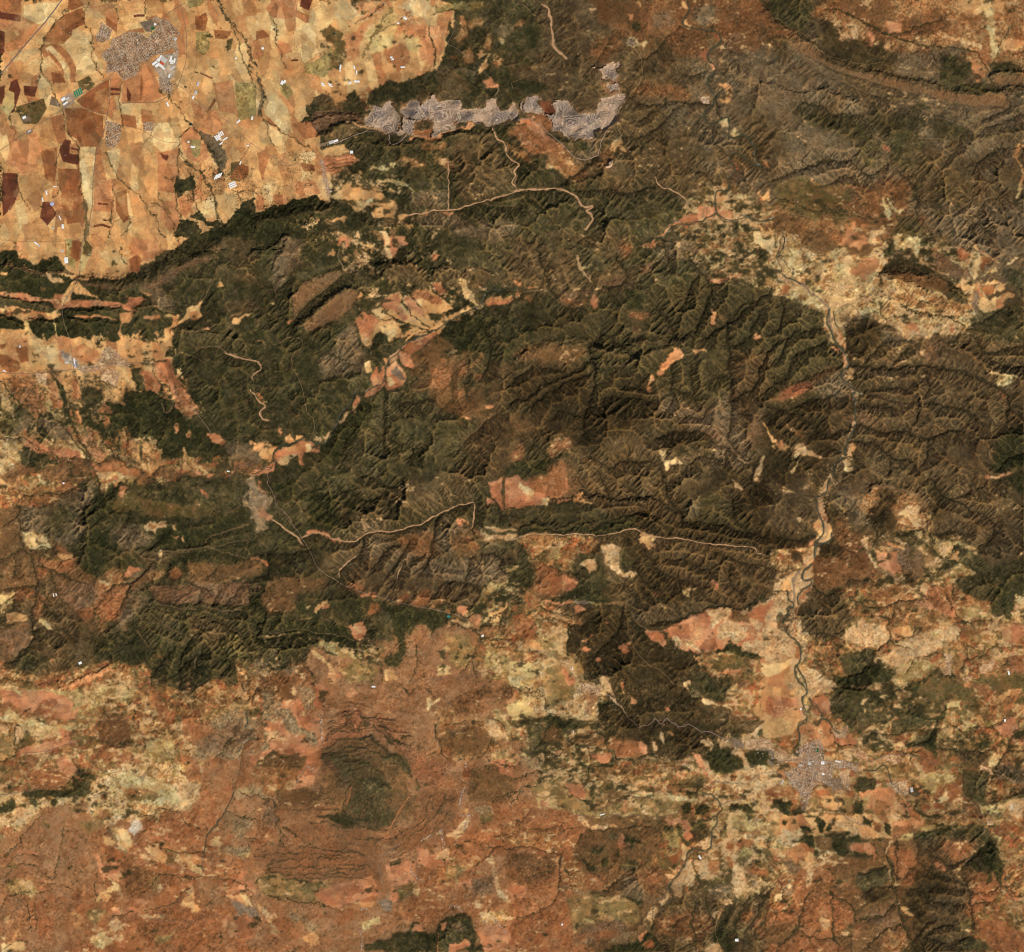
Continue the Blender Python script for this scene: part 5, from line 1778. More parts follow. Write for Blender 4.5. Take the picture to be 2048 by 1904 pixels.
L wsh 1.2 1620,1260 1640,1280 1680,1285 1750,1270
L wsh 0.8 1620,1260 1640,1340
L road 1.1 1020,950 1050,1020 1180,1110 1350,1190 1540,1250 
L gry 0.9 1700,1350 1800,1480 1830,1580
L road 0.8 930,1350 1010,1440 1070,1500 1090,1590 1500,1620 
L road 0.7 1350,1680 1500,1620 1650,1570 1850,1590
L crk 0.9 1120,1520 1300,1480 1380,1440 1420,1370 1500,1320
L crk 0.9 1240,1240 1180,1340 1060,1420
L crk 0.9 820,1600 960,1570 1020,1520
L crk 0.8 740,1440 720,1350 750,1240
L crk 0.9 0,1100 120,1020 200,900 320,800
L crk 0.9 0,1180 130,1100 270,1110
L crk 0.8 450,1120 480,1020 500,900
L crk 0.8 420,1300 440,1180 450,1100
L crk 0.8 0,1280 140,1160 300,1200 420,1300
L trk 1 430,1400 440,1660 400,1780 360,1848
L trk 0.9 780,1180 800,1260 770,1360
L trk 0.7 790,940 810,1060 790,1180
L trk 0.7 1080,1590 1070,1700 1140,1770 1130,1848
L crk 1 1850,60 1800,200 1680,340
L crk 0.9 1780,230 1900,190
L crk 0.8 1750,760 1850,800 1988,830
L crk 0.8 1860,960 1988,970
L crk 1.2 1860,580 1960,640 1988,640
L crk 0.8 20,1840 100,1760 200,1780
L crk 0.9 0,1540 80,1400 200,1380 400,1380
L crk 0.8 260,1480 280,1700
L crk 0.8 550,1360 440,1330 300,1300
T 512 1428
P rsp 0,0 1988,0 1988,1848 0,1848
P orp 0,0 500,0 560,300 420,560 200,640 0,600
P gfn 0,0 240,20 460,140 490,240 430,260 380,160 250,130 120,100 60,20
P gfn 0,180 60,180 90,280 0,300
P oga 40,380 320,420 360,480 280,580 190,600 120,640 0,640
P rsb 80,320 400,330 360,430 60,420
P rsb 150,600 340,580 480,620 480,740 300,760 160,720
P gfn 0,560 120,640 60,660 0,640
P scp 50,680 130,680 150,820 110,880 60,800
P rst 0,700 60,720 40,860 0,860
P rst 0,880 150,880 140,1000 0,1050
P rsb 0,820 30,850 10,980 0,980
P hl1 540,280 700,200 820,180 980,230 1100,320 1200,420 1160,560 1240,700 1160,820 1000,900 820,910 640,870 480,800 640,740 700,640 560,600 500,420
P hl2 530,340 600,310 780,330 900,380 980,480 1000,530 900,540 800,500 700,420
P bnf 520,360 680,360 800,490 780,540 700,540 600,480
P hl1 480,600 600,560 720,580 740,640 700,700 560,700 480,660
P hl2 750,540 840,480 960,500 1060,570 1030,640 1000,720 840,730 700,710 720,640
P hl2 560,320 760,300 940,420 1060,560 1040,700 1080,800 900,880 700,860 560,810 720,720 760,560 640,460
P fgr 780,500 960,520 1060,580 1000,640 860,600
P hl2 470,800 640,780 720,720 860,720 1080,760 1080,820 960,880 880,890 700,870 620,850 520,820
P fdk 500,805 620,800 720,820 820,850 740,870 620,850
P hl1 1000,660 1180,640 1160,700 1000,700
P hl1 1080,800 1150,710 1240,740 1240,800 1120,830
P hl1 1000,860 1060,830 1050,880 1000,890
P fgr 1000,330 1100,300 1180,340 1220,480 1180,470 1120,380 1040,360
P fdk 980,160 1060,180 1160,230 1120,250 1080,250 1000,200
P fdk 1130,190 1220,190 1225,205 1140,200
P fgr 1140,260 1220,275 1200,290
P fgr 1240,500 1270,550 1260,600 1240,570
P fgr 1310,490 1370,510 1380,530 1300,540
P rsc 1240,600 1360,560 1560,620 1560,820 1440,1000 1240,1080 1100,1080 1000,1000 1100,900 1240,820 1220,700
P hl3 560,60 800,30 1000,60 1000,120 1240,320 1440,380 1440,560 1240,500 1140,280 980,180 780,160 540,260
P rsc 200,880 500,860 760,900 1000,960 900,1080 700,1080 300,960
P rsc 0,1080 240,1020 860,1080 980,1200 960,1300 0,1260
P rsc 560,700 480,780 300,820 160,740
P olo 0,1260 60,1250 560,1300 520,1440 420,1460 240,1430 110,1410 0,1330
P orp 430,1380 900,1250 960,1400 820,1480 560,1500
P orp 1000,1160 1240,1150 1240,1320 1040,1340
P fgr 1030,1150 1130,1140 1110,1170 1040,1170
P oli 1110,1350 1250,1330 1220,1420 1140,1420 1100,1460
P for 1260,1300 1290,1300 1320,1370 1260,1360
P orp 1040,1350 1100,1360 1090,1430 1040,1460
P brn 870,1410 950,1410 920,1450
P pale 1220,1360 1260,1360 1260,1430 1220,1420
P tan 660,1520 720,1480 920,1450 910,1500 820,1530 680,1540
P pgr 960,1450 1060,1440 1050,1520 980,1510
P ylw 820,1620 960,1570 960,1600 840,1680
P tan 700,1660 800,1700 760,1720 700,1710
P gfn 240,1540 360,1560 480,1640 470,1700 400,1680 360,1600 280,1590
P rst 120,1570 260,1600 340,1700 320,1848 160,1848 100,1680
P wsp 0,1500 50,1460 60,1540 110,1560 100,1620 180,1700 140,1740 110,1660 40,1590 10,1550
P wsp 110,1530 160,1560 150,1580
P tan 350,1740 420,1680 480,1720 480,1800 400,1780
P rst 500,1560 760,1520 780,1600 640,1640 560,1600
P fdk 850,1810 960,1750 1080,1750 1040,1690 1100,1700 1200,1690 1200,1620 1260,1605 1320,1680 1300,1690 1390,1710 1420,1640 1500,1590 1600,1555 1660,1580 1690,1620 1720,1690 1700,1740 1690,1800 1790,1800 1780,1848 840,1848
P for 960,1780 1200,1720 1400,1760 1400,1848 940,1848
P fgr 1420,1680 1560,1600 1680,1680 1640,1848 1420,1848
P orp 1220,1640 1290,1640 1310,1690 1220,1690
P org 1430,1650 1480,1640 1490,1670 1450,1680
P scp 1540,1640 1600,1640 1610,1690 1560,1690
P orp 1540,1780 1660,1760 1640,1820 1500,1848 1500,1800
P orp 1720,1680 1900,1640 1988,1720 1988,1848 1790,1848 1740,1780
P oga 1370,0 1760,0 1900,100 1860,240 1760,340 1600,360 1470,340 1400,200
P rsb 1600,100 1800,160 1820,240 1720,340 1500,300 1400,180
P rsb 1660,420 1988,400 1988,680 1880,690 1660,660
P ylo 1860,0 1988,0 1988,180 1940,200 1880,80
P wsp 1720,100 1830,80 1860,180 1820,230 1780,130
P mxw 1780,300 1988,240 1988,420 1860,380
P orp 1800,360 1900,340 1988,460 1988,500 1860,460
P gfn 1690,710 1860,720 1860,800 1700,760
P oli 1730,770 1820,760 1860,850 1760,840
P tan 1610,740 1660,720 1640,770
P wsp 1470,960 1600,860 1640,800 1660,860 1620,920 1560,980
P wsp 1280,1000 1380,940 1340,980
P wsp 1430,920 1390,950 1460,940
P rst 1700,840 1988,880 1988,1000 1860,1060 1700,1000
P orp 1260,1060 1400,1080 1500,1040 1480,1160 1360,1180 1250,1170
P wsp 1370,1110 1490,1040 1490,1090 1440,1120
P wsp 1660,1100 1730,1110 1740,1140 1680,1150
P oli 1500,1120 1560,1120 1570,1160 1500,1150
P rst 1260,1180 1640,1160 1700,1300 1500,1400 1400,1480 1260,1440
P oga 1320,1390 1440,1400 1440,1440 1340,1440
P ylo 1520,1260 1550,1260 1560,1310 1530,1300
P orp 1560,1280 1680,1270 1660,1340 1580,1340
P olo 1460,1180 1640,1180 1600,1240 1480,1300
P scp 1680,1280 1860,1240 1880,1380 1700,1400
P rsp 1700,1180 1988,1080 1988,1300 1920,1280 1860,1260
P wsp 1780,1140 1860,1090 1900,1200 1900,1280 1960,1380 1988,1480 1960,1500 1880,1420 1900,1340 1860,1260 1860,1190
P wsp 1700,1480 1750,1460 1740,1510 1690,1520
P rst 1080,1440 1400,1440 1700,1440 1680,1520 1500,1560 1400,1640 1200,1600 1060,1560
P brn 1600,370 1660,420 1650,540 1610,530
P mxw 1740,1560 1960,1520 1940,1600 1860,1640 1760,1620
L hrd 3 480,805 640,790 760,820 900,840
L hrd 3 990,150 1080,220 1160,230
L hrd 2.4 1010,330 1120,330 1190,420 1210,480
L hrd 2 820,520 940,520 1050,580
L hrd 2 560,130 640,80 760,60 860,80 960,90 1000,130
L hrd 2 560,170 640,110 760,85 880,110 980,140
L hrd 1.6 540,210 620,150 720,110 860,130 960,160 1080,240
L hrd 2.4 530,280 640,210 780,170 900,200 980,260 1060,330
L hrd 2 520,340 600,290 700,270 800,250 900,280 1000,320
L hrd 1.6 570,60 700,50 800,60 960,60
L hrd 1.6 800,100 900,50 980,50
L hrd 2 520,350 600,320 760,360 900,380 980,460
L hrd 1.4 1380,640 1370,700 1400,740
L hrd 1.2 1480,640 1450,700 1440,780
L hrd 1.2 1540,660 1490,680
L hrd 1.2 1430,610 1340,640 1320,720 1340,760
L hrd 1 1250,1040 1380,940 1480,800 1520,720
L hrd 1 1200,960 1320,880 1400,800 1440,740
L hrd 1 1120,940 1240,860 1320,820
L hrd 1.6 780,980 900,990 990,990 1010,970
L hrd 1.6 420,850 520,860 700,880 860,900 1000,890 1060,920
L hrd 1.4 470,800 640,800
L hrd 1 640,740 560,720 300,760
L hrd 1.3 580,1065 700,1080
L hrd 2.2 720,1090 800,1080 840,1100
L hrd 1 30,1160 120,1140 300,1130 500,1120 700,1130
L hrd 1.3 50,1250 300,1245 500,1240
L hrd 1.9 520,1250 700,1245
L hrd 1.4 550,1220 700,1215 840,1205
L hrd 1 0,1100 300,1080 500,1090 780,1120
L hrd 1 100,1200 400,1190 700,1180 900,1190
L hrd 1 200,1280 560,1270 840,1280
L hrd 0.8 20,1050 180,1010 420,1030 560,1060 820,1080
L wsp 1.2 540,120 620,90
L crk 1.3 0,640 60,660 130,650 150,780 150,860 200,970 240,1020
L crk 2.2 210,880 290,940
L crk 0.8 290,940 400,1000 500,1040
L crk 1.2 0,1190 60,1240 0,1320
L crk 1 60,1240 140,1250
L crk 1.7 100,1410 200,1430 340,1460 420,1460
L crk 1.1 420,1460 600,1510
L crk 1.2 280,340 200,350 130,320 90,330
L crk 1 100,240 140,140
L crk 1.2 750,540 700,580 680,740
L org 1.8 740,560 730,620 700,700
L org 2 1190,640 1120,720 1080,810 1000,980
L crk 1 600,480 740,550
L gry 1.8 400,400 350,470 320,560 250,580
L crk 1.5 1370,60 1390,150 1430,240 1460,320
L crk 1.1 1480,60 1700,50 1830,50 1920,130 1988,200
L crk 1 1720,350 1790,300 1830,200
L crk 1 1700,260 1780,340
L crk 0.9 1988,620 1880,640 1860,700
L crk 0.9 1780,340 1860,400 1988,420
L crk 1.2 1680,1190 1780,1120 1880,1040 1988,1040
L crk 0.9 1880,940 1988,1000
L crk 0.9 1800,1000 1880,1050
L gry 1.1 1130,1000 940,1140 960,1220 980,1340
L road 0.6 1460,0 1370,60 1400,200 1480,340 1560,560 1620,700 1480,860 1400,940 1250,1050 1250,1280 1230,1380 1080,1460
L trk 0.7 470,1600 600,1720
L trk 0.5 240,1540 470,1620
L twl 2.6 510,0 500,120 520,230
L twl 1.6 400,400 430,440
L twl 2 1630,380 1630,430
L twl 2.4 1630,570 1590,640 1590,700
L twl 2 1580,790 1690,790
L twl 3 1640,820 1620,900
L twl 2.4 1280,990 1360,940
L twl 2.2 1440,900 1460,1040
L twl 2 1200,1200 1230,1270 1300,1300
L twl 1.6 1340,1260 1350,1280
L twl 1.6 1480,1500 1560,1480 1600,1540
L twl 3 1840,1600 1900,1640 1940,1700
L twl 3 980,1480 1040,1480
L twl 2 800,1520 860,1520
L twl 1.6 800,1680 830,1720 820,1830
L fdk 2.4 1090,1660 1150,1640
L org 1.2 1410,1700 1410,1848
T 1024 1428
P rsp 0,0 1988,0 1988,1848 0,1848
P mxg 60,0 300,0 640,0 680,60 760,400 1100,340 1100,560 860,620 600,560 300,640 150,560 300,440 140,360 60,120
P fgr 60,80 280,80 280,300 180,290 100,240
P gfn 120,340 240,320 260,420 200,440
P fdk 240,0 640,0 560,80 400,160 300,120
P rsb 200,120 400,100 380,220 240,220
P fbd 660,0 1100,0 1100,320 1040,330 960,180 800,200 700,130
P cdk 720,80 1060,60 1080,300 960,280 840,180
P fbd 1040,0 1300,100 1420,150 1560,220 1700,290 1780,430 1660,470 1540,440 1440,320 1300,350 1260,340 1120,320 1100,180
P cdk 1200,60 1460,170 1440,320 1300,330 1220,200
P fdk 1560,230 1690,280 1780,400 1700,470 1560,440 1500,340
P fdk 1810,290 1900,300 1910,380 1940,400 1860,430 1820,400
P fbd 1300,0 1988,0 1940,100 1860,140 1700,160 1460,100 1340,60
P scb 1400,20 1960,0 1880,100 1600,120 1480,80
P orp 1100,20 1160,40 1180,95 1120,60
P wsp 1090,240 1120,220 1130,290 1100,300
P wsp 1150,140 1190,150 1200,230 1160,200
P org 1200,160 1260,160 1250,190
P wsp 780,20 810,20 805,60 790,60
P tan 1400,80 1450,60 1440,110
P wsp 1590,250 1600,200 1660,170 1680,230 1640,240
P wsp 1470,210 1540,200 1550,290 1480,250
P wsp 1680,290 1740,250 1800,300 1820,420 1780,400 1760,350
P wsp 1840,140 1960,30 1988,0 1988,60 1900,130 1840,160
P orp 820,200 860,200 880,340 800,330
P orp 960,200 1040,240 1060,320 960,330
P rst 780,180 760,280 900,340 1000,330 960,200 880,200
P rst 600,180 720,200 730,240 600,230
P orp 340,290 380,280 370,330 350,330
P orp 620,330 760,310 760,380 660,370
P tan 960,370 1010,370 1020,430 980,430
P rsb 500,160 640,140 720,220 600,260 480,220
P mxo 780,380 1260,360 1500,480 1600,540 1560,600 1100,600 860,540 780,480
P wsp 1220,440 1250,430 1240,490
P orp 1260,450 1340,440 1330,490 1260,490
P orp 1300,370 1460,400 1500,500 1590,530 1520,480 1480,380 1430,300 1400,300 1440,400 1300,350
P wsp 1470,380 1510,380 1600,520 1520,500
P wsp 1610,500 1730,460 1880,420 1988,440 1988,480 1860,540 1700,540
P brn 1690,470 1740,460 1750,530 1700,530
P brn 1800,490 1860,480 1860,530 1810,530
P brn 1620,560 1690,550 1660,590
P wsp 1880,560 1960,520 1960,600 1900,650 1870,610
P orp 1130,590 1200,600 1180,620
P oli 1300,490 1480,480 1500,550 1340,570
P orp 400,540 540,560 560,640 460,660
P olo 160,580 340,520 420,620 560,680 600,740 760,740 880,680 1100,660 1500,680 1300,740 1300,790 1000,790 500,780 300,700
P ylo 460,740 760,755 1000,770 1300,770 1250,800 900,790 480,780
P yel 210,650 300,680 400,740 200,730
P orp 230,670 290,680 280,730 210,720
P wsp 500,780 560,780 600,880 540,850
P tan 660,690 740,690 720,730 660,730
P org 860,670 890,650 890,750 870,750
P tan 750,680 820,650 810,700 760,700
P wsp 980,770 1030,730 1060,790 1010,790
P wsp 620,855 750,850 750,880 660,890 610,870
P tan 760,840 820,850 810,870 760,860
P ylw 820,640 1000,620 1240,640 1460,660 1400,690 1100,660 900,640
P fdk 1320,700 1380,700 1380,780 1310,790
P fdk 1420,720 1530,710 1520,790 1420,790
P fdk 1380,840 1530,820 1530,850 1390,860
P fdk 1390,870 1510,880 1500,920 1420,920
P fdk 1160,865 1240,860 1230,910 1170,900
P fdk 1120,830 1150,820 1150,860 1120,870
P fdk 1260,870 1300,880 1320,960 1400,1000 1370,1030 1300,970
P fdk 1690,700 1860,700 1880,760 1740,750 1700,740
P for 1740,640 1820,640 1800,670
P fdk 1790,770 1880,780 1830,830 1780,800
P fdk 1680,840 1700,900 1660,910 1660,860
P fdk 1740,880 1840,900 1830,920 1750,890
P fdk 1340,590 1440,600 1440,630 1360,630
P ylo 1540,770 1600,770 1600,880 1530,880
P ylo 1620,780 1800,770 1860,860 1820,900 1700,860 1640,840
P tan 1780,670 1870,660 1880,700 1790,700
P orp 1170,820 1350,820 1390,880 1380,970 1340,980 1310,860 1200,850
P cdk 1380,920 1520,880 1540,960 1440,1000 1400,980
P olp 1160,920 1280,900 1300,1020 1220,1040 1180,980
P rsb 560,900 1140,880 1160,1100 900,1160 600,1080
P orp 820,940 870,920 880,1020 930,1020 900,1060 830,1050 810,990
P fdk 620,1040 650,1030 670,1050 710,1010 715,1040 670,1080 630,1075
P fdk 540,1090 580,1130 600,1160 670,1180 660,1210 610,1210 550,1140
P fdk 700,1120 750,1115 750,1180 700,1200 690,1170
P fdk 870,930 920,950 960,980 1060,1000 1050,1015 960,1000 940,1060 920,1070 930,1010 880,1000
P fgr 760,900 810,920 800,970 760,960
P fgr 830,1180 900,1150 980,1150 960,1220 840,1210
P rst 0,820 560,880 520,1000 360,1080 0,1060
P oga 0,860 300,880 380,1040 300,1060 0,1000
P rst 0,1060 370,1080 370,1200 380,1300 360,1440 200,1560 0,1620
P scr 0,1080 340,1100 340,1260 100,1340 0,1280
P orp 0,1340 80,1310 110,1400 40,1480 0,1480
P oga 380,1150 560,1220 600,1400 480,1400 400,1300
P gfn 400,1340 480,1340 600,1420 540,1420
P rst 560,1240 720,1240 740,1360 640,1400 580,1340
P scr 860,1240 1160,1200 1200,1300 1100,1400 1000,1440 900,1380
P rst 1040,1240 1150,1240 1180,1310 1060,1330
P scg 840,1260 960,1280 1040,1400 1000,1460 860,1420
P fdk 830,1400 960,1440 1020,1470 960,1490 860,1440
P fdk 610,1410 640,1390 680,1400 640,1420
P olo 420,1440 840,1400 980,1500 1000,1640 760,1700 480,1680
P yel 560,1600 640,1600 640,1630 570,1620
P scp 540,1640 840,1600 900,1680 700,1720 520,1700
P oli 1140,1120 1200,1080 1300,1160 1250,1220 1150,1200
P brn 1200,1100 1310,1060 1310,1140 1250,1160
P tan 1310,1000 1360,1020 1400,1060 1370,1110 1360,1160 1320,1130 1320,1060
P wsp 1430,1020 1500,980 1550,1000 1540,1060 1480,1070
P wsp 1170,1240 1220,1240 1290,1190 1200,1180 1260,1240 1230,1290
P wsp 1240,1300 1340,1260 1430,1240 1400,1330 1330,1330 1300,1430 1260,1380
P brn 1340,1330 1360,1330 1370,1400 1340,1390
P wsp 1300,1200 1400,1140 1410,1240 1290,1290
P wsp 1130,1440 1220,1370 1240,1400 1150,1480
P wsp 1060,1530 1100,1480 1160,1520 1110,1600 1060,1600
P wsp 1420,1140 1500,1140 1530,1240 1620,1280 1680,1200 1640,1300 1560,1320 1460,1280
P brn 1510,1160 1600,1160 1600,1260 1530,1260
P wsp 1600,1050 1680,1000 1740,1000 1760,1100 1840,1180 1820,1280 1760,1400 1740,1440 1700,1300 1720,1180 1640,1100
P brn 1650,1010 1720,1010 1720,1060 1650,1070
P brn 1660,1120 1730,1130 1720,1200 1660,1190
P brn 1760,1000 1830,970 1890,1020 1880,1060 1760,1060
P oli 1750,1120 1860,1110 1870,1150 1820,1190 1750,1160
P olp 1770,1080 1900,1070 1880,1110 1770,1110
P brn 1580,980 1660,930 1640,980 1560,1040
P wsp 1660,980 1700,920 1770,980
P wsp 1820,970 1900,980 1910,1070 1890,1130 1840,1190 1830,1160 1880,1100 1890,1020
P oli 1620,900 1700,900 1680,960 1620,960
P rst 1860,1200 1900,1150 1940,1240 1870,1270
P oli 1480,1280 1700,1260 1700,1400 1640,1440 1460,1400
P scg 1540,1340 1680,1320 1700,1440 1560,1440
P scb 1140,1480 1300,1420 1560,1420 1680,1480 1620,1700 1540,1800 1180,1780 1110,1620
P scr 1120,1560 1400,1540 1560,1600 1540,1700 1400,1780 1140,1700
P wsp 1550,1540 1610,1540 1570,1600 1550,1580
P orp 1640,1480 1600,1600 1640,1600
P for 1640,1560 1700,1480 1740,1540 1760,1700 1640,1760 1580,1700
P scb 1700,1480 1988,1360 1988,1848 1700,1848
P rst 1780,1540 1840,1540 1840,1620 1780,1600
P rst 1900,1600 1988,1620 1988,1740 1920,1740
P olp 1730,1660 1810,1660 1800,1740 1740,1740
P wsp 1870,1680 1890,1680 1880,1720
P fdk 1580,1700 1700,1680 1680,1740 1740,1800 1700,1848 1540,1800
P wsp 1500,1830 1540,1780 1600,1780 1640,1848 1510,1848
P fdk 700,1830 820,1790 960,1770 1060,1690 1110,1720 1170,1810 1150,1848 700,1848
P brn 1020,1780 1080,1750 1100,1820 1040,1830
P gfn 740,1760 880,1700 960,1720 860,1780
P gfn 440,1750 640,1740 600,1770 460,1770
P rst 640,1700 840,1680 800,1720 640,1780
P orp 1060,1660 1040,1740 1000,1770 990,1740
P vil 1820,190 1950,180 1988,200 1988,340 1920,350 1900,290 1830,280
P pgr 1700,180 1820,200 1810,260 1720,250
P pgr 1900,280 1988,320 1988,400 1920,380
L hway 1.6 1100,0 1260,30 1360,110 1440,150 1560,165 1700,200 1800,250
L road 0.7 1090,0 1180,10 1260,30
L gry 1.6 1580,520 1700,545 1860,545 1900,480 1988,440
L road 0.7 1600,500 1720,460 1850,420 1900,400
L gry 2 1900,650 1900,760 1880,880 1840,960
L riv 2 1500,610 1600,650 1620,700 1640,740 1590,760 1600,860 1550,890 1550,1000 1530,1060 1460,1070 1420,1040 1360,1080 1360,1150 1320,1200 1270,1270 1230,1330 1230,1370
L gry 1.6 1620,690 1700,680 1780,660
L gry 1.5 1230,1370 1140,1430 1050,1470
L crk 1.4 1410,1130 1420,1240 1480,1300
L crk 1 1140,910 1160,940
L gry 1.2 1900,1060 1910,1120 1850,1260 1830,1360
L crk 1.2 1060,610 1130,620 1080,660 900,640
L crk 0.9 1500,560 1440,520 1300,540 1220,560
L crk 1.6 660,140 720,200 790,330 880,360 920,370 1000,330 1090,330 1180,340 1260,350
L crk 1.4 800,340 760,380 640,400 560,430
L crk 1.2 620,340 600,300 540,200
L crk 1.5 280,90 220,240 160,300 280,300
L crk 1.4 660,130 540,180 500,180
L fdk 4 600,430 600,500
L fdk 4 480,400 510,380 540,400 500,410
L crk 1.4 0,610 80,590 160,570 260,510
L crk 1.2 0,500 120,480 200,440 300,430
L crk 1 30,700 40,640 80,600
L crk 1.2 400,560 480,640 600,680 620,720 680,690
L crk 1.2 740,680 840,660 880,650
L crk 1.4 560,880 520,1000
L crk 1.3 560,890 740,890 860,880 960,860 1080,880 1140,910 1160,960
L crk 1.4 0,1070 100,1030 240,1060 360,1080
L gly 1.4 370,1080 370,1200 390,1300
L crk 1.3 390,1300 350,1440 240,1530 120,1580 0,1600
L crk 1.2 240,1170 340,1190
L crk 1 160,1260 300,1220
L crk 1 400,1200 480,1260
L crk 1.8 720,1380 760,1340 850,1300
L crk 1 480,1090 600,1200 720,1300
L wsh 0.8 600,1270 700,1370
L crk 1 260,420 200,320
L gly 1.4 140,740 40,860
L crk 0.8 200,880 380,900 520,880
L for 3.5 1410,1460 1410,1780 1430,1848
L for 3 1510,1430 1520,1560 1560,1620
L for 3.5 1700,1500 1640,1640 1590,1700
L for 3 1880,1400 1880,1500 1890,1640
L for 3 1780,1480 1760,1600 1700,1700
L crk 1.2 1090,1480 1110,1580 1100,1680
L crk 1.4 1350,1580 1240,1640
L trk 0.9 1660,1480 1580,1640 1600,1780 1640,1848
L gry 1.5 0,1760 0,1770
L crk 1.4 1060,1690 1100,1720 1160,1800
L trk 0.8 600,540 800,520 960,550 1100,560
L road 0.7 480,790 900,790 1200,800 1300,770
T 1536 1428
P scb 0,0 1988,0 1988,1848 0,1848
P mxo 0,0 1988,0 1988,900 0,900
P tan 0,0 280,0 240,120 200,180 0,180
P org 280,10 360,20 440,100 520,130 520,230 440,230 330,180 300,220 240,190 250,120
P pale 400,110 420,110 420,160 400,150
P wsp 240,180 310,190 290,250 240,240
P orp 540,200 640,180 700,220 660,260 560,270
P for 560,0 860,0 860,120 720,190 620,100
P scb 600,40 900,30 900,100 740,160
P orp 940,30 1040,10 1030,100 960,150
P ylo 860,200 940,120 920,190 850,260
P fgr 1150,180 1300,110 1320,260 1300,360 1240,290 1060,260
P fdk 1200,200 1310,130 1310,350 1250,280
P ylo 1100,160 1140,160 1140,220 1090,230
P ylo 1320,150 1380,120 1360,260 1320,240
P mxg 1320,200 1460,140 1740,180 1700,300 1500,290 1340,280
P ylw 1700,360 1800,320 1820,350 1760,420 1710,400
P ylo 1500,60 1640,60 1620,120 1510,130
P orp 1780,100 1940,80 1940,200 1820,180
P fgr 960,40 960,160 1060,120 1240,80 1300,0 1040,0
P rst 1150,300 1240,300 1320,380 1280,430 1180,380
P wsp 1120,360 1180,380 1260,460 1240,460 1160,420
P ylo 1180,440 1400,460 1460,540 1340,540 1280,640 1200,600
P rst 1340,550 1480,550 1470,640 1400,680 1300,680 1280,640
P brn 1290,640 1380,590 1370,640 1300,670
P pale 1370,600 1390,570 1405,650 1300,690 1290,680
P olo 740,380 920,400 1020,400 1010,480 940,520 800,480
P for 700,490 830,500 830,600 750,620 660,590
P org 720,600 980,580 1000,680 980,760 860,760 760,740 720,680
P brn 840,690 890,680 940,720 940,780 840,760
P orp 1030,680 1100,680 1130,760 1060,780 1020,720
P orp 940,700 1030,700 1000,780 940,790
P ylo 720,640 800,640 800,700 750,740
P fdk 660,680 740,670 740,800 650,790
P mxg 840,60 700,200 880,300 1000,280 940,120
P fgr 1500,450 1700,460 1700,680 1640,720 1520,620
P scb 1480,260 1700,300 1720,400 1600,440 1500,360
P for 1500,500 1640,510 1680,640 1600,600
P wsp 1860,700 1988,640 1988,820 1900,780
P wht 1890,710 1915,700 1920,740 1890,750
P ylo 1640,700 1860,700 1860,780 1640,790
P fgr 1640,700 1900,660 1988,580 1988,640 1880,680 1660,730
P scg 1740,400 1988,420 1988,560 1760,500
P rsb 1500,600 1620,700 1620,780 1500,700
P wsp 0,560 0,500 90,520 100,560 40,600
P orp 0,460 120,440 120,500 20,510
P brn 60,560 160,580 140,640 0,680
P olo 300,620 420,640 400,760 320,740
P tan 420,630 520,640 580,700 540,760 440,720
P olo 560,620 650,640 640,760 570,740
P fdk 90,670 180,680 160,780 130,780 100,700
P fdk 180,740 270,710 290,780 200,790
P wsp 0,700 90,680 100,760 0,780
P tan 0,780 1000,780 980,980 900,960 740,980 700,920 560,900 480,920 360,960 0,940
P wsp 470,820 640,830 720,900 760,980 700,940 560,870
P wsp 560,790 740,800 740,850 640,820
P olo 0,820 100,860 80,980 0,960
P fgr 20,960 100,950 60,1000 20,1000
P fdk 120,820 160,830 150,870 100,850
P fdk 270,880 350,880 340,930 280,910
P fdk 400,820 450,830 450,920 400,920
P fdk 470,850 500,860 500,920 470,910
P fdk 360,820 390,820 390,845 360,840
P fdk 600,900 640,900 640,940 590,930
P fdk 640,940 720,930 730,1000 640,990
P fdk 740,800 820,830 800,880 750,860
P fdk 910,840 960,860 960,960 910,920
P fdk 800,980 900,980 880,1010
P wsp 160,900 270,900 290,940 180,1020
P oga 820,850 900,850 890,920 830,910
P wsp 940,790 1040,790 1010,830 950,820
P rst 980,880 1130,870 1140,940 1060,930 980,990 960,940
P org 990,830 1210,820 1180,880 990,870
P ylo 1040,950 1140,930 1130,980 1000,1000
P ylo 1140,880 1340,830 1400,780 1480,800 1440,880 1260,920
P oga 1220,780 1560,700 1620,780 1560,860 1440,840 1280,840
P fdk 1140,760 1180,750 1240,780 1360,780 1360,800 1200,800 1150,785
P fgr 1380,770 1520,730 1530,760 1400,790
P fdk 1270,830 1340,850 1380,880 1300,880
P fdk 1700,830 1760,840 1760,880 1700,870
P mxo 1560,780 1700,780 1700,900 1560,880
P fgr 1140,940 1260,900 1400,880 1560,860 1700,880 1740,960 1700,1000 1560,980 1300,1000 1160,1000
P scs 1150,960 1500,940 1640,980 1580,1120 1200,1120
P rst 1340,990 1500,980 1600,1000 1580,1080 1500,1150 1360,1080
P rst 960,1040 1120,1060 1150,1150 1100,1260 1020,1280 960,1150
P orp 1260,1150 1380,1210 1360,1230 1290,1210
P orp 1320,1100 1370,1110 1340,1130
P rst 1010,1300 1100,1260 1150,1220 1140,1320 1030,1330
P cdk 1040,1360 1240,1380 1260,1460 1220,1560 1060,1600 1040,1460
P scs 1240,1440 1520,1440 1500,1600 1300,1620 1240,1580
P scs 1200,1640 1440,1640 1560,1760 1400,1800 1240,1740
P fdk 1640,1040 1740,960 1800,1040 1820,1200 1820,1340 1790,1340 1760,1260 1700,1200 1640,1120
P for 1580,1100 1720,1200 1740,1320 1600,1340 1540,1240
P scr 1540,1180 1700,1260 1700,1320 1560,1360
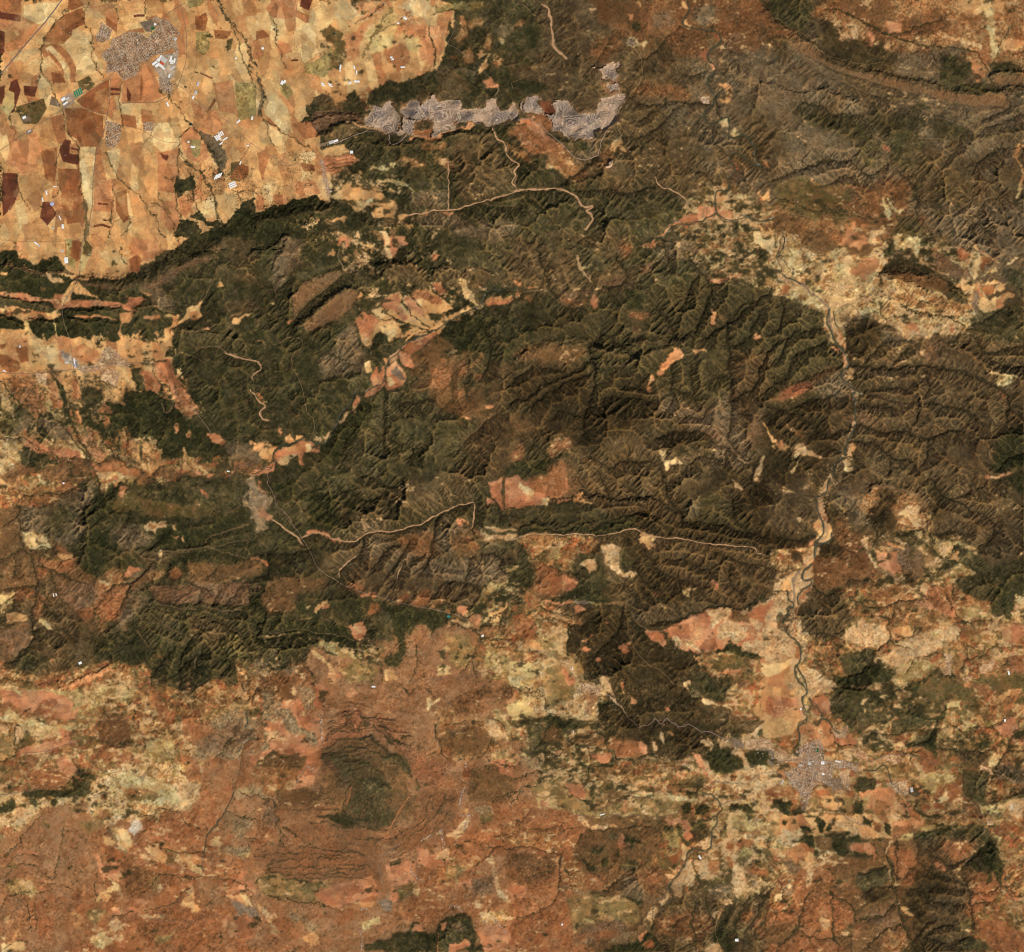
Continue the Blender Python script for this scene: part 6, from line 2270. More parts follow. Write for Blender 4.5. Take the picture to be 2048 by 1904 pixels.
P mxo 1740,900 1988,860 1988,1848 1560,1848 1600,1680 1600,1560 1720,1480 1820,1360 1830,1200 1810,1000
P rst 1600,1580 1760,1580 1988,1700 1988,1848 1760,1848 1640,1680
P rst 1800,830 1880,840 1880,960 1800,940
P ylo 1740,920 1820,960 1810,1080 1780,980
P fgr 1520,1760 1640,1740 1760,1848 1480,1848
P fyl 1500,1620 1560,1560 1600,1700 1500,1720
P rsb 380,960 640,980 660,1000 640,1100 480,1080 380,1020
P brn 190,1040 260,1000 360,960 380,1060 350,1100 260,1110 200,1100
P fdk 250,960 350,930 370,1030 300,1010
P fdk 500,960 620,960 640,1060 560,1120 500,1060
P orp 660,1010 800,1000 850,1080 820,1120 760,1080 660,1070
P rsb 480,1100 860,1130 880,1200 700,1260 560,1260 480,1200
P tan 0,1000 180,1060 360,1080 350,1150 320,1180 360,1320 320,1370 300,1240 240,1150 180,1110 0,1120
P oli 0,1040 80,1060 60,1140 0,1120
P scg 100,1140 240,1160 240,1260 180,1300 120,1240
P orp 60,1100 120,1110 80,1160
P mxo 0,1130 120,1180 200,1300 200,1480 0,1600
P pale 150,1340 200,1300 200,1370 160,1360
P pale 70,1420 130,1400 130,1440 100,1480 70,1450
P wsp 240,1130 330,1160 360,1320 320,1370 300,1220 250,1190
P rst 260,1560 340,1400 400,1380 490,1500 480,1700 440,1560 380,1640 260,1660
P wsp 410,1560 470,1600 470,1700 430,1680 415,1620
P rst 500,1500 640,1480 650,1600 540,1680 500,1600
P oli 610,1630 660,1640 660,1720 620,1720
P wsp 560,1680 620,1680 620,1720 570,1710
P rst 660,1640 710,1640 700,1740 660,1740
P rsb 0,1660 240,1640 240,1700 120,1800 120,1848 0,1848
P rst 0,1650 40,1650 20,1720 0,1720
P rst 240,1700 320,1760 600,1800 600,1848 160,1848
P cdk 740,1380 960,1360 980,1440 860,1460 760,1480
P fgr 680,1260 920,1180 960,1300 860,1340 760,1380 700,1340
P scr 600,1280 740,1360 720,1420 640,1400
P oga 940,1660 1060,1700 1100,1848 860,1848
P scp 760,1560 960,1480 980,1560 860,1640 740,1620
P scp 800,1700 1000,1560 1020,1640 880,1720
P tan 1020,1490 1080,1500 1130,1580 1060,1560
P orp 1600,1400 1700,1420 1780,1460 1640,1460
P wsp 1500,1680 1600,1700 1560,1720
N twn 280,220 420,200 430,350 700,380 700,440 520,400 500,580 400,520 300,720 260,700 240,600 150,560 130,450 220,400 240,340 200,300
P vil 60,300 240,330 280,260 300,340 230,380 0,380 0,320
P vil 500,100 640,100 620,180 520,190
P vil 560,440 650,430 640,600 560,580
P vil 720,240 800,340 700,340
P vil 860,340 1000,320 1040,350 960,380
P vil 1640,400 1740,440 1740,470 1660,440
P vil 900,540 1080,520 1100,640 980,600
P vil 1700,800 1760,830 1740,860 1700,850
P gry 250,740 300,640 290,760
P wsp 605,310 660,315 660,360 605,360
P pgr 440,500 560,480 600,600 500,600
L riv 2.6 300,0 260,80 240,140 250,190 220,250 180,270 180,320 220,330 240,290 220,265
L riv 2.2 360,0 420,40 440,90 560,130
L crk 2 500,170 520,230 560,270 640,240 690,240
L road 1.4 0,370 150,360 320,340 480,365 720,385 840,350 960,310 1150,330 1300,390
L gry 1.6 660,340 680,260 740,180 860,140
L gry 1.8 500,620 550,700 560,760 640,830 760,860
L road 0.8 760,860 860,920 980,980
L gry 1.8 700,360 700,480
L riv 1.7 740,430 840,440 870,400 920,410 940,500 960,540
L riv 2.4 1100,600 1120,570 1130,600 1180,620 1140,640 1100,610
L gry 2 980,560 1060,620 1100,640
L crk 1.6 760,220 860,140 1000,150 1060,100 1240,120 1300,90
L crk 2.4 1300,0 1290,110 1240,230 1080,250
L crk 2 1000,290 1100,320 1160,310
L crk 1.3 1300,100 1420,90 1520,130 1640,110 1760,90 1860,60
L crk 1.3 1330,270 1460,280 1600,300 1740,280
L crk 1.8 1988,120 1900,200 1860,280 1820,360 1750,440
L crk 1.3 1860,280 1960,280 1988,300
L crk 1.3 1460,220 1480,140
L crk 1 1700,60 1760,160
L crk 1.2 480,100 500,170
L crk 2 1100,340 1160,350
L trk 0.9 1160,340 1300,470 1340,500
L road 0.9 1400,500 1500,600 1620,720 1640,780 1680,850 1680,920
L gry 1.4 1988,880 1860,780 1620,780
L road 0.7 1850,1130 1850,1360 1920,1480 1988,1600
L gly 2 1000,1000 1010,1300 1000,1300
L for 5 920,1060 960,1200 980,1320 1010,1460 1020,1580 1060,1680 1120,1780 1130,1848
L trk 0.5 920,1080 930,1220 990,1340 1000,1560 1060,1700
L wsp 3 970,990 940,1050 920,1080
L gly 2.4 920,1180 800,1220 700,1240
L gly 2 1000,1350 860,1330 780,1380
L gly 2 1000,1480 900,1560 800,1600 740,1620
L gly 2.2 1040,1640 900,1700 820,1760 760,1830
L gly 2 1280,1600 1180,1700 1120,1760
L gly 2 1440,1640 1300,1660 1220,1740
L gly 2 1100,1360 1220,1390 1260,1460 1440,1460 1560,1500
L gly 1.8 1100,1480 1160,1540
L gly 2.4 1640,1050 1560,1120 1520,1200 1540,1340 1570,1400 1590,1500 1590,1680
L gly 1.8 1580,1390 1700,1400 1820,1340
L gly 1.6 1540,1140 1440,1170 1380,1180
L gly 1.6 1160,1160 1240,1220 1320,1280 1440,1280 1520,1320
L gly 1.5 1140,1120 1180,1060 1160,1000
L gly 1.5 1220,1060 1300,1120 1360,1180
L gly 1.5 960,1160 1000,1270 1080,1270 1120,1200
L gly 1.5 1240,1360 1400,1350 1520,1360
L gly 1.5 1600,1480 1700,1480 1760,1440
L gly 1.6 1220,1740 1380,1800 1560,1740
L for 3 360,1370 270,1500 240,1600 240,1680 150,1740 130,1848
L for 3.5 490,1370 490,1560 490,1700 560,1800
L for 3 490,1370 560,1430 650,1450 670,1600
L crk 1.4 240,1680 320,1760 340,1820
L for 3 700,1600 800,1580 900,1560
L crk 1.4 560,1740 460,1760 320,1740
L crk 1.3 0,1500 80,1620
L wsh 1.2 0,1650 120,1640 210,1600
L crk 1.3 0,1280 80,1340 200,1540
L trk 0.6 650,1000 640,1120 590,1260 700,1400 740,1400
L trk 0.5 1400,1000 1400,1160 1420,1300 1500,1440 1520,1640
L trk 0.6 670,1640 660,1848
L fdk 3 1150,990 1200,930 1260,910
L for 3 760,600 700,560
"""
SEEDS = """
40:900,for 1000,fgr 1100,scs 1200,scs 1300,scr 1450,scr 1560,fsh 1700,scr 1850,oga 1970,oga
150:700,mxo 1000,for 1100,scs 1200,scb 1300,scb 1450,scg 1560,scg 1700,scs 1850,scg
230:1250,scb 1400,scg 1550,scg 1700,scg 1850,scg 1970,scg
280:700,for 850,for 1000,for 1150,scb 1300,scb 1450,scb 1600,scg 1750,fgr 1900,scg
340:700,mxf 900,for 1050,for 1200,scb 1350,scb 1500,scg 1650,scg 1800,scb 1950,scs
430:700,mxf 790,mxf 860,for 950,fgr 1100,fgr 1250,fgr 1400,mxg 1550,oga 1700,scr 1850,scg 1970,scg
510:100,fdk 300,for 450,for 600,for 750,mxf 900,fgr 1050,scb 1200,fgr 1350,scg 1480,mxg 1560,mxw 1680,mxw 1800,mxg 1950,scg
610:100,fdk 300,for 450,for 600,for 820,mxf 950,for 1050,cgr 1200,cgr 1350,cgr 1500,cgr 1650,mxw 1730,mxw 1850,mxw 1960,scb
720:100,tan 250,tan 400,for 600,for 730,fgr 880,rsb 960,cgr 1080,cbr 1200,cgr 1350,cgr 1500,cgr 1600,cdk 1750,scb 1900,scs
830:100,mxf 250,mxf 400,for 550,for 700,for 850,for 980,cbr 1150,cdk 1300,scb 1430,scg 1550,cdk 1720,scs 1900,scb
900:20,mxw 150,mxo 350,mxo 560,for 700,fgr 850,cgr 1000,cgr 1150,scb 1300,scb 1500,cdk 1700,scs 1850,scs 1970,scs
970:60,mxo 200,for 350,for 450,for 600,fgr 750,cgr 900,cgr 1050,rsb 1200,cbr 1350,cbr 1500,cdk 1650,scb 1800,scb 1950,scs
1080:50,rsb 120,scb 230,for 350,cgr 500,for 620,cgr 750,scs 880,scg 980,fgr 1100,mxo 1230,cbr 1350,cbr 1480,cbr 1620,scr 1780,mxg 1930,fgr
1180:50,scb 200,rsb 330,scg 450,cgr 560,for 700,for 850,for 980,mxg 1100,scs 1230,cdk 1350,scb 1480,wsp 1620,scb 1750,mxo 1900,mxo
1270:50,scb 180,scb 250,for 370,for 480,fgr 560,mxf 660,mxf 800,rsp 900,rsp 980,mxo 1100,mxw 1200,fbd 1320,fbd 1420,mxg 1530,mxw 1650,scb 1780,mxg 1930,mxo
1370:100,mxo 260,mxo 400,mxo 480,gfn 600,rsp 750,rsp 860,rsp 960,mxo 1060,mxg 1200,fbd 1320,fbd 1430,mxg 1530,mxw 1680,mxg 1820,mxg 1950,mxo
1490:60,mxo 200,mxw 330,mxw 450,rst 560,rsp 720,rsp 880,rsp 1000,rsp 1120,mxg 1260,mxg 1380,mxw 1500,mxw 1700,mxg 1850,mxg 1960,mxo
1620:80,rsp 230,rst 360,rst 500,rsp 650,rsp 800,rsp 950,rst 1070,rst 1200,rsb 1320,mxo 1420,mxw 1520,mxw 1620,mxg 1750,rsb 1880,scs 1970,mxo
1770:80,rsp 230,rst 400,rst 550,rsp 700,rsp 850,rsp 970,rst 1100,rst 1220,rsb 1320,scb 1430,mxg 1550,rst 1660,rsb 1780,cdk 1880,scs 1960,rst
"""
# ------------------------------------------------------------------ helpers
def srgb(c):
    c = np.asarray(c, np.float32) / 255.0
    return np.where(c <= 0.04045, c / 12.92, ((c + 0.055) / 1.055) ** 2.4)
def tag(o, label=None, cat=None, group=None, kind=None):
    if label: o['label'] = label
    if cat: o['category'] = cat
    if group: o['group'] = group
    if kind: o['kind'] = kind
    return o
rng = np.random.default_rng(7)
H, W = PH, PW
def up(g, h, w_, cy, cx, oy=0.0, ox=0.0):
    """smooth interpolation of the grid g at rows y/cy, columns x/cx"""
    def ax(n, c, o, m):
        t = (np.arange(n, dtype=np.float32) + o) / c
        i = np.floor(t).astype(int); f = t - i; f = f * f * (3 - 2 * f)
        return np.clip(i, 0, m - 2), f.astype(np.float32)
    iy, fy = ax(h, cy, oy, g.shape[0]); ix, fx = ax(w_, cx, ox, g.shape[1])
    r = g[iy] * (1 - fy)[:, None] + g[iy + 1] * fy[:, None]
    return r[:, ix] * (1 - fx) + r[:, ix + 1] * fx
def noise(cy, cx=None, h=None, w_=None):
    h = h or H; w_ = w_ or W; cx = cx or cy
    g = rng.random((int(h / cy) + 4, int(w_ / cx) + 4), dtype=np.float32) * 2 - 1
    return up(g, h, w_, cy, cx, rng.random() * cy, rng.random() * cx)
def fbm(c, n, gain=0.5, asp=1.0, h=None, w_=None):
    a, s, t = 1.0, 0.0, 0
    for k in range(n):
        t = t + a * noise(max(c, 1.01), max(c * asp, 1.01), h, w_); s += a; a *= gain; c /= 2.0
    return t / s * 1.6
def sstep(a, b, x):
    t = np.clip((x - a) / (b - a), 0, 1); return t * t * (3 - 2 * t)
def box(a, r, ax):
    n = a.shape[ax]; pad = [(0, 0)] * a.ndim; pad[ax] = (r + 1, r)
    c = np.cumsum(np.pad(a, pad, mode='edge'), axis=ax, dtype=np.float64)
    s1 = [slice(None)] * a.ndim; s2 = list(s1); s1[ax] = slice(2 * r + 1, 2 * r + 1 + n); s2[ax] = slice(0, n)
    return ((c[tuple(s1)] - c[tuple(s2)]) / (2 * r + 1)).astype(np.float32)
def blur(a, r, k=2):
    for _ in range(k): a = box(box(a, r, 0), r, 1)
    return a
def zoomto(a, h, w_):
    y = np.clip((np.arange(h) + .5) * a.shape[0] / h - .5, 0, a.shape[0] - 1.001); x = np.clip((np.arange(w_) + .5) * a.shape[1] / w_ - .5, 0, a.shape[1] - 1.001)
    iy, ix = y.astype(int), x.astype(int); fy, fx = (y - iy)[:, None], (x - ix)[None]
    r = a[iy] * (1 - fy) + a[iy + 1] * fy
    return (r[:, ix] * (1 - fx) + r[:, ix + 1] * fx).astype(np.float32)
# ------------------------------------------------------------------ land cover kinds
# name: (surface, softness, relief, gully plants, grain, stipple, [field, patch, speck] variation, colours...)
K = {}
def k(names, surf, soft, rel, gul, grain, stip, var, *cols):
    for n, cs in zip(names.split(), cols): K[n] = (surf, soft, rel, gul, grain, stip, var, cs if isinstance(cs, list) else [cs])
FV = (.11, .10, .03)
k('tan pale org orp brn brn2 dbr yel', 'field', 0, .04, .05, .05, .02, FV, [(204,153,96),(199,146,91),(208,160,102),(190,134,84),(202,150,94),(205,156,99),(174,116,72),(213,170,112),(196,142,88)], [(218,180,122),(212,170,112),(220,186,130)], [(188,126,80),(180,118,74),(196,136,88)], [(182,118,78),(170,108,70),(190,130,88)], [(146,92,54),(138,84,50),(152,100,60)], (166,108,66), (100,56,38), (204,170,108))
k('oli olp olo', 'field', .4, .05, .1, .06, .05, (.08,.12,.04), [(104,86,50),(92,76,42),(116,88,52)], [(160,136,82),(146,120,70),(176,150,92)], [(146,116,70),(128,104,62),(168,126,76)])
k('wsp wht ylw ylo', 'field', .1, .10, .1, .07, .06, (.04,.12,.06), [(204,160,110),(196,150,100),(210,172,122)], [(228,212,186),(214,190,158)], [(200,172,114),(188,152,98),(208,184,130)], [(172,140,86),(150,116,68),(190,162,104)])
k('mxf', 'wood', .2, .7, .3, .10, .12, (.03,.14,.08), [(50,48,27),(62,55,33),(196,156,106),(56,50,29),(150,112,70),(44,44,24)])
k('mxo mxw mxg mxd', 'field', .35, .55, .7, .08, .12, (.05,.16,.10), [(150,102,60),(166,116,70),(128,92,54),(182,140,88),(160,96,58),(120,96,56)], [(198,160,106),(206,172,116),(172,124,76),(158,112,66),(188,150,92),(214,180,130)], [(112,88,52),(92,78,46),(152,118,76),(136,98,60),(178,148,98),(72,64,38)], [(126,86,54),(140,94,58),(112,82,52)])
k('rst rsb rsp rsc red red2 rdd', 'soil', .5, .5, .8, .08, .05, (.01,.06,.03), [(156,98,60),(144,90,54),(166,110,70)], [(118,84,52),(106,76,46)], [(158,110,72),(149,101,64),(166,119,80)], [(140,94,60),(130,88,56)], (162,94,62), (94,64,38), [(108,72,42),(96,64,36)])
k('oga scr scp gfn', 'soil', .5, .5, .5, .12, .14, (.02,.12,.08), [(156,106,64),(142,92,54),(170,124,78)], [(124,82,50),(112,74,44)], [(130,98,70),(118,86,58)], [(158,130,92),(146,114,78)])
k('scb scg scs cbr cgr cdk fsh red3', 'soil', .8, 1.0, .9, .07, .07, (0,.06,.04), [(94,74,47),(86,68,42),(104,82,54)], [(124,102,74),(108,88,62),(116,94,67)], [(94,75,50),(82,64,42)], [(86,66,42),(80,61,38)], [(74,64,40),(67,58,34)], [(60,47,28),(54,43,25)], [(62,51,30),(68,55,34)], (90,60,40))
k('scd for fdk fgr fyl', 'wood', .35, 1.0, .7, .10, .10, (0,.10,.06), [(66,56,34),(60,50,30)], [(58,54,31),(50,48,27),(70,61,38)], [(42,43,22),(46,46,25)], [(76,68,42),(66,60,35),(86,75,48)], [(112,96,54),(70,60,34),(88,78,44)])
k('fbd', 'wood', .3, .8, .6, .14, .2, (0,.12,.10), [(60,48,28),(52,43,25),(74,57,34),(64,50,30)])
k('bnd bnf str', 'soil', .2, .5, .3, .08, .06, (0,.05,.04), (124,91,60), (98,72,50), [(110,80,56),(98,70,48)])
k('hl1 hl2 hl3', 'soil', .5, .6, .3, .12, .10, (0,.08,.06), [(108,80,50),(122,88,55)], [(84,71,45),(74,64,39),(96,74,47)], (152,98,64))
k('qgr qbl qpl qgm', 'quarry', .1, .2, 0, .08, .02, (0,.08,.04), [(168,142,120),(154,128,108),(182,154,126)], [(128,112,106),(142,124,114)], [(198,166,132),(188,152,118)], [(158,134,114),(146,122,102)])
k('rvb', 'field', .3, .1, .2, .1, .1, (.03,.12,.06), [(168,132,96),(150,118,86),(184,144,100),(132,106,78)])
k('ind pgr gry vil twn', 'town', .1, .05, 0, .10, .02, (0,.1,.1), [(176,150,122),(160,136,112)], [(134,112,88),(120,98,74)], [(134,112,88),(122,100,78)], [(176,140,102),(164,126,90),(186,150,110)], [(154,122,90),(140,110,80),(166,134,100)])
NAMES = list(K); IDX = {n: i for i, n in enumerate(NAMES)}; NC = len(NAMES)
# ------------------------------------------------------------------ warped coordinates
X = np.broadcast_to(np.arange(W, dtype=np.float32)[None] + .5, (H, W)); Y = np.broadcast_to(np.arange(H, dtype=np.float32)[:, None] + .5, (H, W))
def warp():
    return 3.8 * fbm(36, 2) + 2.8 * fbm(11, 2) + 1.9 * fbm(4, 2, .7)
wx1, wy1 = warp(), warp()
wxm, wym = wx1 * .5, wy1 * .5
WP = {0: (X + wx1 * .12 + .25 * noise(2.2), Y + wy1 * .13 + .25 * noise(2.2)), 1: (X + wx1, Y + wy1), 2: (X + wxm, Y + wym)}
def bw():
    a = fbm(46, 3, .55) * 30
    return a
off = 1 - ((X < 640) & (Y < 500))
_vb = np.zeros((H, W), np.float32); _hb = _vb.copy()
for q_ in (512, 1024, 1536): _vb = np.maximum(_vb, np.exp(-((X - q_) / 38) ** 2))
for q_ in (476, 952, 1428): _hb = np.maximum(_hb, np.exp(-((Y - q_) / 38) ** 2))
bwx, bwy = (bw() * _vb * off).astype(np.float32), (bw() * _hb * off).astype(np.float32)
for q_ in list(WP): WP[q_] = (WP[q_][0] + bwx, WP[q_][1] + bwy)
def pip(poly, xs, ys):
    ins = np.zeros(xs.shape, bool); n = len(poly)
    for i in range(n):
        x0, y0 = poly[i]; x1, y1 = poly[(i + 1) % n]
        if y0 == y1: continue
        ins ^= ((ys > y0) != (ys > y1)) & (xs < (x1 - x0) * (ys - y0) / (y1 - y0) + x0)
    return ins
def dist_line(pts, r, wp):
    p = np.array(pts); x0, y0 = np.floor(p.min(0) - r - 12).astype(int); x1, y1 = np.ceil(p.max(0) + r + 12).astype(int)
    x0, y0 = max(x0, 0), max(y0, 0); x1, y1 = min(x1, W), min(y1, H)
    if x1 <= x0 or y1 <= y0: return None
    sl_ = (slice(y0, y1), slice(x0, x1)); xs, ys = WP[wp][0][sl_], WP[wp][1][sl_]
    d = np.full(xs.shape, 1e9, np.float32)
    for (ax_, ay), (bx, by) in zip(pts[:-1], pts[1:]):
        vx, vy = bx - ax_, by - ay; L = vx * vx + vy * vy + 1e-6
        # limit the work to the neighbourhood of this stretch
        j0 = max(int(min(ax_, bx) - r - 12) - x0, 0); j1 = min(int(max(ax_, bx) + r + 13) - x0, xs.shape[1]); i0 = max(int(min(ay, by) - r - 12) - y0, 0); i1 = min(int(max(ay, by) + r + 13) - y0, xs.shape[0])
        if j1 <= j0 or i1 <= i0: continue
        q = (slice(i0, i1), slice(j0, j1))
        t = np.clip(((xs[q] - ax_) * vx + (ys[q] - ay) * vy) / L, 0, 1)
        d[q] = np.minimum(d[q], (xs[q] - ax_ - t * vx) ** 2 + (ys[q] - ay - t * vy) ** 2)
    return sl_, np.sqrt(d)
# ------------------------------------------------------------------ read the survey
POLY, LINE, TOWN = [], [], []
def town_angle(ti): return [.55, -.35, .2, 1.1, .75, -.1, .4][ti % 7]
ox = oy = 0.0
for ln in SURVEY.split('\n'):
    f = ln.split()
    if not f: continue
    if f[0] == 'T': ox, oy = float(f[1]), float(f[2]); continue
    if f[0] == 'L': nm, wd, cs = f[1], float(f[2]), f[3:]
    else: nm, cs = f[1], f[2:]
    pts = [(ox + float(a) / 3.883, oy + float(b) / 3.883) for a, b in (c.split(',') for c in cs)]
    if f[0] == 'L':
        for _ in range(2):   # round the corners
            q_ = [pts[0]]
            for a, b in zip(pts[:-1], pts[1:]): q_ += [(.75 * a[0] + .25 * b[0], .75 * a[1] + .25 * b[1]), (.25 * a[0] + .75 * b[0], .25 * a[1] + .75 * b[1])]
            pts = q_ + [pts[-1]]
        LINE.append((nm, wd, pts))
    else:
        POLY.append((nm, pts))
        if nm in ('twn', 'vil'): TOWN.append((nm, pts))
cls = np.full((H, W), IDX['scb'], np.uint8)
NW = [(0,0),(880,0),(870,60),(850,140),(700,180),(600,215),(640,330),(640,390),(520,415),(380,455),(300,520),(160,545),(0,512)]
NWp = pip([(a * 1.03, b * 1.03) for a, b in NW], *WP[1])
def seeds(txt):
    out = []
    for ln_ in txt.strip().split('\n'):
        yy, rest_ = ln_.split(':')
        for q_ in rest_.split():
            xx, kk = q_.split(','); out.append((float(xx) * 1.03, float(yy) * 1.03, kk))
    return out
SD = seeds(SEEDS); best = np.full((H // 2, W // 2), 1e12, np.float32); own_ = np.zeros((H // 2, W // 2), np.uint8)
sxx = (X + 9 * wx1 + 45 * fbm(130, 3))[::2, ::2]; syy = (Y + 6 * wy1 + 32 * fbm(130, 3))[::2, ::2]
for q_, (a_, b_, kk) in enumerate(SD):
    d_ = (sxx - a_) ** 2 + 1.6 * (syy - b_) ** 2; m_ = d_ < best; best[m_] = d_[m_]; own_[m_] = IDX[kk]
cls = own_.repeat(2, 0).repeat(2, 1).copy()
cls[NWp] = IDX['tan']
cls_first = {}
for nm, pts in POLY:
    p = np.array(pts); full = (np.ptp(p[:, 0]) > 500 and np.ptp(p[:, 1]) > 470 and len(p) == 4)
    wp = 0 if K[nm][0] in ('field', 'town', 'quarry') and nm not in ('mxo','mxw','mxg','mxd','olo','ylo') else 1
    mx_, my_ = p[:, 0].mean(), p[:, 1].mean()
    if wp == 0 and K[nm][0] == 'field' and not (mx_ < 640 and my_ < 480): wp = 2 if (mx_ < 420 and my_ < 760) or (680 < mx_ < 900 and 560 < my_ < 800) else 1
    if nm == 'bnd': wp = 2
    if K[nm][0] in ('town', 'quarry') and not (mx_ < 640 and my_ < 480): wp = 1
    ex = 60 if full else 14
    x0, y0 = max(int(p[:, 0].min() - ex), 0), max(int(p[:, 1].min() - ex), 0); x1, y1 = min(int(p[:, 0].max() + ex), W), min(int(p[:, 1].max() + ex), H)
    s = (slice(y0, y1), slice(x0, x1))
    xs, ys = WP[wp][0][s], WP[wp][1][s]
    if full: continue
    m = pip(pts, xs, ys)
    cls[s][m] = IDX[nm]
print('polygons', time.time() - T0)
# ------------------------------------------------------------------ tables to maps
SURF = ['soil', 'wood', 'field', 'quarry', 'town']
t_surf = np.array([SURF.index(K[n][0]) for n in NAMES], np.uint8)
def tab(i): return np.array([K[n][i] for n in NAMES], np.float32)
t_soft, t_rel, t_gul, t_gr, t_st = tab(1), tab(2), tab(3), tab(4), tab(5)
t_var = np.array([K[n][6] for n in NAMES], np.float32)
def voronoi(cell, asp, ang, wob, seed):
    r = np.random.default_rng(seed); ca, sa = math.cos(ang), math.sin(ang)
    u = ((X + wx1 * wob) * ca + (Y + wy1 * wob) * sa) / (cell * asp) + 50; v = (-(X + wx1 * wob) * sa + (Y + wy1 * wob) * ca) / cell + 200
    iu, iv = np.floor(u).astype(np.int32), np.floor(v).astype(np.int32)
    S = 512; jx = r.random((S, S), dtype=np.float32) * .9 + .05; jy = r.random((S, S), dtype=np.float32) * .9 + .05
    d1 = np.full(u.shape, 9, np.float32); d2 = d1.copy(); idm = np.zeros(u.shape, np.int32)
    for dy in (-1, 0, 1):
        for dx in (-1, 0, 1):
            a, b = (iv + dy) % S, (iu + dx) % S
            px, py = iu + dx + jx[a, b] - u, iv + dy + jy[a, b] - v
            # boxy distance keeps field corners square
            d = np.maximum(np.abs(px), np.abs(py)) if wob < .4 else px * px + py * py
            n_ = d < d1
            d2 = np.where(n_, d1, np.minimum(d2, d)); idm = np.where(n_, a * S + b, idm); d1 = np.where(n_, d, d1)
    return idm, d2 - d1
hashv = rng.random(512 * 512, dtype=np.float32); hash2 = rng.random(512 * 512, dtype=np.float32)
sel = fbm(420, 2) > 0
fa, ea = voronoi(19, 2.3, 1.36, .25, 1); fb, eb = voronoi(21, 1.8, -.30, .25, 2)
FI = np.where(sel, fa, fb); FE = np.where(sel, ea, eb); del fa, fb, ea, eb
ma, me = voronoi(10.5, 1.6, .25, 1.5, 3); sa_, se = voronoi(5.0, 1.3, .9, 1.2, 4)
print('voronoi', time.time() - T0)
maxn = max(len(K[n][7]) for n in NAMES)
pal = np.zeros((NC, maxn, 3), np.float32); npal = np.array([len(K[n][7]) for n in NAMES])
for i, n in enumerate(NAMES):
    for j in range(maxn): pal[i, j] = K[n][7][j % npal[i]]
mix = hashv[ma]; mix = np.where(hash2[sa_] < .33, hash2[sa_][...] * 3 % 1, mix)
mix = np.where((t_soft[cls] < .05) & (t_surf[cls] == 2), hash2[FI], mix)
pick = np.minimum((mix * npal[cls]).astype(int), npal[cls] - 1)
col = pal[cls, pick]
rel = np.where(np.isin(cls, [IDX['rsp'], IDX['rsc'], IDX['hl3'], IDX['hl1'], IDX['hl2']]), .2, t_rel[cls]).astype(np.float32); rel = .45 * blur(rel, 6, 2) + .55 * np.minimum(blur(rel, 30, 2), blur(rel, 6, 2) * 2.5)
# soft kinds run into one another
soft = t_soft[cls]; wgt = (soft > .05).astype(np.float32) * (.2 + soft)
base = pal[cls].mean(axis=2)   # mean colour of the kind
bb = np.stack([blur(base[..., c] * wgt, 9, 2) for c in range(3)], -1) / (blur(wgt, 9, 2)[..., None] + 1e-3)
okb = (blur(wgt, 9, 2) > .05)[..., None]
col = np.where(okb, col + (bb - base) * soft[..., None], col)
del base, bb
v = t_var[cls]
mod = 1 + v[..., 0] * (hashv[FI] - .5) * 2 + v[..., 1] * (hash2[ma] - .5) * 1.6 + v[..., 2] * (hashv[sa_] - .5) * 2
isf = (t_surf[cls] == 2)
# field balks and dry tracks between fields
crisp = isf & (t_soft[cls] < .05)
mod *= np.where(crisp, 1 - .10 * (FE < .045) * (hash2[FI] > .4) + .07 * (FE < .03) * (hash2[FI] < .2), 1)
n1, n2, n3 = fbm(60, 4, .6), fbm(9, 3, .6), fbm(2.2, 2, .8)
mod *= 1 + .07 * n1 + .05 * n2
# ploughing and drill rows, soil blotches
ang = hashv[FI] * 3.1
rows = np.sin((X * np.cos(ang) + Y * np.sin(ang)) * 1.9 + 2 * n2)
mod *= np.where(crisp, 1 + .018 * rows, 1)
blot = fbm(26, 3, .55)
hue = np.stack([1 + .03 * blot, 1 - .015 * blot, 1 - .05 * blot], -1)
col = col * hue
bl2 = sstep(.25, .8, fbm(40, 4, .6)) * crisp * .3
col = col * (1 - bl2[..., None]) + np.array([158, 104, 62], np.float32) * bl2[..., None]
bl3 = sstep(.35, .9, fbm(34, 4, .6)) * crisp * .3
col = col * (1 - bl3[..., None]) + np.array([222, 188, 122], np.float32) * bl3[..., None]
col *= mod[..., None]
# shrub stipple
st = (fbm(2.0, 1) + .5 * n2 + .25 * n1); p_st = t_st[cls]
stm = sstep(0, .25, st - (1.0 - 2.4 * p_st)) * (p_st > .03)
col = col * (1 - .55 * stm[..., None]) + np.array([48, 46, 26], np.float32) * .55 * stm[..., None]
lt = sstep(.1, .5, -(fbm(2.6, 1) + .3 * n2) - .25) * np.minimum(p_st * 1.5, .35) * (t_surf[cls] < 2)
col = col * (1 - lt[..., None]) + np.array([150, 122, 84], np.float32) * lt[..., None]
# scrub opens and closes in clumps
m5, m6 = fbm(7, 3, .7), fbm(3.4, 2, .7)
hm = (t_rel[cls] >= .9) | (t_surf[cls] == 1)
op = np.clip(.6 * m5 + .5 * m6 + .3 * n1, -.9, 1) * hm
col = col * (1 + .26 * np.minimum(op, .0))[..., None]
opn = (np.clip(op - .12, 0, 1) * .55)[..., None]
col = col * (1 - opn) + (col * .45 + np.array([86, 68, 42], np.float32)) * opn
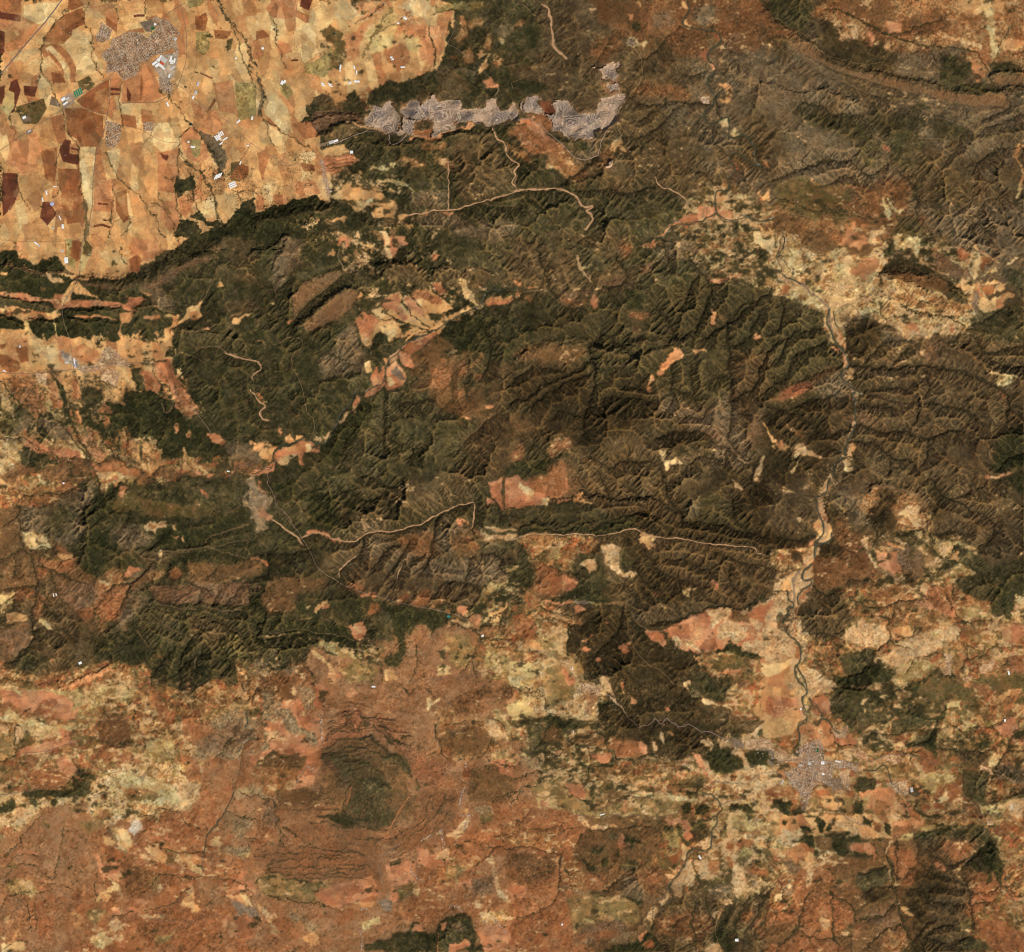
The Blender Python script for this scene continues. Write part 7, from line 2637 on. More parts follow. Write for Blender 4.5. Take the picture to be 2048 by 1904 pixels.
# slivers of bare pale ground, of red soil and of scrub
pc = np.zeros(NC, np.float32); pd = pc.copy(); pr_ = pc.copy()
for q_, v_ in dict(qgr=.25, qbl=.2, qpl=.2, scs=.14, fsh=.1, mxo=.68, mxw=.9, mxg=.72, mxd=.3, mxf=.5, ylo=.75, ylw=.5, oli=.4, rst=.34, rsp=.0, rsb=.3, wsp=.3, oga=.45, scr=.3, scb=.17, scg=.2, olo=.5, fgr=.1).items(): pc[IDX[q_]] = v_
for q_, v_ in dict(qgr=.42, qbl=.36, qpl=.36, fbd=.3, oli=.4, mxo=.38, mxw=.35, mxg=.9, mxd=.3, mxf=.9, ylo=.35, rst=.12, rsb=.3, rsp=.0, wsp=.08, oga=.4, scr=.35, scb=.28, scg=.24, olo=.35, cbr=.12, scs=.18, cgr=.22, tan=.02).items(): pd[IDX[q_]] = v_
outm = ((X > 640) | (Y > 500)).astype(np.float32)
fr1 = sstep(230, 330, Y) * sstep(540, 500, Y) * sstep(200, 400, X) * sstep(650, 620, X)
fr2 = sstep(720, 780, Y) * sstep(950, 915, Y) * sstep(440, 400, X)
fr3 = sstep(330, 370, Y) * sstep(470, 440, Y) * sstep(640, 680, X) * sstep(860, 800, X)
pcx = blur(pc[cls], 3, 1) + .3 * outm * crisp + .18 * fr2 * (t_surf[cls] == 1); pdx = blur(pd[cls], 3, 1) + outm * crisp * .42 + (.62 * fr1 + 0) * crisp + .55 * fr2 * crisp + .5 * fr3 * crisp
s4 = fbm(20, 4, .66, .5) + .35 * fbm(80, 2)
s4 = s4[np.arange(H)[:, None], (np.arange(W)[None] - (.45 * np.arange(H)[:, None] + 10 * wx1).astype(int)) % W]
s1 = fbm(7, 4, .68, 2.0) + .35 * fbm(80, 2); s2 = fbm(10, 4, .65, 1.6) + .35 * fbm(70, 2); s3 = fbm(15, 3, .6, 1.5)
fz = np.clip(fr1 + fr2, 0, 1); s1 = s1 * (1 - fz) + s4 * fz; s2 = s2 * (1 - fz) + np.roll(s4, 37, 1) * fz
pcb = pcx; cm = sstep(.0, .12, s1 - (1.0 - .95 * pcb)) * .85 * sstep(.05, .16, pcb)
col = col * (1 - cm[..., None]) + (np.array([206, 164, 112], np.float32) * (1 + .10 * n2 + .08 * s3)[..., None]) * cm[..., None]
dm = sstep(.0, .14, s2 - (1.0 - .9 * pdx)) * .8
col = col * (1 - dm[..., None]) + np.array([54, 48, 28], np.float32) * dm[..., None]
# margins between kinds are worn and mixed, except along ploughed field edges of the plain
cb = np.stack([blur(col[..., c], 2, 1) for c in range(3)], -1)
edge = (np.abs(col - cb).sum(-1) > 12) * outm * .5 * (t_surf[cls] != 4)
col = col * (1 - edge[..., None]) + cb * edge[..., None]
# ring shaped strata round the lone hill
rx_, ry_ = (X - 735 + 14 * fbm(90, 2) + .7 * wx1) / 1.12, (Y - 1572 + 14 * fbm(90, 2) + .7 * wy1)
rr_ = np.hypot(rx_, ry_); th_ = np.arctan2(ry_, rx_)
ringm = sstep(205, 120, rr_) * sstep(20, 60, rr_) * np.clip(.95 * np.exp(-((th_ + 1.45) / .75) ** 2) + .55 * np.exp(-((th_ - 1.3) / .7) ** 2) + .3 * np.exp(-(th_ / .6) ** 2) + .3 * fbm(60, 2), 0, 1)
rings = np.sin(rr_ * .62 + 1.5 * fbm(60, 2)) + .6 * np.sin(rr_ * .31 + 1)
rings = rings * np.clip(.55 + 1.3 * fbm(34, 3), 0, 1.4)
col = col * (1 - .30 * (np.clip(rings - .2, 0, 2) * ringm))[..., None]
# rock strata showing as stripes
sy = Y + .16 * X + 9 * fbm(120, 2) + wy1 * .8
stripe = np.sin(sy * .9) + .7 * np.sin(sy * .37 + 2 * n1)
smask = np.isin(cls, [IDX[q] for q in ('str', 'bnf')]) * .9 + np.isin(cls, [IDX['orp']]) * ((X > 560) & (X < 720) & (Y > 280) & (Y < 350)) * 1.0
col *= (1 + .10 * stripe * smask)[..., None]
# quarry benches
qs = fbm(26, 2, .35) * 2.0
qm0 = (t_surf[cls] == 3).astype(np.float32)
qb = blur(qm0, 3, 2)
qp = sstep(-.5, .7, fbm(22, 2) + .5 * qs / 2.2)[..., None] * np.isin(cls, [IDX['qgr'], IDX['qbl'], IDX['qgm']])[..., None]
col = np.where((t_surf[cls] == 3)[..., None], (col * .35 + (np.array([122, 108, 102], np.float32) * qp + np.array([176, 146, 120], np.float32) * (1 - qp)) * .65), col)
rim = (sstep(.98, .6, qb) * (t_surf[cls] == 3))[..., None]
col = col * (1 - .6 * rim) + np.array([192, 156, 118], np.float32) * .6 * rim
halo = (sstep(.02, .5, blur(qm0, 6, 2)) * (t_surf[cls] < 2) * np.clip(.5 + n2, 0, 1))[..., None]
col = col * (1 - .75 * halo) + np.array([146, 104, 68], np.float32) * .75 * halo
qz = np.abs((qs * 3.2) % 1 - .5) * 2
qm = (t_surf[cls] == 3)
col = np.where(qm[..., None], col * (1 + .26 * (qz[..., None] - .6)), col)
col = np.where((qm & (qz > .80))[..., None], np.array([198, 170, 138], np.float32), col)
# town ground: streets, yards, roofs too small to count
tm = t_surf[cls] == 4
tw = rng.random((H, W), dtype=np.float32)
tf = 1 + (.34 * (tw - .5) + .12 * noise(1.6)) * np.isin(cls, [IDX['twn'], IDX['vil']])
col = np.where(tm[..., None], col * tf[..., None], col)
col = np.where((np.isin(cls, [IDX['twn']]) & (tw < .13))[..., None], np.array([74, 62, 46], np.float32), col)
for ti, (kind, pts) in enumerate(TOWN):
    p = np.array(pts); x0, y0 = np.maximum(p.min(0).astype(int) - 2, 0); x1, y1 = np.minimum(p.max(0).astype(int) + 3, (W, H)); cx_, cy_ = p.mean(0); an = town_angle(ti)
    s = (slice(y0, y1), slice(x0, x1)); u_ = ((X[s] - cx_) * math.cos(an) + (Y[s] - cy_) * math.sin(an)) / 2.7; v_ = (-(X[s] - cx_) * math.sin(an) + (Y[s] - cy_) * math.cos(an)) / 2.7
    stt = ((np.abs((u_ + 3) % 6 - 3) < .3) | (np.abs((v_ + 4.5) % 9 - 4.5) < .3)) & np.isin(cls[s], [IDX['twn']])
    col[s] = np.where(stt[..., None], np.array([176, 150, 124], np.float32), col[s])
print('colour', time.time() - T0)
# ------------------------------------------------------------------ lines painted by what grows or lies there; fsh darkens the ridge's north edge
LC = {'qln': ((202,174,142), .85, 2), 'vly': ((194,152,106), .85, 1), 'crk': ((46,44,25), .95, 1), 'gly': ((44,38,23), .86, 1), 'hrd': ((62,56,35), .88, 1), 'rdg': ((132,98,64), .22, 1), 'oli': ((110,88,50), .7, 1),
      'scg': ((98,84,54), .8, 1), 'scb': ((150,112,74), .5, 1), 'gry': ((132,110,86), .75, 2), 'for': ((48,46,26), .9, 1), 'fdk': ((36,38,18), .92, 1), 'yel': ((188,160,98), .9, 2),
      'twl': ((166,136,108), .7, 2), 'org': ((178,112,70), .8, 2), 'wsp': ((202,158,108), .8, 2), 'fsh': ((52,44,26), .9, 1), 'tan': ((200,150,104), .8, 2), 'riv': ((66,62,40), .7, 2), 'wsh': ((176,134,92), .45, 2)}
chan = np.zeros((H, W), np.float32)
rdg = np.zeros((H, W), np.float32); rdz = rdg.copy()
dens = .55 + .45 * fbm(7, 2)
for nm, wd, pts in LINE:
    if nm not in LC: continue
    c, a, wp = LC[nm]
    if nm == 'wsh' and wd < 1.45: c, a = (142, 110, 76), .6
    wid = {'riv': wd * .55 + .7, 'gly': wd * .85, 'wsh': wd * 1.0, 'vly': wd, 'crk': wd * .6 + .2, 'rdg': wd * .6, 'hrd': wd * .8}.get(nm, wd * .52)
    r = dist_line(pts, wd * 6 if nm == 'rdg' else wid * 2 + 2, wp)
    if r is None: continue
    s, d = r
    lw = wid * (.75 + .5 * np.clip(dens[s], 0, 1.2))
    m = sstep(lw + .9, np.maximum(lw - .6, 0), d) * a
    if nm == 'wsh' and wd > 1.44: m *= np.clip(.8 + 1.3 * n2[s] + .4 * n3[s], 0, 1.4)
    if nm == 'vly': m *= np.clip(.75 + 1.1 * n2[s], 0, 1)
    if nm in ('for', 'fdk', 'crk', 'gly', 'hrd', 'riv'): m *= np.clip(.62 + .5 * n3[s] + .3 * dens[s], 0, 1)
    col[s] = col[s] * (1 - m[..., None]) + np.array(c, np.float32) * m[..., None]
    if nm in ('crk', 'gly', 'riv', 'wsh', 'for'): chan[s] = np.maximum(chan[s], d < max(wid, 1.5))
    if nm == 'rdg': rdg[s] = np.maximum(rdg[s], np.exp(-(d / (wd * 2.4)) ** 2)); rdz[s] = np.maximum(rdz[s], np.exp(-(d / (wd * 2.4)) ** 2) * (22 + 10 * wd))
for nm, wd, pts in LINE:
    if nm == 'hway':
        r = dist_line(pts, 4, 2)
        if r: chan[r[0]] = np.maximum(chan[r[0]], r[1] < 2)
print('lines', time.time() - T0)
# ------------------------------------------------------------------ relief worn by running water
def route(z, h, w_):
    n = h * w_; zf = z.ravel(); best = np.zeros(n, np.float32); rc = np.arange(n)
    zp = np.pad(z, 1, mode='edge'); ids = np.arange(n).reshape(h, w_)
    for dy in (-1, 0, 1):
        for dx in (-1, 0, 1):
            if dy == 0 and dx == 0: continue
            L = math.hypot(dx, dy)
            s_ = ((z - zp[1 + dy:1 + dy + h, 1 + dx:1 + dx + w_]) / L).ravel()
            m = s_ > best
            yy0, xx0 = dy, dx
            t = (ids + dy * w_ + dx).ravel()
            ok = m.copy(); ok2 = np.ones((h, w_), bool)
            if dy < 0: ok2[0] = False
            if dy > 0: ok2[-1] = False
            if dx < 0: ok2[:, 0] = False
            if dx > 0: ok2[:, -1] = False
            ok &= ok2.ravel()
            best = np.where(ok, s_, best); rc = np.where(ok, t, rc)
    return rc
def accum(rc, jumps):
    n = rc.size; a = np.ones(n, np.float64); p = rc.copy(); idx = np.arange(n)
    root = rc == idx
    for _ in range(jumps):
        live = p != -1
        a = a + np.bincount(p[live], weights=a[live], minlength=n)
        q = p.copy(); q[live] = p[p[live]]
        p = q
        if not (p != -1).any(): break
    return a
def accumulate(rc, jumps=12):
    n = rc.size; idx = np.arange(n); p = np.where(rc == idx, -1, rc)
    a = np.ones(n)
    for _ in range(jumps):
        live = p >= 0
        if not live.any(): break
        a = a + np.bincount(p[live], weights=a[live], minlength=n)
        p2 = p.copy(); p2[live] = p[p[live]]; p = p2
    return a
def erode(z, U, fix, cell, its, dt, Kc, dif, jit=0):
    h, w_ = z.shape; fx_ = fix.ravel(); jn = np.random.default_rng(11).random((h, w_)).astype(np.float32) * jit + fbm(3.3, 2, .7, 1, h, w_) * jit * 1.7
    for it in range(its):
        rc = route(z + jn, h, w_); rc = np.where(fx_, np.arange(rc.size), rc)
        A = accumulate(rc)
        F = (Kc * dt * A ** MEXP / cell).astype(np.float64)
        zf = z.ravel().astype(np.float64) + U.ravel() * dt
        own = rc == np.arange(rc.size)
        a = np.where(own, np.where(fx_, 0, zf), zf / (1 + F)); b = np.where(own, 0, F / (1 + F)); p = rc.copy()
        for _ in range(12):
            a = a + b * a[p]; b = b * b[p]; p = p[p]
            if b.max() < 1e-6: break
        z = a.reshape(h, w_).astype(np.float32)
        if dif: z = z * (1 - dif) + box(box(z, 1, 0), 1, 1) * dif
        z[fix] = 0
    return z, A.reshape(h, w_)
h1, w1 = H // 4, W // 4
MEXP = .36
def down(a, f, op='mean'):
    b = a.reshape(H // f, f, W // f, f)
    return b.mean((1, 3)) if op == 'mean' else b.max((1, 3))
rel = rel + .25 * rdg
mac = np.clip(.75 + .45 * fbm(300, 3), .3, 1.4)
U1 = down(rel * mac, 4); fix1 = (down(chan, 4, 'max') > 0) & (down(chan, 4) > .06) & (rng.random((h1, w1)) < 2) | (U1 < .10)
riv1 = fix1
z1 = (U1 * 30 + 8 * np.random.default_rng(3).random((h1, w1))).astype(np.float32)
U1n = U1 * np.clip(1 + .9 * fbm(9, 2, .6, 1, h1, w1), .15, 2)
z1, A1 = erode(z1, U1n, fix1, 40, 50, 12.0, 1.5, .07, 9)
z1, A1 = erode(z1, U1n, fix1, 40, 8, 8.0, 1.5, .06, 5)
print('relief coarse', z1.max(), z1.mean(), time.time() - T0)
h2, w2 = H // 2, W // 2
U2 = down(rel * mac, 2)
z2 = zoomto(z1, h2, w2) + 3.0 * U2 * (np.random.default_rng(5).random((h2, w2)).astype(np.float32) * 2 - 1 + fbm(6, 2, .6, 1, h2, w2))
fix2 = (down(chan, 2, 'max') > 0) & (zoomto(fix1.astype(np.float32), h2, w2) > .3) | (U2 < .08)
z2, A2 = erode(z2, U2, fix2, 20, 9, 5.0, 1.5, .02, 5)
z2, A2 = erode(z2, U2, fix2, 20, 2, 3.0, 1.5, .04, 3)
print('relief fine', z2.max(), time.time() - T0)
flow = zoomto(np.log2(A2).astype(np.float32), H, W); zz = zoomto(z2, H, W)
# plants that follow the gullies, bare soil on the crests, darker fine hollows
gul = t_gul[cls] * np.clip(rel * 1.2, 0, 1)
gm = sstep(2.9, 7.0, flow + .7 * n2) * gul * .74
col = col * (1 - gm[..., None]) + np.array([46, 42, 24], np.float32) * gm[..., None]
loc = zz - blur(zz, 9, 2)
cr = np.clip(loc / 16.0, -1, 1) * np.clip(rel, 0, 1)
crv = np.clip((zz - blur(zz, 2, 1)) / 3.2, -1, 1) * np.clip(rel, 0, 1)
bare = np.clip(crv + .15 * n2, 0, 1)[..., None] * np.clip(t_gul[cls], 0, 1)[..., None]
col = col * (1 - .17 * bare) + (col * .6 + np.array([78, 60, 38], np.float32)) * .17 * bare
crv_neg = np.clip(-crv + .15 * n2, 0, 1)[..., None] * np.clip(t_gul[cls], 0, 1)[..., None]  # colour goes darker wherever the surface curves inward
col = col * (1 - .42 * crv_neg) + np.array([48, 43, 25], np.float32) * .42 * crv_neg
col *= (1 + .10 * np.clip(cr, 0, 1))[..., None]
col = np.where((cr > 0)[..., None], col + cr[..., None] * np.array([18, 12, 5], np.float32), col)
grain = t_gr[cls]
clump = np.clip(.75 + 1.1 * fbm(30, 3, .6), .25, 1.7)
col *= (1 + grain * clump * (1.5 * n3 + 1.0 * (rng.random((H, W), dtype=np.float32) - .5) * 2))[..., None]
col = np.clip(col, 8, 246)
# height: base plain + relief + furrows, canopy, quarry pits
RS = 1.45
z = zz * RS + 18 * fbm(90, 4, .5) + 1.2 * n2
z += rdz * np.clip(.55 + rel, 0, 1.1)
z += 130 * np.clip(1 - (rr_ / 105) ** 2, 0, 1) ** 1.3 + rings * ringm * 7
wood = blur((t_surf[cls] == 1).astype(np.float32), 1, 1)
z += wood * (5 + 2.2 * n3 + 2.5 * n2)
z += np.where(cls == IDX['hl2'], 3 * n3, 0)
z += blur((t_surf[cls] == 0).astype(np.float32), 1, 1) * .7 * n3
z += smask * stripe * 2.6
z = z - blur(qm.astype(np.float32), 4, 1) * 22 + np.where(qm, np.floor(qs * 3.2 + .5) * 9, 0)
for nm, wd, pts in LINE:      # the mapped ravines are cut into the slopes
    if nm == 'gly' or (nm == 'crk' and wd > 1.1):
        r = dist_line(pts, 11, 1)
        if r: z[r[0]] -= 9 * wd * np.exp(-(r[1] / 4.2) ** 2) * np.clip(rel[r[0]], 0, 1)
for nm, wd, pts in LINE:
    if nm == 'hrd':
        r = dist_line(pts, 10, 1)
        if r: z[r[0]] += 9 * np.clip(dens[r[0]] + .3, 0, 1) * np.exp(-(r[1] / (1.5 * wd)) ** 2)
z = z.astype(np.float32)
# buildings stand on levelled town ground
tmf = blur(tm.astype(np.float32), 3, 1); z = z * (1 - tmf) + blur(z, 5, 2) * tmf
print('height', z.min(), z.max(), time.time() - T0)
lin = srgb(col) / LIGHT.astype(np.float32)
# ------------------------------------------------------------------ materials
def mat_ground(name, rough, nscale, namp):
    m = bpy.data.materials.new(name); m.use_nodes = True; n = m.node_tree.nodes; L = m.node_tree.links
    b = n['Principled BSDF']; b.inputs['Roughness'].default_value = rough; b.inputs['Specular IOR Level'].default_value = 0.05
    at = n.new('ShaderNodeAttribute'); at.attribute_name = 'cover'
    tc = n.new('ShaderNodeTexCoord'); nz = n.new('ShaderNodeTexNoise'); nz.inputs['Scale'].default_value = nscale; nz.inputs['Detail'].default_value = 4
    L.new(tc.outputs['Object'], nz.inputs['Vector'])
    mr = n.new('ShaderNodeMapRange'); mr.inputs[3].default_value = 1 - namp; mr.inputs[4].default_value = 1 + namp
    mr.inputs[1].default_value = .25; mr.inputs[2].default_value = .75
    L.new(nz.outputs[0], mr.inputs[0])
    mx = n.new('ShaderNodeVectorMath'); mx.operation = 'SCALE'
    L.new(at.outputs['Color'], mx.inputs[0]); L.new(mr.outputs[0], mx.inputs['Scale'])
    L.new(mx.outputs[0], b.inputs['Base Color'])
    return m
def mat_plain(name, c, rough=.9, amp=.12, sc=.05, spec=.1):
    m = bpy.data.materials.new(name); m.use_nodes = True; n = m.node_tree.nodes; L = m.node_tree.links
    b = n['Principled BSDF']; b.inputs['Roughness'].default_value = rough; b.inputs['Specular IOR Level'].default_value = spec
    col_ = srgb(c) / LIGHT
    tc = n.new('ShaderNodeTexCoord'); nz = n.new('ShaderNodeTexNoise'); nz.inputs['Scale'].default_value = sc; nz.inputs['Detail'].default_value = 3
    L.new(tc.outputs['Object'], nz.inputs['Vector'])
    cr_ = n.new('ShaderNodeValToRGB'); e = cr_.color_ramp.elements
    e[0].position = .3; e[1].position = .7
    e[0].color = (*(col_ * (1 - amp)), 1); e[1].color = (*(np.minimum(col_ * (1 + amp), .9)), 1)
    L.new(nz.outputs[0], cr_.inputs[0]); L.new(cr_.outputs[0], b.inputs['Base Color'])
    return m
M = {'soil': mat_ground('hill soil', 1, .02, .06), 'wood': mat_ground('scrub woodland', 1, .05, .14), 'field': mat_ground('farm soil', 1, .01, .04),
     'quarry': mat_ground('quarry rock', 1, .03, .06), 'town': mat_ground('town ground', 1, .08, .15)}
# ------------------------------------------------------------------ the land as meshes, one for each kind of surface
PAD = 110
MW, MH = 1900, 1766           # vertices across the frame; the land goes on past it
def sample(a):
    if a.ndim == 2: return zoomto(a, MH, MW)
    return np.stack([zoomto(a[..., c], MH, MW) for c in range(a.shape[2])], -1)
# soften to the mesh spacing before sampling
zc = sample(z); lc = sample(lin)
sy_ = np.clip(((np.arange(MH) + .5) * H / MH).astype(int), 0, H - 1); sx_ = np.clip(((np.arange(MW) + .5) * W / MW).astype(int), 0, W - 1)
sc_ = t_surf[cls][sy_][:, sx_]
zc = np.pad(zc, PAD, mode='reflect'); lc = np.pad(lc, ((PAD, PAD), (PAD, PAD), (0, 0)), mode='reflect'); sc_ = np.pad(sc_, PAD, mode='reflect')
NH, NWd = zc.shape
gx = ((np.arange(NWd) - PAD + .5) * W / MW - W / 2) * PX; gy = -((np.arange(NH) - PAD + .5) * H / MH - H / 2) * PX
GX, GY = np.meshgrid(gx, gy)
P = np.stack([GX, GY, zc], -1).reshape(-1, 3).astype(np.float32); Cc = np.concatenate([lc.reshape(-1, 3), np.ones((NH * NWd, 1), np.float32)], 1).astype(np.float32)
ids = np.arange(NH * NWd).reshape(NH, NWd)
Q = np.stack([ids[1:, :-1], ids[1:, 1:], ids[:-1, 1:], ids[:-1, :-1]], -1).reshape(-1, 4)
fs = sc_[:-1, :-1].reshape(-1)
def grid_mesh(name, faces, m):
    u, inv = np.unique(faces, return_inverse=True); inv = inv.reshape(-1)
    me_ = bpy.data.meshes.new(name); nf = faces.shape[0]
    me_.vertices.add(u.size); me_.vertices.foreach_set('co', P[u].ravel())
    me_.loops.add(nf * 4); me_.loops.foreach_set('vertex_index', inv.astype(np.int32))
    me_.polygons.add(nf); me_.polygons.foreach_set('loop_start', np.arange(0, nf * 4, 4, dtype=np.int32))
    me_.update(calc_edges=True)
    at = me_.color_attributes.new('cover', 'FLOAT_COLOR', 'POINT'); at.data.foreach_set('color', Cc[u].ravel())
    me_.polygons.foreach_set('use_smooth', np.zeros(nf, bool))
    me_.materials.append(m)
    o = bpy.data.objects.new(name, me_); C.objects.link(o); return o
for i, (nm, sf) in enumerate([('hills', 'soil'), ('woodland', 'wood'), ('farmland', 'field'), ('quarry_floor', 'quarry'), ('town_ground', 'town')]):
    o = grid_mesh(nm, Q[fs == i], M[sf])
    if sf == 'wood': tag(o, 'dark green scrub woodland covering the folded hills', 'woodland', kind='stuff')
    else: tag(o, kind='structure')
print('land', time.time() - T0)
def ground(x, y):
    """height of the land mesh under photograph pixel x, y"""
    u = np.asarray(x, float) * MW / W - .5 + PAD; v_ = np.asarray(y, float) * MH / H - .5 + PAD
    i = np.clip(np.floor(v_).astype(int), 0, NH - 2); j = np.clip(np.floor(u).astype(int), 0, NWd - 2); a = u - j; b = v_ - i
    return zc[i, j] * (1 - a) * (1 - b) + zc[i, j + 1] * a * (1 - b) + zc[i + 1, j] * (1 - a) * b + zc[i + 1, j + 1] * a * b
def wpos(x, y): return (np.asarray(x, float) - W / 2) * PX, -(np.asarray(y, float) - H / 2) * PX
# ------------------------------------------------------------------ roads, tracks, stream beds, river
def mesh_obj(name, V, F, mats, fm=None, parent=None):
    me_ = bpy.data.meshes.new(name); me_.from_pydata([tuple(v_) for v_ in V], [], F); me_.update()
    for m_ in mats: me_.materials.append(m_)
    if fm is not None: me_.polygons.foreach_set('material_index', np.array(fm, np.int32))
    o = bpy.data.objects.new(name, me_); C.objects.link(o)
    if parent: o.parent = parent
    return o
MR = {'road': mat_plain('worn asphalt', (140,114,94)), 'hway': mat_plain('motorway asphalt', (134,110,98)), 'trk': mat_plain('pale dirt track', (152,120,82)),
      'wsh': mat_plain('dry stream gravel', (182,140,100), sc=.02, amp=.16), 'qrd': mat_plain('quarry haul road', (160,132,114)), 'riv': mat_plain('river water', (58,62,44), .35, .2, .01, .5)}
RN = {'road': 'road', 'hway': 'highway', 'trk': 'dirt_track', 'wsh': 'dry_riverbed', 'qrd': 'haul_road', 'riv': 'river'}
RW = {'road': .75, 'hway': .95, 'trk': .62, 'wsh': 1.1, 'qrd': .9, 'riv': .62}
cnt = 0
rr = np.random.default_rng(21)
for nm, wd, pts in LINE:
    if nm not in RN or (nm == 'wsh' and wd < 1.45): continue
    p = np.array(pts); seg = np.hypot(*np.diff(p, axis=0).T); s_ = np.concatenate([[0], np.cumsum(seg)]); n = max(int(s_[-1] / 1.2), 3)
    t = np.linspace(0, s_[-1], n); x = np.interp(t, s_, p[:, 0]); y = np.interp(t, s_, p[:, 1])
    ix = np.clip(x.astype(int), 0, W - 1); iy = np.clip(y.astype(int), 0, H - 1)
    kx = np.ones(5) / 5
    wxs, wys = wxm[iy, ix], wym[iy, ix]
    f_ = {'hway': .25, 'road': .7}.get(nm, 1.0)
    if n > 8: wxs, wys = np.convolve(np.pad(wxs, 2, mode='edge'), kx, 'valid'), np.convolve(np.pad(wys, 2, mode='edge'), kx, 'valid')
    x, y = x - wxs * f_ - bwx[iy, ix], y - wys * f_ - bwy[iy, ix]
    inside = (x > -30) & (x < W + 30) & (y > -30) & (y < H + 30); x, y = x[inside], y[inside]; n = len(x)
    if n < 3: continue
    dx, dy = np.gradient(x), np.gradient(y); L_ = np.hypot(dx, dy) + 1e-6; nx_, ny_ = -dy / L_, dx / L_
    hw = np.full(n, wd * RW[nm] / 2)
    if nm in ('wsh', 'riv'):
        jit = np.interp(np.arange(n), np.arange(0, n + 6, 5), rr.random(len(np.arange(0, n + 6, 5)))); hw = hw * (.4 + 1.15 * jit)
        hw = hw * np.minimum(1, .35 + np.minimum(np.arange(n), np.arange(n)[::-1]) / 8.0) if nm == 'wsh' else hw
    V = []; cnt += 1; zo = {'wsh': 2.4, 'riv': 2.0, 'trk': 3.6, 'qrd': 4.0, 'road': 4.4, 'hway': 5.0}[nm] + (cnt % 12) * .05
    NA = 3 if hw.max() < 1.2 else 7
    cols_ = [-1 + 2 * q / (NA - 1) for q in range(NA)]
    for q in cols_:
        a, b = x + nx_ * hw * q, y + ny_ * hw * q; X3, Y3 = wpos(a, b); V.append(np.stack([X3, Y3, ground(a, b) + zo], 1))
    V = np.stack(V, 1)      # n, NA, 3
    V[..., 2] = np.maximum(V[..., 2], V[..., 2].mean(1, keepdims=True) - 1)
    V = V.reshape(-1, 3)
    F = [(i * NA + q, (i + 1) * NA + q, (i + 1) * NA + q + 1, i * NA + q + 1) for i in range(n - 1) for q in range(NA - 1)]
    tag(mesh_obj(RN[nm], V, F, [MR[nm]]), kind='structure')
def at(tx, ty, x, y): return tx + x / 3.883, ty + y / 3.883
mw = mat_plain('pond water', (34,52,46), .2, .1, .02, .5); mt = mat_plain('teal lagoon water', (64,128,112), .2, .15, .02, .5)
for (tx, ty, x, y, r, m_) in [(0,0,1478,963,4.2,mw), (512,0,605,259,3.2,mw), (512,952,1495,1092,4.4,mt), (1024,1428,1300,632,2.0,mt)]:
    px, py = at(tx, ty, x, y); n = 18; a = np.linspace(0, 2 * np.pi, n, endpoint=False); rad = r * (.7 + .5 * rr.random(n)) ; V = []
    zg = float(max(ground(px + rad * np.cos(a), py + rad * .7 * np.sin(a)))) + 1.5
    for i in range(n):
        X3, Y3 = wpos(px + rad[i] * math.cos(a[i]), py + rad[i] * .7 * math.sin(a[i])); V.append((X3, Y3, zg))
    V += [(v_[0], v_[1], zg - 4) for v_ in V]
    tag(mesh_obj('pond', V, [tuple(range(n))[::-1]] + [(i, (i + 1) % n, n + (i + 1) % n, n + i) for i in range(n)], [m_]), kind='structure')
# ------------------------------------------------------------------ sports grounds
MG = mat_plain('green turf', (52,92,48), amp=.1); MG2 = mat_plain('bright green netting', (62,128,88), amp=.15); ML = mat_plain('pale pitch border', (172,148,118))
def pitch(tx, ty, x, y, ln, wd_, ang, label, cat, name, m_, round_=False):
    px, py = at(tx, ty, x, y); X3, Y3 = wpos(px, py); e = tag(bpy.data.objects.new(name, None), label, cat); C.objects.link(e)
    e.location = (X3, Y3, float(ground(px, py))); e.rotation_euler = (0, 0, math.radians(ang))
    def slab(nm, l, w_, z0, z1, mm):
        n = 20 if round_ else 4
        if round_: o_ = [(l / 2 * math.cos(q * 2 * math.pi / n), w_ / 2 * math.sin(q * 2 * math.pi / n)) for q in range(n)]
        else: o_ = [(-l / 2, -w_ / 2), (l / 2, -w_ / 2), (l / 2, w_ / 2), (-l / 2, w_ / 2)]
        V = [(a, b, z1) for a, b in o_] + [(a, b, z0) for a, b in o_]
        mesh_obj(nm, V, [tuple(range(n))] + [(n + i, n + (i + 1) % n, (i + 1) % n, i) for i in range(n)], [mm], parent=e)
    slab('border', ln + 12, wd_ + 12, -6, 3.0, ML); slab('turf' if m_ is MG else 'cover', ln, wd_, -6, 3.6, m_)
pitch(0, 0, 1185, 217, 92, 70, 40, 'dark green oval sports pitch at the north edge of the upper left town', 'sports pitch', 'sports_pitch', MG, True)
pitch(1536, 1428, 383, 281, 66, 82, 0, 'larger dark green rectangular pitch inside the lower right town', 'sports pitch', 'sports_pitch', MG)
pitch(1536, 1428, 425, 310, 42, 30, 0, 'smaller green pitch just southeast of the big pitch in the lower right town', 'sports pitch', 'sports_pitch', MG)
for i, w_ in enumerate(['westernmost', 'second from the west', 'second from the east', 'easternmost']):
    pitch(0, 0, 581 + i * 15.5, 730 - i * 8.5, 34, 128, 18, 'bright green netted plot beside the pale yards, %s of the four' % w_, 'netted plot', 'crop_cover', MG2)
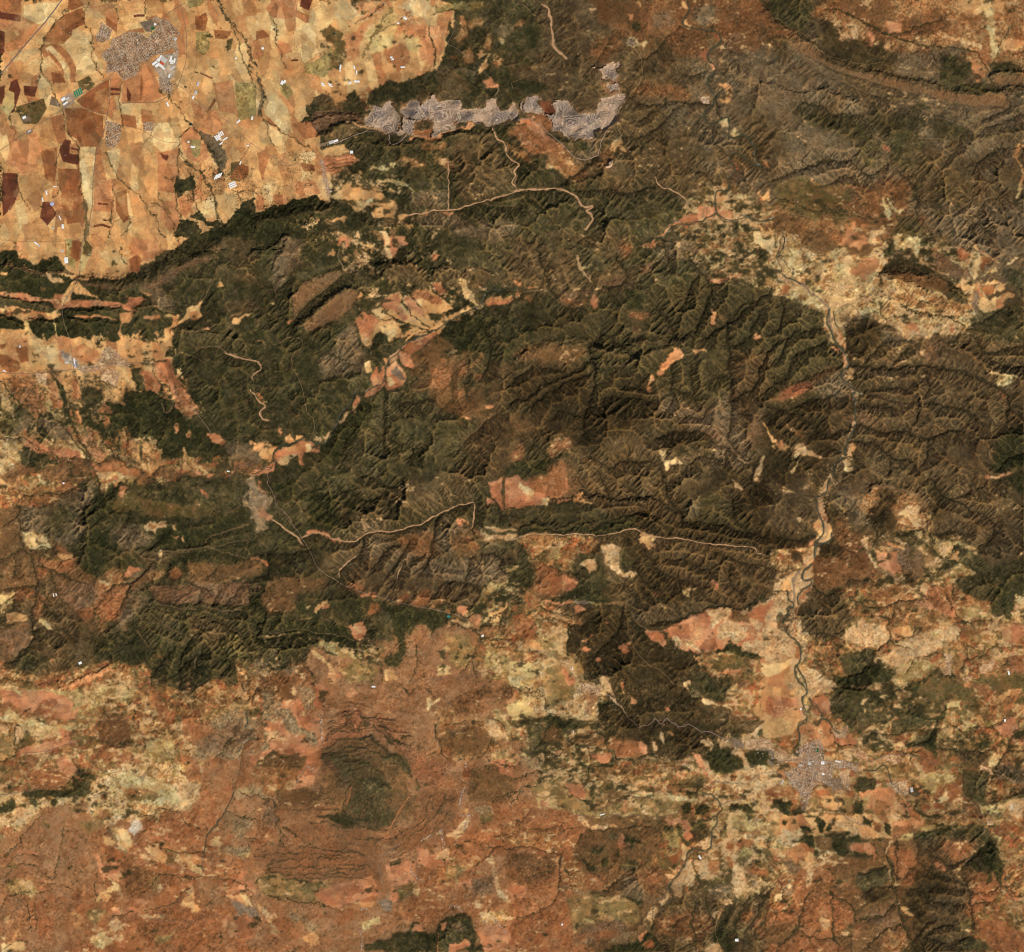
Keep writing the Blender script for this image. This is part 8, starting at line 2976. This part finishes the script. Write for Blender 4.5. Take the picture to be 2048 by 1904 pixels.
# ------------------------------------------------------------------ barns, sheds and works
WL = {'white': mat_plain('white sheet roof', (240,236,228), .7, .05), 'grey': mat_plain('grey sheet roof', (196,188,178), .7, .06), 'red': mat_plain('red painted roof', (206,74,48), .7, .05),
      'blue': mat_plain('pale blue roof', (178,180,214), .7, .06), 'wall': mat_plain('rendered wall', (206,190,168))}
SH = {}
def shed_mesh(c):
    if c in SH: return SH[c]
    def ms(nm, V, F, m_):
        me_ = bpy.data.meshes.new(nm); me_.from_pydata(V, [], F); me_.materials.append(m_); me_.update(); return me_
    wall = ms('wall', [(-.5,-.5,-.4),(.5,-.5,-.4),(.5,.5,-.4),(-.5,.5,-.4),(-.5,-.5,.7),(.5,-.5,.7),(.5,.5,.7),(-.5,.5,.7),(-.5,0,.97),(.5,0,.97)],
              [(0,1,5,4),(1,2,6,9,5),(2,3,7,6),(3,0,4,8,7)], WL['wall'])
    roof = ms('roof', [(-.52,-.54,.69),(.52,-.54,.69),(.52,.54,.69),(-.52,.54,.69),(-.52,0,1),(.52,0,1),(-.52,-.54,.66),(.52,-.54,.66),(.52,.54,.66),(-.52,.54,.66)],
              [(0,1,5,4),(2,3,4,5),(6,7,1,0),(7,8,2,5,1),(8,9,3,2),(9,6,0,4,3)], WL[c])
    SH[c] = (wall, roof); return SH[c]
def shed(tx, ty, x, y, ln, wd_, ang, c, label, name='barn', cat='barn', group=None):
    px, py = at(tx, ty, x, y); X3, Y3 = wpos(px, py)
    e = tag(bpy.data.objects.new(name, None), label, cat, group); C.objects.link(e)
    a_ = np.radians(-ang); hl, hw2 = ln / 7.766, wd_ / 7.766
    cx_ = px + np.array([0, 1, 1, -1, -1]) * hl * abs(math.cos(a_)); cy_ = py + np.array([0, 1, -1, 1, -1]) * hw2
    e.location = (X3, Y3, float(np.max(ground(cx_, cy_)))); e.rotation_euler = (0, 0, math.radians(ang))
    wall, roof = shed_mesh(c)
    for nm, me_ in (('wall', wall), ('roof', roof)):
        o = bpy.data.objects.new(nm, me_); C.objects.link(o); o.parent = e; o.scale = (ln * 2.575, wd_ * 2.575, 8.5)
# tile origin, zoomed x, y, length, width (zoomed pixels), angle, colour, label
est = 'estate by the upper left town'
for a in [(1241,446,44,15,55,'white','long white warehouse at the northwest corner of the '+est), (1228,464,26,13,-35,'white','small white warehouse just below the northwest corner of the '+est),
          (1271,462,50,30,-40,'grey','wide grey roofed warehouse in the middle of the '+est), (1200,487,44,17,35,'white','white warehouse on the west edge of the '+est),
          (1222,503,40,20,35,'white','broad white warehouse southwest of the red roofed one, '+est), (1256,489,32,14,-38,'red','red roofed warehouse in the middle of the '+est),
          (1252,512,40,15,-38,'white','white warehouse directly below the red roofed one, '+est), (1268,528,26,12,-38,'white','southernmost small white warehouse of the western block, '+est),
          (1327,446,14,30,-12,'white','narrow upright white shed, northernmost of the eastern row, '+est), (1327,470,30,15,-12,'white','white shed in the middle of the eastern row, '+est),
          (1353,468,14,32,-12,'white','narrow white shed on the far east side of the '+est), (1332,488,26,10,-12,'white','low white shed at the foot of the eastern row, '+est),
          (1337,525,30,18,45,'grey','grey white shed alone southeast of the '+est), (1313,586,12,28,-10,'white','white shed standing by the ring road south of the '+est),
          (1203,186,18,16,0,'white','small white building beside the oval green pitch'),(1360,300,26,20,60,'grey','pale grey hall at the east edge of the upper left town')]:
    shed(0, 0, *a, name='warehouse', cat='warehouse')
for i, w_ in enumerate(['westernmost', 'second', 'third', 'easternmost']):
    shed(0, 0, 1672 + i * 13, 1374 - i * 5, 40, 10, 62, 'white', 'long white poultry shed in the scrubby pale fields, %s of the four side by side' % w_)
for i, w_ in enumerate(['westernmost', 'middle', 'easternmost']):
    shed(0, 0, 1782 + i * 14, 1438 - i * 8 if False else 1437 + (i - 1) * 3, 52, 11, 38, 'white', 'long white poultry shed above the dark wood, %s of three side by side' % w_) if False else \
    shed(0, 0, 1798 + i * 6, 1420 + i * 14, 54, 11, 22, 'white', 'long white poultry shed just above the dark woodland edge, %s of three' % ['northern', 'middle', 'southern'][i])
for i in range(3):
    shed(0, 0, 1676 + i * 13, 1072 - i * 4, 42, 10, -58, 'white', 'white sheet roofed barn below the ring of fields, %s of three close together' % ['westernmost', 'middle', 'easternmost'][i])
    shed(0, 0, 1702 + i * 12, 1046 - i * 8, 34, 9, -58, 'white', 'white barn northeast of the trio of barns, %s of its row' % ['westernmost', 'middle', 'easternmost'][i])
barns = [(0,0,1746,1076,44,10,35,'white','slanting white barn just east of the rows of white barns'),(0,0,1716,1112,28,10,35,'white','short white barn just south of the rows of white barns'),
 (0,0,1850,941,34,12,40,'white','white barn among orange fields west of the plain road'),(0,0,1957,915,12,26,-10,'white','upright white barn near the dotted farmsteads east of the plain road'),
 (0,0,1300,808,14,32,25,'white','lone white barn below the road junction south of the upper left town'),(0,0,1496,1139,34,14,-10,'white','white barn on the rounded orange hill between two wooded gullies'),
 (0,0,1462,1100,14,14,0,'white','tiny white outbuilding north of the barn on the rounded orange hill'),(0,0,1866,1264,10,24,-20,'white','narrow white barn beside the dark blotched field'),
 (0,0,1921,1129,26,8,8,'white','thin white barn touching the plain road bend'),(0,0,1536,650,18,34,-20,'grey','grey barn, northernmost of the roadside yard east of the town'),
 (0,0,1519,718,20,30,-20,'grey','grey barn, middle of the roadside yard east of the town'),(0,0,1499,755,14,26,-20,'white','pale barn, southernmost of the roadside yard east of the town'),
 (0,0,425,1447,28,7,0,'white','thin white barn north of the pale fan shaped field'),(0,0,358,1496,10,34,12,'white','upright white barn west of the pale fan shaped field'),
 (0,0,329,1550,9,32,12,'white','narrow white barn southwest of the pale fan shaped field'),(0,0,402,1582,28,24,30,'blue','bluish roofed barn on the dirt track below the pale fan shaped field'),
 (0,0,463,1690,8,36,25,'white','narrow white barn on the dirt track among brown fields'),(0,0,485,1757,16,32,5,'white','bright white barn at the lower end of the dirt track'),
 (0,0,411,1770,16,12,10,'grey','small grey barn left of the bright barn at the track end'),(0,0,490,768,34,22,35,'white','white works hall, western one in the pale yards'),
 (0,0,522,762,30,18,35,'grey','grey works hall beside the bright green plots'),(0,0,505,800,40,12,35,'white','long low works hall at the south of the pale yards'),
 (0,0,186,910,28,18,30,'white','white hall in the small hamlet among olive blotches'),(0,0,226,1015,26,12,30,'grey','grey hall beside the road southwest of the pale yards'),
 (0,0,1830,450,14,12,0,'white','small white farmhouse barn near the creek east of the ring road'),
 (512,0,51,373,20,16,0,'white','square white barn in pale fields near the creek'),(512,0,203,640,22,30,-25,'white','western white barn of the pair in the greenish field'),
 (512,0,222,632,16,24,-25,'white','eastern white barn of the pair in the greenish field'),(512,0,515,645,26,9,-25,'white','upper barn of the left pair above the scrub belt'),
 (512,0,523,660,30,10,-25,'white','lower barn of the left pair above the scrub belt'),(512,0,572,651,28,9,-25,'white','upper barn of the middle pair above the scrub belt'),
 (512,0,579,665,30,9,-25,'white','lower barn of the middle pair above the scrub belt'),(512,0,655,518,12,34,-10,'white','upright white barn at the foot of the olive coloured field'),
 (512,0,652,545,9,14,-10,'white','tiny white barn just under the upright barn by the olive field'),(512,0,728,642,26,12,40,'white','small slanting barn left of the bright long barn'),
 (512,0,782,630,44,14,-5,'white','long bright white barn above the scrub belt, eastern end'),(512,0,762,520,10,26,20,'white','white barn between pale triangular fields'),
 (512,0,780,560,10,30,0,'white','upright white barn south of the pale triangular fields'),(512,0,1050,443,18,12,10,'white','upper barn of the pair in the reddish fields'),
 (512,0,1060,458,18,12,10,'white','lower barn of the pair in the reddish fields'),(512,0,1140,519,34,10,0,'white','white barn at the lower right of the reddish fields'),
 (512,0,1158,140,30,16,-35,'white','larger white barn in the smooth orange field'),(512,0,1104,178,18,12,-35,'white','small white barn southwest of the one in the smooth orange field'),
 (512,0,620,1092,34,16,20,'white','white plant building at the west end of the quarry road'),(512,0,586,1103,40,22,20,'grey','dark grey plant building beside the white quarry building'),
 (512,0,741,1180,24,20,0,'white','white shed at the east end of the striped pale terraces'),
 (0,476,512,172,28,44,5,'white','big white hall beside the brown field at the wood edge'),(0,476,278,40,34,10,-40,'white','upper white barn of the pair north of the dark wood'),
 (0,476,300,58,26,10,-40,'grey','lower grey barn of the pair north of the dark wood'),(0,476,482,100,26,14,-40,'grey','grey barn between the pair and the big white hall'),
 (0,476,575,955,10,44,5,'white','upper white hall of the village in the left plain'),(0,476,582,992,12,20,5,'blue','small bluish hall below the upper white hall of the left village'),
 (0,476,515,965,30,16,20,'grey','grey hall in the western yard of the left village'),(0,476,32,1032,26,8,-15,'white','thin white barn on the road at the left picture edge'),
 (0,476,1772,1812,22,9,-15,'white','white barn beside the road in the red valley'),(0,476,152,842,14,20,0,'grey','pale barn in the fields under the left wooded ridge'),
 (0,952,414,926,7,24,10,'white','left one of two tiny white sheds in the brown scrub'),(0,952,434,922,7,20,10,'white','right one of two tiny white sheds in the brown scrub'),
 (0,952,492,55,14,12,0,'white','small white farm building on the red spur'),(0,952,622,1452,24,18,20,'white','pale farm building on the grey slope'),
 (512,952,912,1636,28,12,0,'white','white barn beside the straight road on the red plain'),(512,952,1760,1242,20,14,30,'white','white barn at the stream meeting on the red plain'),
 (1024,1428,700,781,38,8,15,'white','very thin long white barn on the pale green ridge'),(1024,1428,1459,1113,12,30,30,'white','white barn beside the river meadows'),
 (1024,1428,1746,1757,26,20,0,'white','white barn in the pale hollow among dark scrub'),(1024,1428,475,138,6,18,0,'white','tiny upright white shed in the scrubby north'),
 (1024,1428,390,1636,12,14,0,'white','small white shed on the red slope near the bottom'),
 (1536,1428,426,381,26,22,0,'white','bright white square hall in the middle of the lower right town'),(1536,1428,430,467,16,16,0,'white','small white hall south of the square hall in the lower right town'),
 (1536,1428,255,400,22,14,0,'grey','grey hall at the west side of the lower right town'),(1536,1428,325,384,22,26,0,'grey','pale grey hall beside the white square hall, lower right town'),
 (1536,1428,545,370,40,10,-12,'white','white roadside hall east of the lower right town'),(1536,1428,1118,590,20,34,10,'grey','grey hall inside the dark river loop'),
 (1536,1428,1842,50,14,20,0,'white','small white barn in the dry upper right valley fields'),(1536,1428,112,530,40,10,60,'grey','long grey hall at the southwest edge of the lower right town'),
 (1536,952,255,1811,12,14,0,'white','tiny white house barn north of the lower right town by the river'),(1536,952,1872,1530,12,30,15,'white','white barn on the red plain at the right edge'),
 (1024,952,470,1497,12,14,0,'white','white farm shed south of the striped plots')]
for a in barns: shed(*a)
# ------------------------------------------------------------------ houses of the towns and villages
HC = [('white', (226,216,204)), ('pinkish', (206,166,136)), ('terracotta', (186,122,88)), ('grey', (170,156,140)), ('brown', (112,92,76)), ('pale', (206,186,160))]
HM = [mat_plain(n_ + ' house roof', c_, .9, .08) for n_, c_ in HC]; HWm = mat_plain('house wall', (190,166,140))
hr = np.random.default_rng(5)
sites = []
TN = []
for ti, (kind, pts) in enumerate(TOWN):
    p = np.array(pts); x0, y0 = p.min(0); x1, y1 = p.max(0); ang = town_angle(ti); cx_, cy_ = p.mean(0); ca, sa2 = math.cos(ang), math.sin(ang)
    R_ = max(x1 - x0, y1 - y0); stp = 2.7 if kind == 'twn' else 3.6
    edge_n = .5 if kind == 'twn' and cx_ > 600 else 0
    g = np.arange(-R_, R_, stp); gu, gv = np.meshgrid(g, g); gu, gv = gu.ravel(), gv.ravel()
    a = cx_ + gu * ca - gv * sa2 + hr.normal(0, .35, gu.size); b = cy_ + gu * sa2 + gv * ca + hr.normal(0, .35, gu.size)
    street = ((np.round(gu / stp) % 6 == 0) | (np.round(gv / stp) % 9 == 0))
    ia, ib = np.clip(a.astype(int), 0, W - 1), np.clip(b.astype(int), 0, H - 1); aw, bw2 = a + wx1[ib, ia] * 2 * edge_n, b + wy1[ib, ia] * 2 * edge_n
    ok = pip(pts, aw, bw2) & ~street & (hr.random(gu.size) < (.78 if kind == 'twn' else .26)) & (a > 2) & (a < W - 2) & (b > 2) & (b < H - 2)
    for q in np.nonzero(ok)[0]: sites.append((a[q], b[q], ang + (math.pi / 2 if hr.random() < .5 else 0), ti))
for nm, wd, pts in LINE:
    if nm != 'twl': continue
    p = np.array(pts); seg = np.hypot(*np.diff(p, axis=0).T); s_ = np.concatenate([[0], np.cumsum(seg)])
    for q in range(int(s_[-1] * wd * .28)):
        t = hr.random() * s_[-1]; sites.append((np.interp(t, s_, p[:, 0]) + hr.normal(0, wd * .6), np.interp(t, s_, p[:, 1]) + hr.normal(0, wd * .6), hr.random() * 3, -1))
# lone farmsteads scattered over the farmland
ff = np.argwhere((t_surf[cls] == 2)); ff = ff[hr.integers(0, len(ff), 260)]
for (b, a) in ff: sites.append((a + .5, b + .5, hr.random() * 3, -2))
big = []
VH = [(-.5,-.5,-.6),(.5,-.5,-.6),(.5,.5,-.6),(-.5,.5,-.6),(-.5,-.5,.6),(.5,-.5,.6),(.5,.5,.6),(-.5,.5,.6),(-.2,0,1.0),(.2,0,1.0)]
FHs = [(0,1,5,4),(1,2,6,5),(2,3,7,6),(3,0,4,7),(4,5,9,8),(5,6,9),(6,7,8,9),(7,4,8)]; FMs = [1,1,1,1,0,0,0,0]
S_ = []
for (a, b, an, ti) in sites:
    l = 11 + 13 * hr.random() ** 2; w_ = 9 + 6 * hr.random(); c = int(np.clip(hr.choice(6, p=[.17,.22,.21,.12,.12,.16]), 0, 5))
    S_.append((l * w_ * (1 if 30 < a < W - 30 and 30 < b < H - 30 else .1), a, b, an, ti, l, w_, c))
S_.sort(key=lambda q: -q[0])
def sector(a, b, cx_, cy_, r_):
    d = math.hypot(a - cx_, b - cy_); k_ = int(((math.degrees(math.atan2(cy_ - b, a - cx_)) + 360 + 22.5) % 360) // 45)
    return ('inner ' if d < r_ * .5 else 'outer ') + ['east', 'northeast', 'north', 'northwest', 'west', 'southwest', 'south', 'southeast'][k_]
def region(a, b):
    return ['upper', 'middle', 'lower'][min(int(b / H * 3), 2)] + ' ' + ['far left', 'left', 'centre', 'right', 'far right'][min(int(a / W * 5), 4)]
def place_name(a, b, ti, l):
    sz = 'large' if l > 21 else 'smaller'
    if ti == -2: return sz + ' %s roofed farmhouse alone among fields, ' + region(a, b) + ' of the land', 'lone farmhouses among the fields'
    if ti == -1: return sz + ' %s roofed house in a roadside string, ' + region(a, b), 'houses strung along the roads'
    if a < 420 and b < 320: return sz + ' %s roofed house, ' + sector(a, b, 265, 95, 70) + ' side of the upper left town', 'houses of the upper left town'
    if a > 1500 and b > 1440 and TOWN[ti][0] == 'twn': return sz + ' %s roofed house, ' + sector(a, b, 1625, 1540, 55) + ' side of the lower right town', 'houses of the lower right town'
    return sz + ' %s roofed house of a loose village, ' + region(a, b) + ' of the land', 'houses of the loose villages'
hmesh = []
for c in range(6):
    me_ = bpy.data.meshes.new('house'); me_.from_pydata(VH, [], FHs); me_.materials.append(HM[c]); me_.materials.append(HWm); me_.polygons.foreach_set('material_index', np.array(FMs, np.int32)); me_.update(); hmesh.append(me_)
for (_, a, b, an, ti, l, w_, c) in S_[:298]:
    o = bpy.data.objects.new('house', hmesh[c]); C.objects.link(o); X3, Y3 = wpos(a, b)
    o.location = (X3, Y3, float(ground(a, b)) + 3); o.rotation_euler = (0, 0, -an); o.scale = (l, w_, 6.5)
    lb, gp = place_name(a, b, ti, l); tag(o, lb % HC[c][0], 'house', gp + ', ' + HC[c][0] + ' roofs')
rest = S_[298:]
V0 = np.array(VH); RV, RF, RM = [], [], []
for i, (_, a, b, an, ti, l, w_, c) in enumerate(rest):
    X3, Y3 = wpos(a, b); v_ = V0 * np.array([l, w_, 6.5]); ca, s2 = math.cos(-an), math.sin(-an)
    RV.append(np.stack([v_[:, 0] * ca - v_[:, 1] * s2 + X3, v_[:, 0] * s2 + v_[:, 1] * ca + Y3, v_[:, 2] + float(ground(a, b)) + 3], 1))
    RF += [tuple(q + i * 10 for q in f) for f in FHs]; RM += [c] * 8 if False else [6 if m_ else c for m_ in FMs]
o = mesh_obj('town_houses', np.concatenate(RV), RF, HM + [HWm], RM)
tag(o, 'all the smaller houses crowded in the towns and villages', 'houses', kind='stuff')
print('objects', len(bpy.data.objects), len(sites), time.time() - T0)
